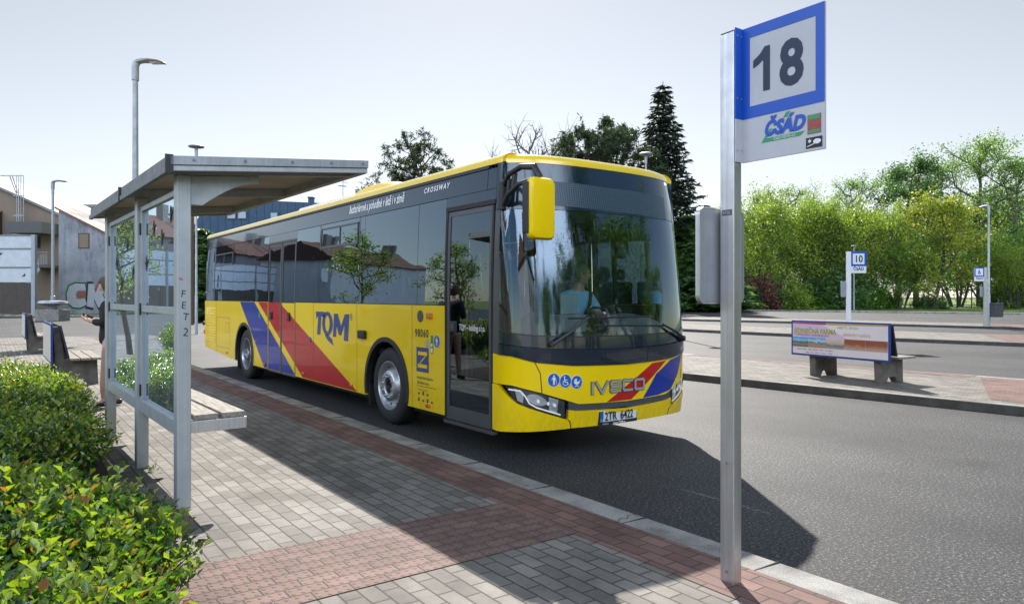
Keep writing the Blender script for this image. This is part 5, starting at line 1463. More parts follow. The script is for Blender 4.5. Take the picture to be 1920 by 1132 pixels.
for a in [
    ('spring1', 1416, 372, 92, 'bright yellow-green bushy tree just right of the sign 18 post, behind the purple shrub', 0.3, 1.0),
    ('spring2', 1488, 348, 95, 'tall yellow-green bushy tree behind the small yellow shrub', 1.9, 1.0),
    ('green1', 1452, 400, 103, 'mid green tree in the gap behind the purple shrub', 4.0, 1.2),
    ('spring2', 1562, 372, 94, 'yellow-green many-stemmed tree directly behind the number 10 sign', 3.3, 0.95),
    ('green1', 1528, 398, 99, 'green bushy tree left of the number 10 sign', 0.9, 1.15),
    ('spring1', 1632, 380, 92, 'light green bushy tree between the number 10 sign and the dark round-topped tree', 2.4, 0.95),
    ('tall2', 1604, 330, 108, 'thin crowned tree showing above the bushy trees behind the number 10 sign', 0.5, 1.0),
    ('tall1', 1692, 284, 105, 'large dark green round-topped tree rising above its neighbours', 0.0, 1.15),
    ('golden1', 1772, 362, 88, 'golden green tree with brownish new leaves left of the right lamp post', 1.1, 1.15),
    ('green1', 1700, 440, 90, 'low green tree over the park lawn below the dark round-topped tree', 3.7, 1.1),
    ('tall3', 1746, 292, 112, 'sparse twiggy tree between the dark round-topped tree and the tallest tree', 1.4, 1.0),
    ('tall2', 1830, 254, 104, 'tallest sparse tree with a fan of bare branches above the right lamp post', 2.2, 1.15),
    ('tall2', 1908, 288, 100, 'sparse tree with dark forked trunks at the right edge', 4.4, 1.2),
    ('green1', 1846, 420, 98, 'dense green tree behind the right lamp post', 5.1, 1.2),
    ('spring1', 1905, 455, 92, 'bright green bushy tree at the right edge below the sparse tree', 0.1, 1.1),
    ('green1', 1385, 430, 110, 'shaded green tree partly hidden by the sign 18 post', 2.0, 1.1),
    ('tall3', 1500, 338, 116, 'thin leafless-topped tree peeping over the yellow-green trees left of sign 10', 3.0, 1.3),
    ('green1', 1600, 410, 106, 'deep green tree filling the gap behind the number 10 sign', 1.0, 1.3),
    ('green1', 1775, 400, 112, 'dark green tree behind the golden green tree', 0.4, 1.4),
    ('green1', 1930, 370, 110, 'tall green tree partly cut off by the right edge', 2.9, 1.3),
]: plant_px(a[0], a[1], a[2], a[3], a[4], 'tree', G1, a[5], a[6])
plant_px('spruce1', 1243, 153, 82, 'tall dark spruce with a pointed top behind the bus', 'spruce tree', wide=1.55)
plant_px('pine1', 1098, 238, 72, 'dark pine with an open crown above the bus roof, left of two', 'pine tree', 'pines behind the bus front', 0.4, 0.9)
plant_px('pine2', 1163, 222, 76, 'dark pine between the left pine and the tall spruce', 'pine tree', 'pines behind the bus front', 2.0, 0.95)
plant_px('pine3', 806, 262, 72, 'wide spreading pine showing above the middle of the bus roof', 'pine tree', None, 3.6, 1.15)
plant_px('bare1', 995, 218, 80, 'leafless tree with fine branches above the bus roof', 'bare tree', None, 0.0, 0.9)
plant_px('thuja', 1322, 430, 74, 'dark evergreen tree in shade between the bus and the sign 18 post', 'conifer', None, 1.0, 2.4)
plant_px('thuja', 1290, 400, 80, 'dark evergreen tree at the foot of the spruce, beside the bus windscreen', 'conifer', None, 2.0, 2.2)
plant_px('thuja', 378, 425, 46, 'dense dark green conifer between the shelter and the rear of the bus', 'conifer', None, 0.5, 1.7)
plant_px('shrub_purple', 1424, 518, 86, 'purple leaved shrub right of the sign 18 post', 'shrub')
plant_px('shrub_dark', 1398, 540, 85, 'dark shrub hidden behind the sign 18 post, left of the purple shrub', 'shrub')
plant_px('shrub_dark', 1462, 535, 87, 'dark green shrub between the purple and the yellow shrub', 'shrub')
plant_px('shrub_yellow', 1488, 528, 86, 'bright yellow-green shrub right of the purple shrub', 'shrub')
plant_px('shrub_dark', 1745, 553, 90, 'low dark shrub on the park lawn left of the right lamp post', 'shrub', wide=1.5)
GU = 'undergrowth bushes below the far trees'
for k, (px, top) in enumerate(((1345, 500), (1530, 545), (1566, 505), (1612, 520), (1652, 545), (1890, 530))):
    plant_px('shrub_green' if k % 2 else 'shrub_dark', px, top, 89 + k, ['shaded bush right of the bus at the foot of the dark evergreen', 'low green bush right of the yellow shrub', 'tall shaded bush directly behind the number 10 sign', 'green bush just right of the number 10 sign', 'low shaded bush at the left end of the park lawn', 'yellow-brown leaved bush behind the fence at the right edge'][k], 'shrub', GU, k * 1.3, 1.2)
# young trees and greenery beside the station (left of the shelter)
plant('small1', (-1.0, 20.0, HP), 3.9, 'young tree with yellow-green leaves standing nearer the pavement in the left bed', 'tree', 'young trees in the left bed', 0.2)
plant('small1', (-3.2, 18.5, HP), 3.6, 'young tree with yellow-green leaves farther from the pavement in the left bed', 'tree', 'young trees in the left bed', 2.2)
# trees behind the camera, mirrored in the windscreen
GB = 'trees behind the viewer mirrored in the glass'
for k, (x, y, h, key) in enumerate(((19, -17, 19, 'tall1'), (27, -15, 14, 'green1'), (13, -24, 11, 'green1'), (7, -26, 8, 'tall1'), (36, -20, 11, 'spring2'), (1, -30, 9, 'green1'), (24, -28, 12, 'green1'), (22, -20, 10, 'green1'), (31, -18, 9, 'green1'), (16, -16, 8, 'green1'), (10, -20, 7, 'green1'), (42, -16, 10, 'green1'))):
    plant(key, (x, y), h, 'leafy tree behind the viewer, seen only as a reflection in the bus glass', 'tree', GB, k * 0.9, 1.2)

# ------------------------------------------------------------------ hedge of small-leaved bushes
def hedge_proto(seed, rx, ry, H, nst, nl):
    rng = np.random.default_rng(seed); C = []; D = []; tipf = []; st_ = MB()
    for s_ in range(nst):
        a = rng.uniform(0, 2 * math.pi); q = rng.uniform(0, 1) ** 0.5
        bx, by = rx * 0.75 * q * math.cos(a), ry * 0.75 * q * math.sin(a)
        prof_ = math.sqrt(max(0.0, 1 - (q * 0.92) ** 2))
        top = H * (0.26 + 0.74 * prof_) * rng.uniform(0.78, 1.02) * (1 + 0.1 * math.sin(bx * 6 + seed) * math.cos(by * 5))
        lean = 0.30 * q + rng.uniform(0, 0.22)
        aa = a + rng.normal(0, 0.5)
        L0 = rng.uniform(0.25, 0.5) if s_ % 3 else 0.05
        p0 = np.array([bx, by, top * L0]); p1 = np.array([bx + math.cos(aa) * rx * lean, by + math.sin(aa) * ry * lean, top])
        if s_ % 6 == 0: st_.tube([(bx * 0.4, by * 0.4, 0), tuple(p0 + [0, 0, 0.1]), tuple(p1)], [0.006, 0.004, 0.0015], 4)
        ts = np.sort(rng.uniform(0, 1, nl)); d = p1 - p0; d /= np.linalg.norm(d)
        P_ = p0 + np.outer(ts, p1 - p0) + rng.normal(0, 0.012, (nl, 3))
        C.append(P_); phi = np.arange(nl) * 2.4 + rng.uniform(0, 6)
        o_ = np.stack([np.cos(phi), np.sin(phi), np.full(nl, 0.55)], 1) + d * 0.6
        D.append(o_ / np.linalg.norm(o_, axis=1)[:, None]); tipf.append(np.clip((ts - 0.72) * 3.4, 0, 1) * (rng.uniform() < 0.75))
    C = np.concatenate(C); D = np.concatenate(D); tp = np.concatenate(tipf); n = len(C)
    L = rng.uniform(0.016, 0.050, n)[:, None]
    sd = np.cross(D, np.array([0, 0, 1.0])) + rng.normal(0, 0.35, (n, 3)); sd -= D * (sd * D).sum(1)[:, None]; sd /= np.linalg.norm(sd, axis=1)[:, None] + 1e-9
    nn = np.cross(sd, D)
    base = C + D * 0.006; mid = C + D * (0.006 + L * 0.5); tip = C + D * (0.006 + L) - nn * L * 0.12
    up = nn * L * 0.14
    Vv = np.stack([base, mid + sd * L * 0.31 + up, tip, mid - sd * L * 0.31 + up], 1).reshape(-1, 3)
    i = np.arange(n)[:, None] * 4
    F_ = np.stack([np.concatenate([i, i + 1, i + 2], 1), np.concatenate([i, i + 2, i + 3], 1)], 1).reshape(-1, 3)
    me = np_mesh('foliage', Vv, F_, 'leaf_hedge')
    at_ = me.attributes.new('tip', 'FLOAT', 'FACE'); at_.data.foreach_set('value', np.repeat(tp, 2).astype(np.float32))
    s2 = st_.build('stem', 'bark', None, fix=False); sd_ = s2.data; bpy.data.objects.remove(s2)
    return sd_, me
HPROTO = [hedge_proto(41, 0.60, 0.72, 0.80, 1500, 22), hedge_proto(42, 0.62, 0.70, 0.78, 1400, 22), hedge_proto(43, 0.66, 0.68, 0.85, 1300, 22)]
shp = [(-4, -8), (0.62, -8), (0.62, 4.4), (0.80, 6.5), (0.92, 12.2), (-4, 13.2)]
sheet('soil', shp, HP + 0.012, 'soil')
hed = [(0.06, 3.40, 0, 1.04), (-0.25, 2.35, 1, 1.0), (-0.34, 4.72, 2, 0.80), (-0.02, 6.05, 1, 0.96), (0.06, 7.20, 0, 1.02), (0.12, 8.35, 2, 0.96), (0.14, 9.4, 1, 0.92), (0.10, 10.5, 0, 0.92),
       (-0.85, 3.2, 2, 1.0), (-0.80, 4.4, 0, 1.0), (-0.75, 5.6, 2, 1.02), (-0.75, 6.8, 1, 1.05), (-0.75, 8.0, 0, 1.08), (-0.75, 9.2, 2, 1.1), (-0.8, 10.4, 1, 1.12), (-0.8, 11.6, 0, 1.12),
       (-1.9, 5.6, 1, 1.05), (-1.9, 6.9, 0, 1.1), (-1.9, 8.2, 2, 1.1), (-1.9, 9.5, 1, 1.1), (-1.9, 10.8, 0, 1.15), (-1.9, 12.0, 2, 1.2),
       (-1.95, 14.5, 0, 1.25), (-3.0, 10.0, 1, 1.2), (-3.0, 12.5, 2, 1.2), (-3.0, 15.2, 1, 1.3), (-1.9, 16.5, 2, 1.2), (-2.6, 18.0, 0, 1.3)]
HL = {0: 'nearest bush with sunlit yellow-green leaf tips beside the tactile paving', 1: 'bush with yellow-green tips cut off by the bottom left corner', 2: 'shaded bush behind the nearest sunlit bush, left of the shelter near post',
      3: 'low bush growing against the back of the shelter by its near glass pane', 4: 'low bush growing against the middle post of the shelter', 5: 'bush at the back of the shelter by its far glass pane', 6: 'bush beside the far post of the shelter', 7: 'last bush of the edge row, before the concrete bench'}
for k, (x, y, pr_, s_) in enumerate(hed):
    e = empty('hedge_bush', (x, y, HP), k * 1.7); e.scale = (1.0, 1.0, s_)
    obj_me('stem', HPROTO[pr_][0], e); obj_me('foliage', HPROTO[pr_][1], e)
    tag(e, HL.get(k, 'small-leaved green bush inside the planted bed left of the shelter'), 'bush', 'bushes in the planted bed')

# weeds in the joints by the shelter posts
rng = np.random.default_rng(9)
for k, (x, y, n_, r_, lab) in enumerate(((0.98, 5.28, 60, 0.07, 'small weed growing at the foot of the shelter near post'), (1.12, 6.72, 50, 0.06, 'small weed growing at the foot of the shelter middle post'))):
    C_ = rng.normal(0, 1, (n_, 3)) * np.array([r_ * 0.5, r_ * 0.5, 0]); C_[:, 2] = np.abs(rng.normal(0, 1, n_)) * r_ * 0.5 + 0.008
    P_, F_ = leaf_quads(rng, C_, 0.03, 0.35)
    o = obj_me('weed_tuft', np_mesh('weed_tuft', P_, F_, 'leaf_dark')); o.location = (x, y, HP); tag(o, lab, 'weed')
# ------------------------------------------------------------------ bus shelter
sh = tag(empty('bus_shelter', (1.10, 5.455, HP), R(1.2)), 'grey metal bus shelter with flat canopy, glass panes and a slatted seat inside', 'bus shelter')
PYS = (0.0, 1.47, 3.14)
hz = lambda x: 2.315 + 0.130 * (x + 0.12) / 1.42        # underside of the canopy over local x
for i, y in enumerate(PYS):
    mb = MB(); mb.box(-0.047, 0.047, y - 0.05, y + 0.05, 0, hz(0) - 0.002); po = mb.build('post', 'aluminium_painted', sh, bevel=0.006)
    if i == 0:
        for ch, z, dx, sz in (('F', 1.475, -0.012, 0.075), ('E', 1.395, -0.010, 0.075), ('T', 1.315, 0.0, 0.075), ('2', 1.205, 0.0, 0.085)):
            text_obj('graffiti', ch, sz, lambda u, v_, w_: (dx + u * 0.9 - 0.012 + v_ * 0.12, -0.0515 - w_, z + v_ * 0.95 - u * 0.15), 'black_ink', po)
        text_obj('graffiti', 'B', 0.05, lambda u, v_, w_: (-0.03 + u - v_ * 0.3, -0.0515 - w_, 1.59 + v_ * 0.6), 'pen_red', po)
    # curved bracket
    pr = [(0.048, hz(0.05) - 0.004), (0.048, 2.125), (0.13, 2.125)]
    for t in np.linspace(0, 1, 10): pr.append((0.13 + 0.40 * t, 2.125 + (hz(0.5) - 0.06 - 2.125) * math.sin(t * math.pi / 2)))
    pr += [(0.53, hz(0.53) - 0.004)]
    mb = MB(); mb.prism(pr, lambda u, v_, t: (u, t, v_), y - 0.02, y + 0.02); mb.build('bracket', 'aluminium_painted', sh, bevel=0.004)
    mb = MB(); mb.prism([(-0.10, hz(-0.10)), (1.245, hz(1.245)), (1.245, hz(1.245) + 0.07), (-0.10, hz(-0.10) + 0.07)], lambda u, v_, t: (u, t, v_), y - 0.03, y + 0.03)
    mb.build('roof_beam', 'aluminium_painted', sh)
Y0s, Y1s = -0.235, 3.52
mb = MB(); mb.prism([(-0.10, hz(-0.10) + 0.074), (1.26, hz(1.26) + 0.074), (1.26, hz(1.26) + 0.09), (-0.10, hz(-0.10) + 0.09)], lambda u, v_, t: (u, t, v_), Y0s + 0.03, Y1s - 0.03)
mb.build('roof_sheet', 'roof_ribs', sh)
for y0, y1 in ((Y0s, Y0s + 0.03), (Y1s - 0.03, Y1s)):
    mb = MB(); mb.prism([(-0.12, hz(-0.12)), (1.305, hz(1.305)), (1.305, hz(1.305) + 0.038), (-0.12, hz(-0.12) + 0.038)], lambda u, v_, t: (u, t, v_), y0, y1); mb.build('edge_beam', 'aluminium_painted', sh, bevel=0.004)
    mb = MB(); o_ = -0.012 if y0 < 0 else 0.012
    mb.prism([(-0.13, hz(-0.13) + 0.039), (1.307, hz(1.307) + 0.039), (1.307, hz(1.307) + 0.100), (-0.13, hz(-0.13) + 0.100)], lambda u, v_, t: (u, t, v_), y0 + o_, y1 + o_); f1 = mb.build('fascia', 'galvanised', sh, bevel=0.003)
    if y0 < 0:
        for x in (0.02, 0.36, 0.70, 1.0, 1.26):
            mb = MB(); mb.cyl((x, y0 - 0.018, hz(x) + 0.072), (x, y0 - 0.010, hz(x) + 0.072), 0.010, None, 8); mb.build('screw', 'weathered_zinc', f1)
mb = MB(); mb.box(1.248, 1.305, Y0s + 0.03, Y1s - 0.03, hz(1.28), hz(1.28) + 0.085); mb.build('front_beam', 'aluminium_painted', sh)
mb = MB(); mb.box(-0.14, -0.12, Y0s, 1.60, hz(-0.1), hz(-0.1) + 0.102); mb.box(-0.152, -0.12, Y0s, 1.60, hz(-0.1) - 0.012, hz(-0.1) + 0.028); mb.build('rear_fascia', 'weathered_zinc', sh, bevel=0.003)
mb = MB(); mb.box(-0.14, -0.12, 1.61, Y1s, hz(-0.1), hz(-0.1) + 0.102); mb.box(-0.152, -0.12, 1.61, Y1s, hz(-0.1) - 0.012, hz(-0.1) + 0.028); mb.build('rear_fascia', 'weathered_zinc', sh, bevel=0.003)
mb = MB(); mb.box(-0.16, -0.118, 1.585, 1.615, hz(-0.1) - 0.015, hz(-0.1) + 0.106); mb.build('fascia_joint', 'satin_black', sh)
mb = MB(); mb.box(-0.16, -0.11, Y0s - 0.012, Y0s + 0.006, hz(-0.1) - 0.015, hz(-0.1) + 0.106); mb.build('fascia_joint', 'satin_black', sh)
for y0, y1 in ((0.051, 1.419), (1.521, 3.089)):
    for nm, z0, z1, w_ in (('bottom_rail', 0.50, 0.60, 0.035), ('middle_rail', 1.345, 1.40, 0.02), ('top_rail', 2.20, 2.24, 0.02)):
        mb = MB(); mb.box(-w_, w_, y0 + (0.05 if nm != 'bottom_rail' else 0), y1 - (0.055 if nm != 'bottom_rail' else 0), z0, z1); mb.build(nm, 'aluminium_painted', sh, bevel=0.003)
    for y in (y0, y1 - 0.05):
        mb = MB(); mb.box(-0.02, 0.02, y, y + 0.05, 0.60, 2.24); st_ = mb.build('stile', 'aluminium_painted', sh, bevel=0.003)
        for z in (0.68, 1.37, 2.05):
            yy = y if y > y0 else y + 0.035
            mb = MB(); mb.box(-0.034, -0.02, yy, yy + 0.015, z - 0.05, z + 0.05); mb.build('hinge', 'satin_black', st_)
    for z0, z1 in ((0.60, 1.345), (1.40, 2.20)):
        mb = MB(); mb.add([(0, y0 + 0.05, z0), (0, y1 - 0.05, z0), (0, y1 - 0.05, z1), (0, y0 + 0.05, z1)], [(0, 1, 2, 3)]); mb.build('glass_pane', 'clear_glass', sh)
rb_ = random.Random(4)
for k in range(9):
    yy = 0.35 + k * 0.30; 
    if 1.33 < yy < 1.6: continue
    zz = (2.08, 1.93, 2.02, 1.75, 2.1, 1.7, 1.95, 1.6, 1.8)[k]
    mb = MB(); s_ = 0.10
    P_ = [(0, -0.6), (0.14, -0.1), (0.75, 0.15), (0.2, 0.12), (0.05, 0.7), (-0.12, 0.12), (-0.7, 0.35), (-0.16, -0.1)]
    mb.prism([(yy + a * s_, zz + b * s_) for a, b in P_], lambda u, v_, t: (t, u, v_), -0.006, -0.002); mb.build('bird_sticker', 'black_ink', sh)
bn = empty('seat', (0, 0, 0)); bn.parent = sh
for x0 in (0.07, 0.26):
    mb = MB(); mb.box(x0, x0 + 0.165, -0.03, 3.12, 0.60, 0.64); mb.build('slat', 'old_wood', bn, bevel=0.006)
for y in (-0.03, 1.46, 3.08):
    mb = MB(); mb.box(0.048, 0.435, y, y + 0.05, 0.515, 0.598); mb.build('seat_arm', 'aluminium', bn, bevel=0.003)

# ------------------------------------------------------------------ stop sign 18
s18 = tag(empty('stop_sign', (3.142, 2.31, HP)), 'tall aluminium post with the blue and white number 18 board and a grey timetable board', 'stop sign')
# local axes: post spans x -0.062..0, y 0..0.085
mb = MB(); mb.box(-0.062, 0.0, 0.0, 0.085, 0, 2.835); mb.build('post', 'aluminium', s18, bevel=0.003)
mb = MB(); mb.box(-0.060, -0.002, 0.002, 0.083, 2.835, 2.841); mb.build('post_cap', 'satin_black', s18)
ZB, ZM, ZT = 2.165, 2.385, 2.850
bd = empty('sign_board', (0, 0, 0)); bd.parent = s18
ymin = -0.458
mb = MB(); mb.box(0.0, 0.012, ymin, -0.002, ZB, ZT); mb.build('board', 'sign_white', bd)
mb = MB(); mb.box(-0.060, 0.0, -0.009, -0.003, ZM, ZT); mb.build('flange', 'sign_blue', bd)
mb = MB(); mb.box(-0.060, 0.0, -0.009, -0.003, ZB, ZM - 0.001); mb.build('flange', 'sign_white', bd)
SG = lambda u, v_, w_=0.0: (-0.001 - w_, -u, v_)          # u grows towards the viewer's right (-y)
mb = MB(); bw_ = 0.045
fr = [(0.010, ZM), (-ymin, ZM), (-ymin, ZT), (0.010, ZT)]; inn = [(0.006 + bw_, ZM + 0.060), (-ymin - bw_, ZM + 0.060), (-ymin - bw_, ZT - 0.055), (0.006 + bw_, ZT - 0.055)]
for k in range(4):
    q = [fr[k], fr[(k + 1) % 4], inn[(k + 1) % 4], inn[k]]
    mb.prism(q, lambda u, v_, t: SG(u, v_, t), -0.0008, 0.001)
mb.build('blue_border', 'sign_blue', bd)
for ch, u0 in (('1', 0.068), ('8', 0.222)):
    if ch == '8': text_obj('number', ch, 0.300, lambda u, v_, w_: SG(u0 + u, 2.510 + v_, 0.0012 + w_), 'navy_ink', bd, sx=0.86, bold=0.010)
    else:
        mb = MB(); mb.prism([(u0 + 0.062, 2.507), (u0 + 0.100, 2.507), (u0 + 0.100, 2.728), (u0 + 0.070, 2.728), (u0 + 0.045, 2.698), (u0 + 0.004, 2.672), (u0 + 0.004, 2.634), (u0 + 0.035, 2.646), (u0 + 0.062, 2.664)], lambda u, v_, t: SG(u, v_, t), 0.0, 0.0015); mb.build('number', 'navy_ink', bd)
# operator logo
text_obj('logo', '\u010cS\u00c1D', 0.094, lambda u, v_, w_: SG(0.133 + u, 2.280 + v_, 0.0022 + w_), 'sign_blue', bd, sx=0.90, shear=0.3, bold=0.005)
for q in ([(0.120, 2.248), (0.165, 2.31), (0.180, 2.31), (0.148, 2.266), (0.355, 2.266), (0.335, 2.248)], [(0.243, 2.352), (0.262, 2.352), (0.282, 2.376), (0.260, 2.376)]):
    mb = MB(); mb.prism(q, lambda u, v_, t: SG(u, v_, t), 0.0, 0.0012); mb.build('logo', 'sticker_green', bd)
text_obj('logo', '\u010cSAD VSET\u00cdN A.S.', 0.017, lambda u, v_, w_: SG(0.19 + u, 2.2505 + v_, 0.002 + w_), 'white_ink', bd, sx=0.9)
mb = MB(); mb.box(-0.0025, 0, -0.440, -0.372, 2.245, 2.335); sk_ = mb.build('sticker', 'sticker_red', bd)
mb = MB(); mb.box(-0.0032, -0.0026, -0.435, -0.377, 2.312, 2.332); mb.build('sticker_band', 'sticker_green', sk_)
mb = MB(); mb.box(-0.0032, -0.0026, -0.435, -0.377, 2.248, 2.262); mb.build('sticker_band', 'sticker_green', sk_)
mb = MB(); mb.box(-0.0025, 0, -0.446, -0.364, 2.178, 2.228); sk_ = mb.build('sticker', 'black_ink', bd)
mb = MB(); mb.prism(ell(0.422, 2.206, 0.020, 0.012, 12), lambda u, v_, t: SG(u, v_, t), 0.0026, 0.0034); mb.build('leaf_mark', 'white_ink', sk_)
mb = MB(); mb.prism([(0.372, 2.184), (0.412, 2.196), (0.412, 2.200), (0.372, 2.188)], lambda u, v_, t: SG(u, v_, t), 0.0026, 0.0034); mb.build('stem_mark', 'white_ink', sk_)
fl_ = []
for k in range(12):
    a = 2 * math.pi * k / 12; r_ = 0.011 if k % 2 else 0.005; fl_.append((0.384 + r_ * math.cos(a), 2.211 + r_ * math.sin(a)))
mb = MB(); mb.prism(fl_, lambda u, v_, t: SG(u, v_, t), 0.0026, 0.0034); mb.build('flower_mark', 'white_ink', sk_)
for z in (ZT - 0.04, ZT - 0.36, ZB + 0.06):
    mb = MB(); mb.cyl((-0.012, -0.012, z), (-0.012, -0.009, z), 0.005, None, 8); mb.build('rivet', 'aluminium', bd)
    mb = MB(); mb.cyl((-0.048, -0.012, z), (-0.048, -0.009, z), 0.005, None, 8); mb.build('rivet', 'aluminium', bd)
tb = MB(); tb.prism(rbox(0.35, 0.485, 0.035, 6), lambda u, v_, t: (-0.022 + u, 0.115 + t, 1.69 + v_), -0.012, 0.012)
tbo = tb.build('timetable_board', 'galvanised', s18, bevel=0.003)
tb = MB(); n = 28
o1 = rbox(0.366, 0.50, 0.042, 6); o2 = rbox(0.35, 0.485, 0.035, 6)
vs = [(-0.022 + u, 0.101, 1.69 + v_) for u, v_ in o1] + [(-0.022 + u, 0.101, 1.69 + v_) for u, v_ in o2] + [(-0.022 + u, 0.129, 1.69 + v_) for u, v_ in o1] + [(-0.022 + u, 0.129, 1.69 + v_) for u, v_ in o2]
n = len(o1); tb.add(vs, [f for i in range(n) for f in ((i, (i + 1) % n, n + (i + 1) % n, n + i), (2 * n + i, 3 * n + i, 3 * n + (i + 1) % n, 2 * n + (i + 1) % n), (i, 2 * n + i, 2 * n + (i + 1) % n, (i + 1) % n), (n + i, n + (i + 1) % n, 3 * n + (i + 1) % n, 3 * n + i))])
tb.build('board_frame', 'aluminium', tbo)
mb = MB(); mb.box(-0.063, -0.0620, 0.012, 0.072, 1.895, 1.925); pl = mb.build('maker_plate', 'frame_grey', s18)
text_obj('plate_lettering', 'BTSE', 0.022, lambda u, v_, w_: (-0.0632 - w_, 0.068 - u, 1.902 + v_), 'silver_ink', pl)
for z in (0.62, 0.06):
    mb = MB(); mb.cyl((-0.066, 0.045, z), (-0.062, 0.045, z), 0.008, None, 10); mb.build('bolt', 'weathered_zinc', s18)

# ------------------------------------------------------------------ concrete benches with advertising backs
def bench(name, loc, rz, label, detail):
    e = tag(empty(name, loc, rz), label, 'bench', 'concrete benches with advertising backs')
    # local: board faces -x, seat on +x, length along y (0..2.0)
    for y in (0.20, 1.50):
        pf = [(-0.14, 0.0), (-0.20, 0.98), (-0.10, 0.98), (-0.02, 0.44), (0.44, 0.42), (0.46, 0.0), (0.30, 0.0), (0.24, 0.10), (0.06, 0.10), (0.0, 0.0)]
        mb_ = MB(); mb_.prism(pf, lambda u, v_, t: (u, t, v_), y, y + 0.13); mb_.build("leg", "concrete_dark", e, bevel=0.012)
    for x0 in (0.03, 0.19, 0.35):
        mb_ = MB(); mb_.box(x0, x0 + 0.145, 0.0, 1.95, 0.422, 0.46); mb_.build('seat_slat', 'old_wood', e, bevel=0.005)
    mb_ = MB(); mb_.prism([(-0.085, 1.00), (-0.115, 1.00), (0.00, 0.47), (0.03, 0.47)], lambda u, v_, t: (u, t, v_), 0.02, 1.93); mb_.build('backrest', 'dark_board', e)
    ad = empty('advert_board', (0, 0, 0)); ad.parent = e
    mb_ = MB(); mb_.box(-0.235, -0.205, -0.02, 1.97, 0.38, 1.03); fb_ = mb_.build('board_frame', 'blue_frame', ad, bevel=0.004)
    mb_ = MB(); mb_.box(-0.238, -0.2352, 0.015, 1.935, 0.415, 0.995); mb_.build('poster', 'advert_paper' if detail == 1 else ('leaf_golden' if False else 'advert_cream'), ad)
    if detail == 1:
        B = lambda u, v_, w_=0.0: (-0.2385 - w_, 1.935 - u * 0.974, 0.415 + v_ * 1.09)     # u 0..1.97 from viewer's left, v 0..0.53
        def patch(pts, m_, nm, o_=0.0):
            q_ = MB(); q_.prism(pts, lambda u, v_, t: B(u, v_, t + o_), 0.0, 0.0008); return q_.build(nm, m_, ad)
        patch([(0, 0.30), (1.2, 0.285), (0.66, 0.50), (0, 0.51)], 'advert_lilac', 'poster_field')
        patch([(0, 0.5105), (0.75, 0.501), (0.75, 0.53), (0, 0.53)], 'advert_red', 'poster_band', 0.001)
        patch([(0.755, 0.502), (1.97, 0.512), (1.97, 0.53), (0.755, 0.53)], 'advert_gold', 'poster_band', 0.001)
        xs = [0.0, 0.36, 0.745, 1.13, 1.55, 1.97]
        for k, m_ in enumerate(('photo_landscape', 'photo_village', 'photo_patio', 'photo_room', 'photo_room')):
            patch([(xs[k] + 0.002, 0.115), (xs[k + 1] - 0.002, 0.115), (xs[k + 1] - 0.002, 0.285), (xs[k] + 0.002, 0.285)], m_, 'poster_photo', 0.0015)
        tx = lambda s_, u0, v0, sz, m_, **kw: text_obj('poster_lettering', s_, sz, lambda u, v_, w_: B(u0 + u, v0 + v_, 0.003 + w_), m_, ad, **kw)
        tx('JEDINE\u010cN\u00c1 FARMA', 0.04, 0.35, 0.112, 'advert_olive', sx=0.95, bold=0.004)
        tx('NYMBURSKO | POD\u011aBRADSKO', 0.09, 0.30, 0.052, 'advert_purple', sx=1.0)
        tx('+420 771 181 814', 0.98, 0.445, 0.060, 'advert_olive', sx=0.95)
        tx('ubytov\u00e1n\u00ed a pobyty', 1.10, 0.335, 0.085, 'advert_orange', sx=0.85)
        tx('rodinn\u00e9 pobyty   oslavy   \u0161kolen\u00ed   svatby   letn\u00ed t\u00e1bory', 0.10, 0.07, 0.036, 'navy_ink')
        tx('v\u00fdlety   kola   rybolov   koupání   hřiště'.encode('utf-8').decode('utf-8'), 0.30, 0.02, 0.036, 'advert_purple')
    return e
bench('bench', (12.26, 5.93, HP), R(-7.5), 'concrete bench on the island with a farm advert poster in a blue frame', 1)
bench('bench', (1.04, 13.75, HP), 0, 'near concrete bench with wooden seat on the left pavement, seen from its end', 0)
bench('bench', (0.98, 22.2, HP), 0, 'far concrete bench on the left pavement, behind the near one', 0)

# ------------------------------------------------------------------ other stop signs
def far_sign(px, d, label, txt, wdt=1.0, rz=R(-36)):
    p_ = at(px, d); e = tag(empty('stop_sign', (p_.x, p_.y, HP), rz), label, 'stop sign')
    mb_ = MB(); mb_.box(-0.065, 0.065, 0, 0.07, 0, 2.88); mb_.build('post', 'plate_white' if txt == '10' else 'aluminium', e)
    b_ = empty('sign_board', (0, 0, 0)); b_.parent = e
    mb_ = MB(); mb_.box(0.067, 0.55, 0.02, 0.04, 2.20, 2.88); mb_.build('board', 'plate_white', b_)
    mb_ = MB()
    for x0, x1, z0, z1 in ((0.067, 0.55, 2.82, 2.88), (0.067, 0.55, 2.42, 2.48), (0.067, 0.125, 2.48, 2.82), (0.492, 0.55, 2.48, 2.82)): mb_.box(x0, x1, 0.014, 0.0195, z0, z1)
    mb_.build('blue_border', 'sign_blue', b_)
    text_obj('number', txt, 0.30, lambda u, v_, w_: (0.308 + u, 0.017 - w_, 2.545 + v_), 'navy_ink', b_, align='CENTER', bold=0.006, sx=0.9)
    text_obj('logo', '\u010cS\u00c1D', 0.13, lambda u, v_, w_: (0.308 + u, 0.017 - w_, 2.29 + v_), 'navy_ink', b_, align='CENTER', bold=0.004)
    mb_ = MB(); mb_.prism(rbox(0.24, 0.50, 0.03, 3), lambda u, v_, t: (-0.0 + u, t, 1.70 + v_), 0.08, 0.10); mb_.build('timetable_board', 'galvanised', e).location.x = -0.10
    return e
far_sign(1592, 22.6, 'white post with the blue framed number 10 board behind the advert bench', '10')
s6 = far_sign(1848, 35.0, 'number 6 board on a thin post left of the right lamp post', '6')
s6.scale = (-1, 1, 1) if False else (1, 1, 1)
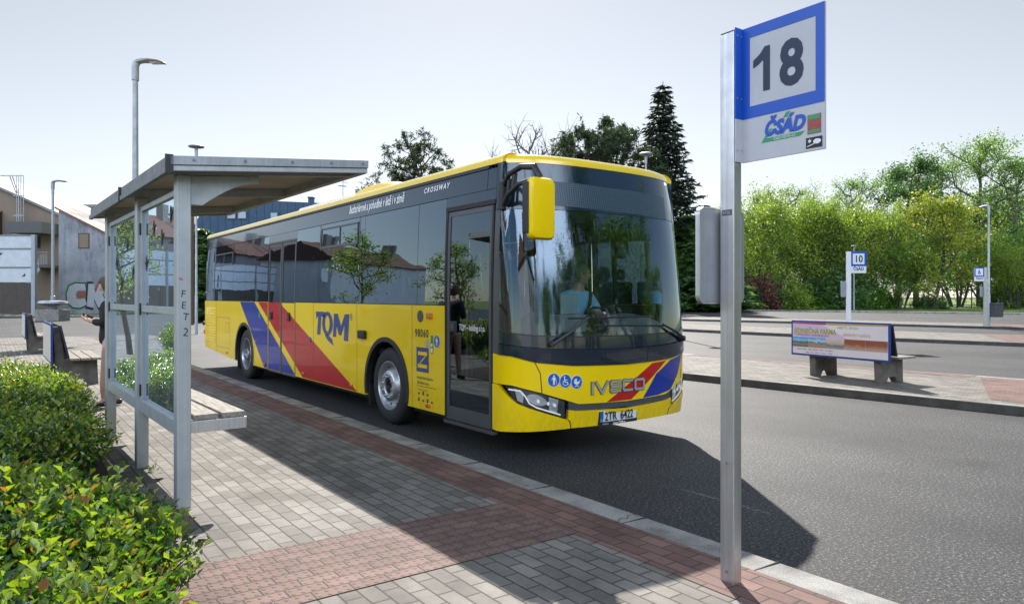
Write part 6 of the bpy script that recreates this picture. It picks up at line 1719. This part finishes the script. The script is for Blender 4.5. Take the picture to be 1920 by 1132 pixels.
# move the 6 board to the left side of its post
for ch in s6.children:
    if ch.name.startswith('sign_board'): ch.location.x = -0.60
# ------------------------------------------------------------------ street lamps
def lamp(px, d, top, label, rz=R(-36), flat=False, arm=1.15, r0=0.085, group='street lamps of the bus station', disc=False, base=0.0):
    p_ = at(px, d); e = tag(empty('street_lamp', (p_.x, p_.y, base), rz), label, 'street lamp', group)
    h = zh(top, d) - base
    mb_ = MB(); mb_.tube([(0, 0, 0), (0, 0, 1.6), (0, 0, 1.62), (0, 0, h - 0.5)], [r0, r0, r0 * 0.8, r0 * 0.62], 14); mb_.build('pole', 'galvanised', e, smooth=True)
    if disc:
        mb_ = MB(); mb_.lathe([(0.06, h - 0.5), (0.07, h - 0.12), (0.30, h - 0.10), (0.32, h - 0.06), (0.22, h - 0.01), (0.02, h + 0.01)], (0, 0, 0), 'z', 24); mb_.build('lamp_head', 'galvanised', e, smooth=True)
        return e
    mb_ = MB(); mb_.tube([(0, 0, h - 0.52), (0, 0, h - 0.15), (0.03, 0, h - 0.06)], [r0 * 0.85, r0 * 0.85, r0 * 0.9], 12); mb_.build('spigot', 'galvanised', e, smooth=True)
    L = arm
    sec = [(-0.04, 0.07, 0.05, 0.0), (0.05, 0.09, 0.09, 0.02), (0.25 * L, 0.11, 0.075, 0.05), (0.5 * L, 0.16, 0.06, 0.055), (0.8 * L, 0.16, 0.05, 0.03), (0.97 * L, 0.11, 0.035, 0.0), (L, 0.04, 0.02, -0.01)]
    vs = []; n = 14
    for x, wy, hz_, zc in sec:
        for k in range(n):
            a = 2 * math.pi * k / n; sz_ = math.sin(a); vs.append((x, wy * math.cos(a), h - 0.07 + zc + hz_ * (sz_ if sz_ > 0 else sz_ * 0.55)))
    fs = [(j * n + k, j * n + (k + 1) % n, (j + 1) * n + (k + 1) % n, (j + 1) * n + k) for j in range(len(sec) - 1) for k in range(n)] + [tuple(range(n)), tuple(range((len(sec) - 1) * n, len(sec) * n))]
    mb_ = MB(); mb_.add(vs, fs); hd_ = mb_.build('lamp_head', 'galvanised', e, smooth=True)
    mb_ = MB(); mb_.box(0.52 * L, 0.86 * L, -0.10, 0.10, h - 0.078, h - 0.055); mb_.build('lens', 'plate_white', hd_, bevel=0.01)
    return e
lamp(254, 18.8, 114, 'tall street lamp rising behind the shelter roof', arm=0.78, r0=0.105, base=HP)
lamp(99, 46, 339, 'street lamp with a round planter foot in front of the graffiti house', arm=1.0, r0=0.13, group='street lamps of the bus station')
lamp(1854, 35.6, 385, 'street lamp on the far island with a litter bin on its pole', r0=0.07, arm=0.55, rz=R(60), base=HP)
lamp(1601, 82, 460, 'street lamp behind the number 10 sign', r0=0.10, disc=True)
lamp(1211, 32, 286, 'round topped street lamp just above the bus roof', r0=0.07, disc=True)
lamp(368, 30, 272, 'street lamp whose head shows just above the shelter roof', r0=0.06, disc=True)
p_ = at(99, 46); mb = MB(); mb.box(-0.75, 0.75, -0.6, 0.6, 0, 0.75); pb_ = mb.build('concrete_block', 'concrete', None, bevel=0.04); pb_.location = (p_.x, p_.y, 0); pb_.rotation_euler = (0, 0, R(-36))
tag(pb_, 'square concrete block at the foot of the left lamp post', 'concrete block')
mb = MB(); mb.lathe([(0.25, 0.75), (0.3, 0.95), (0.75, 1.05), (0.85, 1.15), (0.8, 1.28), (0.3, 1.32)], (0, 0, 0), 'z', 24); lr_ = mb.build('lamp_collar', 'galvanised', pb_, smooth=True)
p_ = at(1868, 35.4); b_ = tag(empty('litter_bin', (p_.x, p_.y, HP), R(-36)), 'dark grey litter bin hanging on the right lamp post', 'litter bin')
mb = MB(); mb.prism([(-0.22, 0.45), (0.22, 0.45), (0.24, 1.05), (-0.24, 1.05)], lambda u, v_, t: (u, t, v_), -0.2, 0.2); mb.build('bin_body', 'bin_grey', b_, bevel=0.03)
mb = MB(); mb.box(-0.25, 0.25, -0.22, 0.22, 1.06, 1.14); mb.build('bin_lid', 'bin_grey', b_, bevel=0.03)
# wire fence in the park
p0_, p1_ = at(1665, 100), at(2000, 88); e = tag(empty('wire_fence', tuple(p0_)), 'thin dark wire fence along the park lawn at the right', 'fence')
for k in range(13):
    q = (p1_ - p0_) * k / 12; mb = MB(); mb.cyl((q.x, q.y, 0), (q.x, q.y, 2.5), 0.07, None, 6); mb.build('post', 'satin_black', e)
for z in (2.4, 1.3, 0.4):
    q = p1_ - p0_; mb = MB(); mb.cyl((0, 0, z), (q.x, q.y, z), 0.05, None, 5); mb.build('rail', 'satin_black', e)

# ------------------------------------------------------------------ buildings, each in a frame facing the viewer
def bframe(name, px, d, label, cat='building', group=None):
    p_ = at(px, d); return tag(empty(name, tuple(p_), R(-36)), label, cat, group)
def bx(px0, px, d): return (px - px0) * d / 1350
# grey plastered house with graffiti
D = 62; h1 = bframe('house', 110, D, 'grey plastered house with a sloping tiled roof, one window and graffiti on its wall')
X_ = lambda px: bx(110, px, D)
mb = MB(); mb.prism([(0, 0), (X_(345), 0), (X_(345), zh(512, D)), (0, zh(393, D))], lambda u, v_, t: (u, t, v_), 0, 11); mb.build('wall', 'plaster_grey', h1)
def slope(a, b, c, d, th, m_, nm, par):
    mb_ = MB(); vs = [a, b, c, d]; mb_.add([tuple(q) for q in vs] + [(q[0], q[1], q[2] + th) for q in vs], [(0, 1, 2, 3), (7, 6, 5, 4), (0, 4, 5, 1), (1, 5, 6, 2), (2, 6, 7, 3), (3, 7, 4, 0)]); return mb_.build(nm, m_, par)
D2 = 73; X2 = lambda px: (px - 960) * D2 / 1350 - (110 - 960) * D / 1350
rf_ = slope((-0.2, -0.25, zh(392, D) + 0.03), (X_(350), -0.25, zh(514, D) + 0.03), (X2(350), 11.2, zh(470, D2)), (X2(117), 11.2, zh(386, D2)), 0.16, 'tiles_brown', 'roof', h1)
wf = MB(); wf.box(X_(147), X_(168), -0.02, 0.04, zh(466, D), zh(437, D)); w1 = wf.build('window', 'hair_brown', h1)
wf = MB(); wf.box(X_(149), X_(166), -0.035, -0.021, zh(464, D), zh(439, D)); wf.build('pane', 'plaster_tan', w1)
def gp(pts, m_, y, nm='graffiti', par=None):
    mb_ = MB(); mb_.prism([(X_(a), zh(b, D)) for a, b in pts], lambda u, v_, t: (u, t, v_), y - 0.004, y); return mb_.build(nm, m_, par)
gr = empty('graffiti', (0, 0, 0)); gr.parent = h1
Cq = [(130, 536), (142, 531), (160, 532), (161, 543), (146, 545), (142, 552), (144, 561), (160, 560), (163, 571), (150, 577), (137, 576), (127, 567), (125, 551)]
Kq = [(166, 532), (176, 532), (178, 545), (185, 531), (197, 532), (200, 545), (192, 552), (200, 566), (196, 576), (184, 576), (177, 560), (176, 577), (163, 574)]
Sq = [(204, 533), (232, 532), (236, 545), (222, 548), (236, 556), (232, 574), (206, 576), (202, 562), (214, 556), (203, 548)]
def grow_(pts, k):
    cx_ = sum(p[0] for p in pts) / len(pts); cy_ = sum(p[1] for p in pts) / len(pts)
    return [(cx_ + (a - cx_) * k, cy_ + (b - cy_) * k) for a, b in pts]
for q in (Cq, Kq, Sq):
    gp(grow_(q, 1.20), 'graffiti_green' if q is not Kq else 'black_ink', -0.006, par=gr); gp(grow_(q, 1.10), 'black_ink', -0.012, par=gr); gp(q, 'graffiti_silver', -0.018, par=gr)
gp([(146, 547), (160, 545), (162, 558), (147, 559), (144, 553)], 'graffiti_red', -0.024, par=gr); gp([(181, 533), (186, 533), (180, 549), (178, 545)], 'graffiti_red', -0.024, par=gr)
# tan warehouse with ladder, canopy and stairs
D = 78; w_ = bframe('warehouse', 0, D, 'tan rendered warehouse with a dark edged sloping roof at the far left')
mb = MB(); mb.prism([(X_(-180) - X_(0) + bx(0, 0, D), 0)] if False else [(bx(0, -260, D), 0), (bx(0, 118, D), 0), (bx(0, 118, D), zh(404, D)), (bx(0, -5, D), zh(349, D)), (bx(0, -260, D), zh(262, D))], lambda u, v_, t: (u, t, v_), 0, 14); mb.build('wall', 'plaster_tan', w_)
mb = MB(); mb.prism([(bx(0, 121, D), zh(408, D)), (bx(0, 121, D), zh(403, D)), (bx(0, -5, D), zh(347, D)), (bx(0, -260, D), zh(259, D)), (bx(0, -260, D), zh(263, D)), (bx(0, -5, D), zh(351, D))], lambda u, v_, t: (u, t, v_), -0.4, 14.3); mb.build('roof', 'weathered_zinc', w_)
mb = MB(); mb.prism([(bx(0, 45, D), zh(432, D)), (bx(0, 50, D), zh(421, D)), (bx(0, 112, D), zh(421, D)), (bx(0, 112, D), zh(441, D)), (bx(0, 50, D), zh(441, D))], lambda u, v_, t: (u, t, v_), -3.0, -0.01); mb.build('canopy', 'frame_grey', w_)
mb = MB(); mb.box(bx(0, 68, D), bx(0, 76, D), -0.06, 0.0, zh(465, D), zh(442, D)); mb.build('window', 'window_dark', w_)
mb = MB(); mb.box(bx(0, 74, D), bx(0, 112, D), -2.0, -0.01, zh(503, D), zh(498, D)); mb.build('landing', 'frame_grey', w_)
st_ = empty('stair', (0, 0, 0)); st_.parent = w_
mb = MB(); a, b = (bx(0, 70, D), zh(535, D)), (bx(0, 92, D), zh(480, D)); mb.prism([a, (a[0] + 0.3, a[1]), (b[0] + 0.3, b[1] - 1.6), (b[0], b[1] - 0.4)], lambda u, v_, t: (u, t, v_), -2.0, -1.8); mb.build('stair_string', 'galvanised', st_)
mb = MB()
for k in range(12):
    x = bx(0, 77 + k * 3, D); z0 = zh(max(478, 528 - k * 7), D); mb.cyl((x, -2.0, z0 - 1.1), (x, -2.0, z0), 0.03, None, 5)
mb.build('baluster', 'galvanised', st_)
mb = MB(); mb.tube([(bx(0, 72, D), -2.0, zh(530, D)), (bx(0, 93, D), -2.0, zh(475, D)), (bx(0, 112, D), -2.0, zh(475, D))], 0.05, 6); mb.build('handrail', 'galvanised', st_)
lad = bframe('roof_ladder', 28, D - 0.6, 'caged steel roof ladder on the tan warehouse wall', 'ladder'); DL = D - 0.6
mb = MB()
for px in (31, 34.5): mb.cyl((bx(28, px, DL), 0, zh(585, DL)), (bx(28, px, DL), 0, zh(355, DL)), 0.05, None, 5)
for k in range(40): z = zh(580, DL) + k * 0.33; mb.cyl((bx(28, 31, DL), 0, z), (bx(28, 34.5, DL), 0, z), 0.03, None, 4)
mb.build('rungs', 'galvanised', lad)
mb = MB()
for px in (37, 41, 45, 50): mb.cyl((bx(28, px, DL), -0.5, zh(440, DL)), (bx(28, px, DL), -0.5, zh(331, DL)), 0.035, None, 5)
for px0, px1 in ((22, 30), (27, 33)): mb.cyl((bx(28, px0, DL), -0.3, zh(331, DL)), (bx(28, px1, DL), 0, zh(362, DL)), 0.045, None, 5)
for py, a, b in ((331, 5, 50), (368, 31, 51), (405, 31, 51), (440, 31, 51)): mb.box(bx(28, a, DL), bx(28, b, DL), -0.55, -0.5, zh(py, DL) - 0.05, zh(py, DL) + 0.05)
mb.box(bx(28, 5, DL), bx(28, 9, DL), -0.5, 0.0, zh(331, DL), zh(330, DL))
mb.build('cage', 'galvanised', lad)
# pink building and far row
D = 110; w_ = bframe('building', 75, D, 'long pink building with a grey parapet behind the grey house')
mb = MB(); mb.box(bx(75, 60, D), bx(75, 300, D), 0, 12, 0, zh(389, D)); mb.build('wall', 'plaster_pink', w_)
mb = MB(); mb.box(bx(75, 58, D), bx(75, 302, D), -0.4, 12.4, zh(389, D), zh(384, D)); mb.build('parapet', 'weathered_zinc', w_)
mb = MB(); mb.box(bx(75, 185, D - 20), bx(75, 200, D - 20), -20, -17, zh(425, D - 20), zh(394, D - 20)); mb.build('chimney', 'tiles_brown', w_)
# noise barrier
D = 58; nb_ = bframe('noise_barrier', 60, D, 'noise barrier of pale glass panels with bird silhouettes over brown boards', 'barrier')
posts = [64, -75, -215, -355, -495, -640, -790]
for px in posts: mb = MB(); mb.box(bx(60, px - 3.5, D), bx(60, px + 3.5, D), -0.15, 0.15, 0, zh(440, D)); mb.build('post', 'galvanised', nb_)
for a, b in zip(posts, posts[1:]):
    for z0, z1, m_, nm in ((529, 503, 'barrier_glass', 'glass_panel'), (500, 468, 'barrier_glass', 'glass_panel'), (465, 443, 'barrier_glass', 'glass_panel'), (588, 530, 'brown_boards', 'board_panel')):
        mb = MB(); mb.box(bx(60, b + 3.6, D), bx(60, a - 3.6, D), -0.04, 0.04, zh(z0, D), zh(z1, D)); mb.build(nm, m_, nb_)
    mb = MB()
    for z in (441.5, 466.5, 501.5): mb.box(bx(60, b + 3.6, D), bx(60, a - 3.6, D), -0.08, 0.08, zh(z + 1.4, D), zh(z - 1.4, D))
    mb.build('panel_rail', 'weathered_zinc', nb_)
for px, py in ((1, 476), (45, 516), (-60, 512), (-110, 480), (-190, 516)):
    mb = MB(); mb.prism([(bx(60, px + a * 5, D), zh(py - b * 5, D)) for a, b in [(-0.9, -0.5), (-0.2, -0.1), (0.5, 0.8), (0.45, 0.1), (1.0, 0.2), (0.3, -0.4), (-0.3, -0.5)]], lambda u, v_, t: (u, t, v_), -0.06, -0.045); mb.build('bird_silhouette', 'black_ink', nb_)
# dark houses behind the barrier (mirrored in the bus side)
GH = 'houses behind the noise barrier'
for k, (px, D, hw, hh, lab) in enumerate(((-330, 74, 15, 8.2, 'dark rendered house with a brown roof and three chimneys beyond the noise barrier'), (-760, 66, 15, 8.8, 'dark rendered house with a brown roof far left of the view'), (-1150, 50, 12, 7.5, 'pale rendered house with a brown roof left of the view'))):
    h_ = bframe('house', px, D, lab, 'building', GH)
    mb = MB(); mb.box(-hw, hw, 0, 10, 0, hh); mb.build('wall', 'plaster_dark' if k < 2 else 'plaster_pale', h_)
    mb = MB(); mb.prism([(-0.6, hh), (10.6, hh), (5, hh + 3.2)], lambda u, v_, t: (t, u, v_), -hw - 0.5, hw + 0.5); rr_ = mb.build('roof', 'tiles_brown', h_)
    for c_ in (-8, -1, 6, 8.5):
        mb = MB(); mb.box(c_ - 0.5, c_ + 0.5, 3.5, 4.6, hh + 1.5, hh + 4.6); mb.build('chimney', 'concrete', rr_, bevel=0.05)
    for c_ in range(5):
        mb = MB(); mb.box(-hw + 3 + c_ * 5.6, -hw + 4.4 + c_ * 5.6, -0.05, 0.0, hh * 0.55, hh * 0.8); mb.build('window', 'window_sky', h_)
# hall behind the viewer mirrored in the windscreen corner
for k, (x, y, sx_, sy_, hh, m_, lab) in enumerate(((-16, -22, 14, 12, 9, 'plaster_pale', 'pale rendered hall behind the viewer, seen in reflections'), (-24, 8, 8, 16, 7, 'plaster_tan', 'tan rendered house left of the viewer, seen in reflections'))):
    h_ = tag(empty('house', (x, y, 0)), lab, 'building')
    mb = MB(); mb.box(-sx_ / 2, sx_ / 2, -sy_ / 2, sy_ / 2, 0, hh); mb.build('wall', m_, h_)
    mb = MB(); mb.prism([(-sx_ / 2 - 0.5, hh), (sx_ / 2 + 0.5, hh), (0, hh + 3)], lambda u, v_, t: (u, t, v_), -sy_ / 2 - 0.5, sy_ / 2 + 0.5); mb.build('roof', 'tiles_brown', h_)
    for c_ in range(4):
        mb = MB(); mb.box(sx_ / 2, sx_ / 2 + 0.04, -sy_ / 2 + 1 + c_ * 3, -sy_ / 2 + 2.2 + c_ * 3, hh * 0.5, hh * 0.72); mb.build('window', 'window_dark', h_)
# blue clad building behind the bus
D = 58; w_ = bframe('building', 365, D, 'dark blue metal clad building with small roof windows behind the bus')
mb = MB(); mb.prism([(bx(365, 363, D), 0), (bx(365, 610, D), 0), (bx(365, 610, D), zh(381, D)), (bx(365, 430, D), zh(373, D)), (bx(365, 388, D), zh(378, D)), (bx(365, 363, D), zh(424, D))], lambda u, v_, t: (u, t, v_), 0, 10); mb.build('wall', 'blue_cladding', w_)
for a, b, c, d_ in ((427, 442, 396, 410), (447, 462, 397, 410), (508, 521, 399, 412), (545, 556, 402, 414)):
    mb = MB(); mb.box(bx(365, a - 1, D), bx(365, b + 1, D), -0.08, 0.0, zh(d_ + 1, D), zh(c - 1, D)); f_ = mb.build('window', 'frame_grey', w_)
    mb = MB(); mb.box(bx(365, a + 0.5, D), bx(365, b - 0.5, D), -0.1, -0.081, zh(d_ - 0.5, D), zh(c + 0.5, D)); mb.build('pane', 'window_sky', f_)
mb = MB(); mb.box(bx(365, 571, D), bx(365, 580, D), 1, 1.5, zh(382, D), zh(368, D)); mb.box(bx(365, 570, D), bx(365, 581, D), 0.9, 1.6, zh(368, D), zh(366, D)); mb.build('chimney', 'blue_cladding', w_)
p_ = at(361, 40); mb = MB(); mb.cyl((0, 0, 0), (0, 0, zh(392, 40)), 0.08, 0.06, 8); o = mb.build('utility_pole', 'hair_brown'); o.location = (p_.x, p_.y, 0); tag(o, 'thin brown pole right of the shelter near post', 'pole')
p_ = at(643, 60); mb = MB(); mb.cyl((0, 0, 0), (0, 0, zh(333, 60)), 0.05, 0.03, 6); mb.box(-0.4, 0.3, -0.03, 0.03, zh(350, 60), zh(348, 60)); mb.box(0.0, 0.5, -0.03, 0.03, zh(342, 60), zh(341, 60)); o = mb.build('antenna_mast', 'galvanised'); o.location = (p_.x, p_.y, 0); tag(o, 'thin aerial mast between the shelter roof and the pine', 'aerial')

# ------------------------------------------------------------------ waiting person at the far end of the shelter
B0 = Vector((1.335, 11.01, HP)); fd = Vector((-0.87, 0.35, 0)).normalized(); ld = Vector((-fd.y, fd.x, 0))   # forward, left
def Q(f, l, z): return B0 + fd * f + ld * l + Vector((0, 0, z))
V = [(Q(0, 0, 0.93), (0.14, 0.12)), (Q(0.0, 0, 1.10), (0.12, 0.10)), (Q(0.01, 0, 1.28), (0.135, 0.105)), (Q(0.0, 0, 1.40), (0.11, 0.075)), (Q(0.01, 0, 1.48), 0.05), (Q(0.03, 0, 1.555), 0.05)]
Ed = [(0, 1), (1, 2), (2, 3), (3, 4), (4, 5)]
hands = []
for sg in (-1, 1):
    b0 = len(V); V += [(Q(0, sg * 0.17, 1.38), 0.052), (Q(0.02, sg * 0.23, 1.12), 0.042), (Q(0.22, sg * 0.12, 1.15), 0.03)]; Ed += [(3, b0), (b0, b0 + 1), (b0 + 1, b0 + 2)]
    hand(V, Ed, Q(0.22, sg * 0.12, 1.15), fd * 0.9 + Vector((0, 0, 0.35)) - ld * sg * 0.2, Vector((0, 0, 1)) - ld * sg * 0.6, b0 + 2, 0.55)
    b0 = len(V); fx = 0.06 * sg
    V += [(Q(0, sg * 0.09, 0.86), 0.09), (Q(fx * 0.5 + 0.02, sg * 0.095, 0.48), 0.058), (Q(fx, sg * 0.10, 0.30), 0.056), (Q(fx, sg * 0.10, 0.09), 0.036), (Q(fx + 0.09, sg * 0.11, 0.035), 0.03)]
    Ed += [(0, b0), (b0, b0 + 1), (b0 + 1, b0 + 2), (b0 + 2, b0 + 3), (b0 + 3, b0 + 4)]
pw = skinmesh('person', V, Ed, 'skin'); tag(pw, 'person in a black coat holding a phone behind the far shelter post', 'person')
hc2 = Q(0.05, 0, 1.62); vs, fs, frm2 = head_mesh(hc2, fd + Vector((0, 0, -0.35)), s=0.95); join_into(pw, vs, fs)
hair_cap(hc2, frm2, 'hair_brown', pw, 0.95, -0.55, -0.95, vol=1.18)
V = [(Q(0, 0, 0.80), (0.17, 0.155)), (Q(0, 0, 0.95), (0.165, 0.15)), (Q(0, 0, 1.12), (0.145, 0.125)), (Q(0.01, 0, 1.28), (0.16, 0.13)), (Q(0, 0, 1.395), (0.13, 0.095)), (Q(0.01, 0, 1.46), 0.066)]
Ed = [(0, 1), (1, 2), (2, 3), (3, 4), (4, 5)]
for sg in (-1, 1):
    b0 = len(V); V += [(Q(0, sg * 0.175, 1.37), 0.072), (Q(0.02, sg * 0.24, 1.12), 0.062), (Q(0.19, sg * 0.13, 1.145), 0.047)]; Ed += [(4, b0), (b0, b0 + 1), (b0 + 1, b0 + 2)]
skinmesh('coat', V, Ed, 'coat_black', pw)
for sg in (-1, 1):
    fx = 0.06 * sg
    skinmesh('stocking', [(Q(0, sg * 0.09, 0.86), 0.095), (Q(fx * 0.5 + 0.02, sg * 0.095, 0.48), 0.062), (Q(fx, sg * 0.10, 0.30), 0.060), (Q(fx, sg * 0.10, 0.10), 0.040)], [(0, 1), (1, 2), (2, 3)], 'stocking', pw)
    skinmesh('shoe', [(Q(fx - 0.05, sg * 0.10, 0.04), 0.035), (Q(fx, sg * 0.10, 0.055), 0.045), (Q(fx + 0.09, sg * 0.11, 0.035), 0.038), (Q(fx + 0.16, sg * 0.115, 0.028), 0.026)], [(0, 1), (1, 2), (2, 3)], 'shoe_black', pw)
ph = MB(); ph.box(-0.037, 0.037, -0.005, 0.005, -0.07, 0.07); po = ph.build('phone', 'phone_black', None, bevel=0.004)
dv = (fd * 0.9 + Vector((0, 0, 0.35)) + ld * 0.2).normalized(); nv_ = (Vector((0, 0, 1)) + ld * 0.6); nv_ = (nv_ - dv * nv_.dot(dv)).normalized(); sv_ = dv.cross(nv_)
po.matrix_world = Matrix.Translation(Q(0.22, -0.12, 1.15) + dv * 0.115 + nv_ * 0.024) @ Matrix((sv_, nv_, -dv)).transposed().to_4x4()
tag(po, 'black phone held by the person behind the shelter post', 'phone')

# ------------------------------------------------------------------ one piece, one part: split meshes that hold several separate pieces
def loose_split(o):
    bm = bmesh.new(); bm.from_mesh(o.data); bm.verts.ensure_lookup_table(); seen = set(); groups = []
    for v0 in bm.verts:
        if v0.index in seen: continue
        st_ = [v0]; seen.add(v0.index); g = []
        while st_:
            a = st_.pop(); g.append(a.index)
            for e_ in a.link_edges:
                b_ = e_.other_vert(a)
                if b_.index not in seen: seen.add(b_.index); st_.append(b_)
        groups.append(set(g))
    bm.free()
    if not 1 < len(groups) <= 40: return
    for g in groups[1:]:
        n_ = o.copy(); n_.data = o.data.copy(); COL.objects.link(n_)
        b2 = bmesh.new(); b2.from_mesh(n_.data); b2.verts.ensure_lookup_table()
        bmesh.ops.delete(b2, geom=[v_ for v_ in b2.verts if v_.index not in g], context='VERTS'); b2.to_mesh(n_.data); b2.free()
    b2 = bmesh.new(); b2.from_mesh(o.data); b2.verts.ensure_lookup_table()
    bmesh.ops.delete(b2, geom=[v_ for v_ in b2.verts if v_.index not in groups[0]], context='VERTS'); b2.to_mesh(o.data); b2.free()
SPLIT = {'vent_hole', 'arch_liner', 'tread_groove', 'wheel_arch', 'window_frame', 'window_pillar', 'side_panel', 'gutter', 'waist_rail', 'sticker_band', 'hatch', 'inner_lining', 'handrail', 'backrest', 'driver_seat', 'cab_post', 'wheel_nut', 'poster_field'}
for o in list(bpy.data.objects):
    if o.type == 'MESH' and o.parent is not None and o.name.split('.')[0] in SPLIT and o.data.users == 1: loose_split(o)
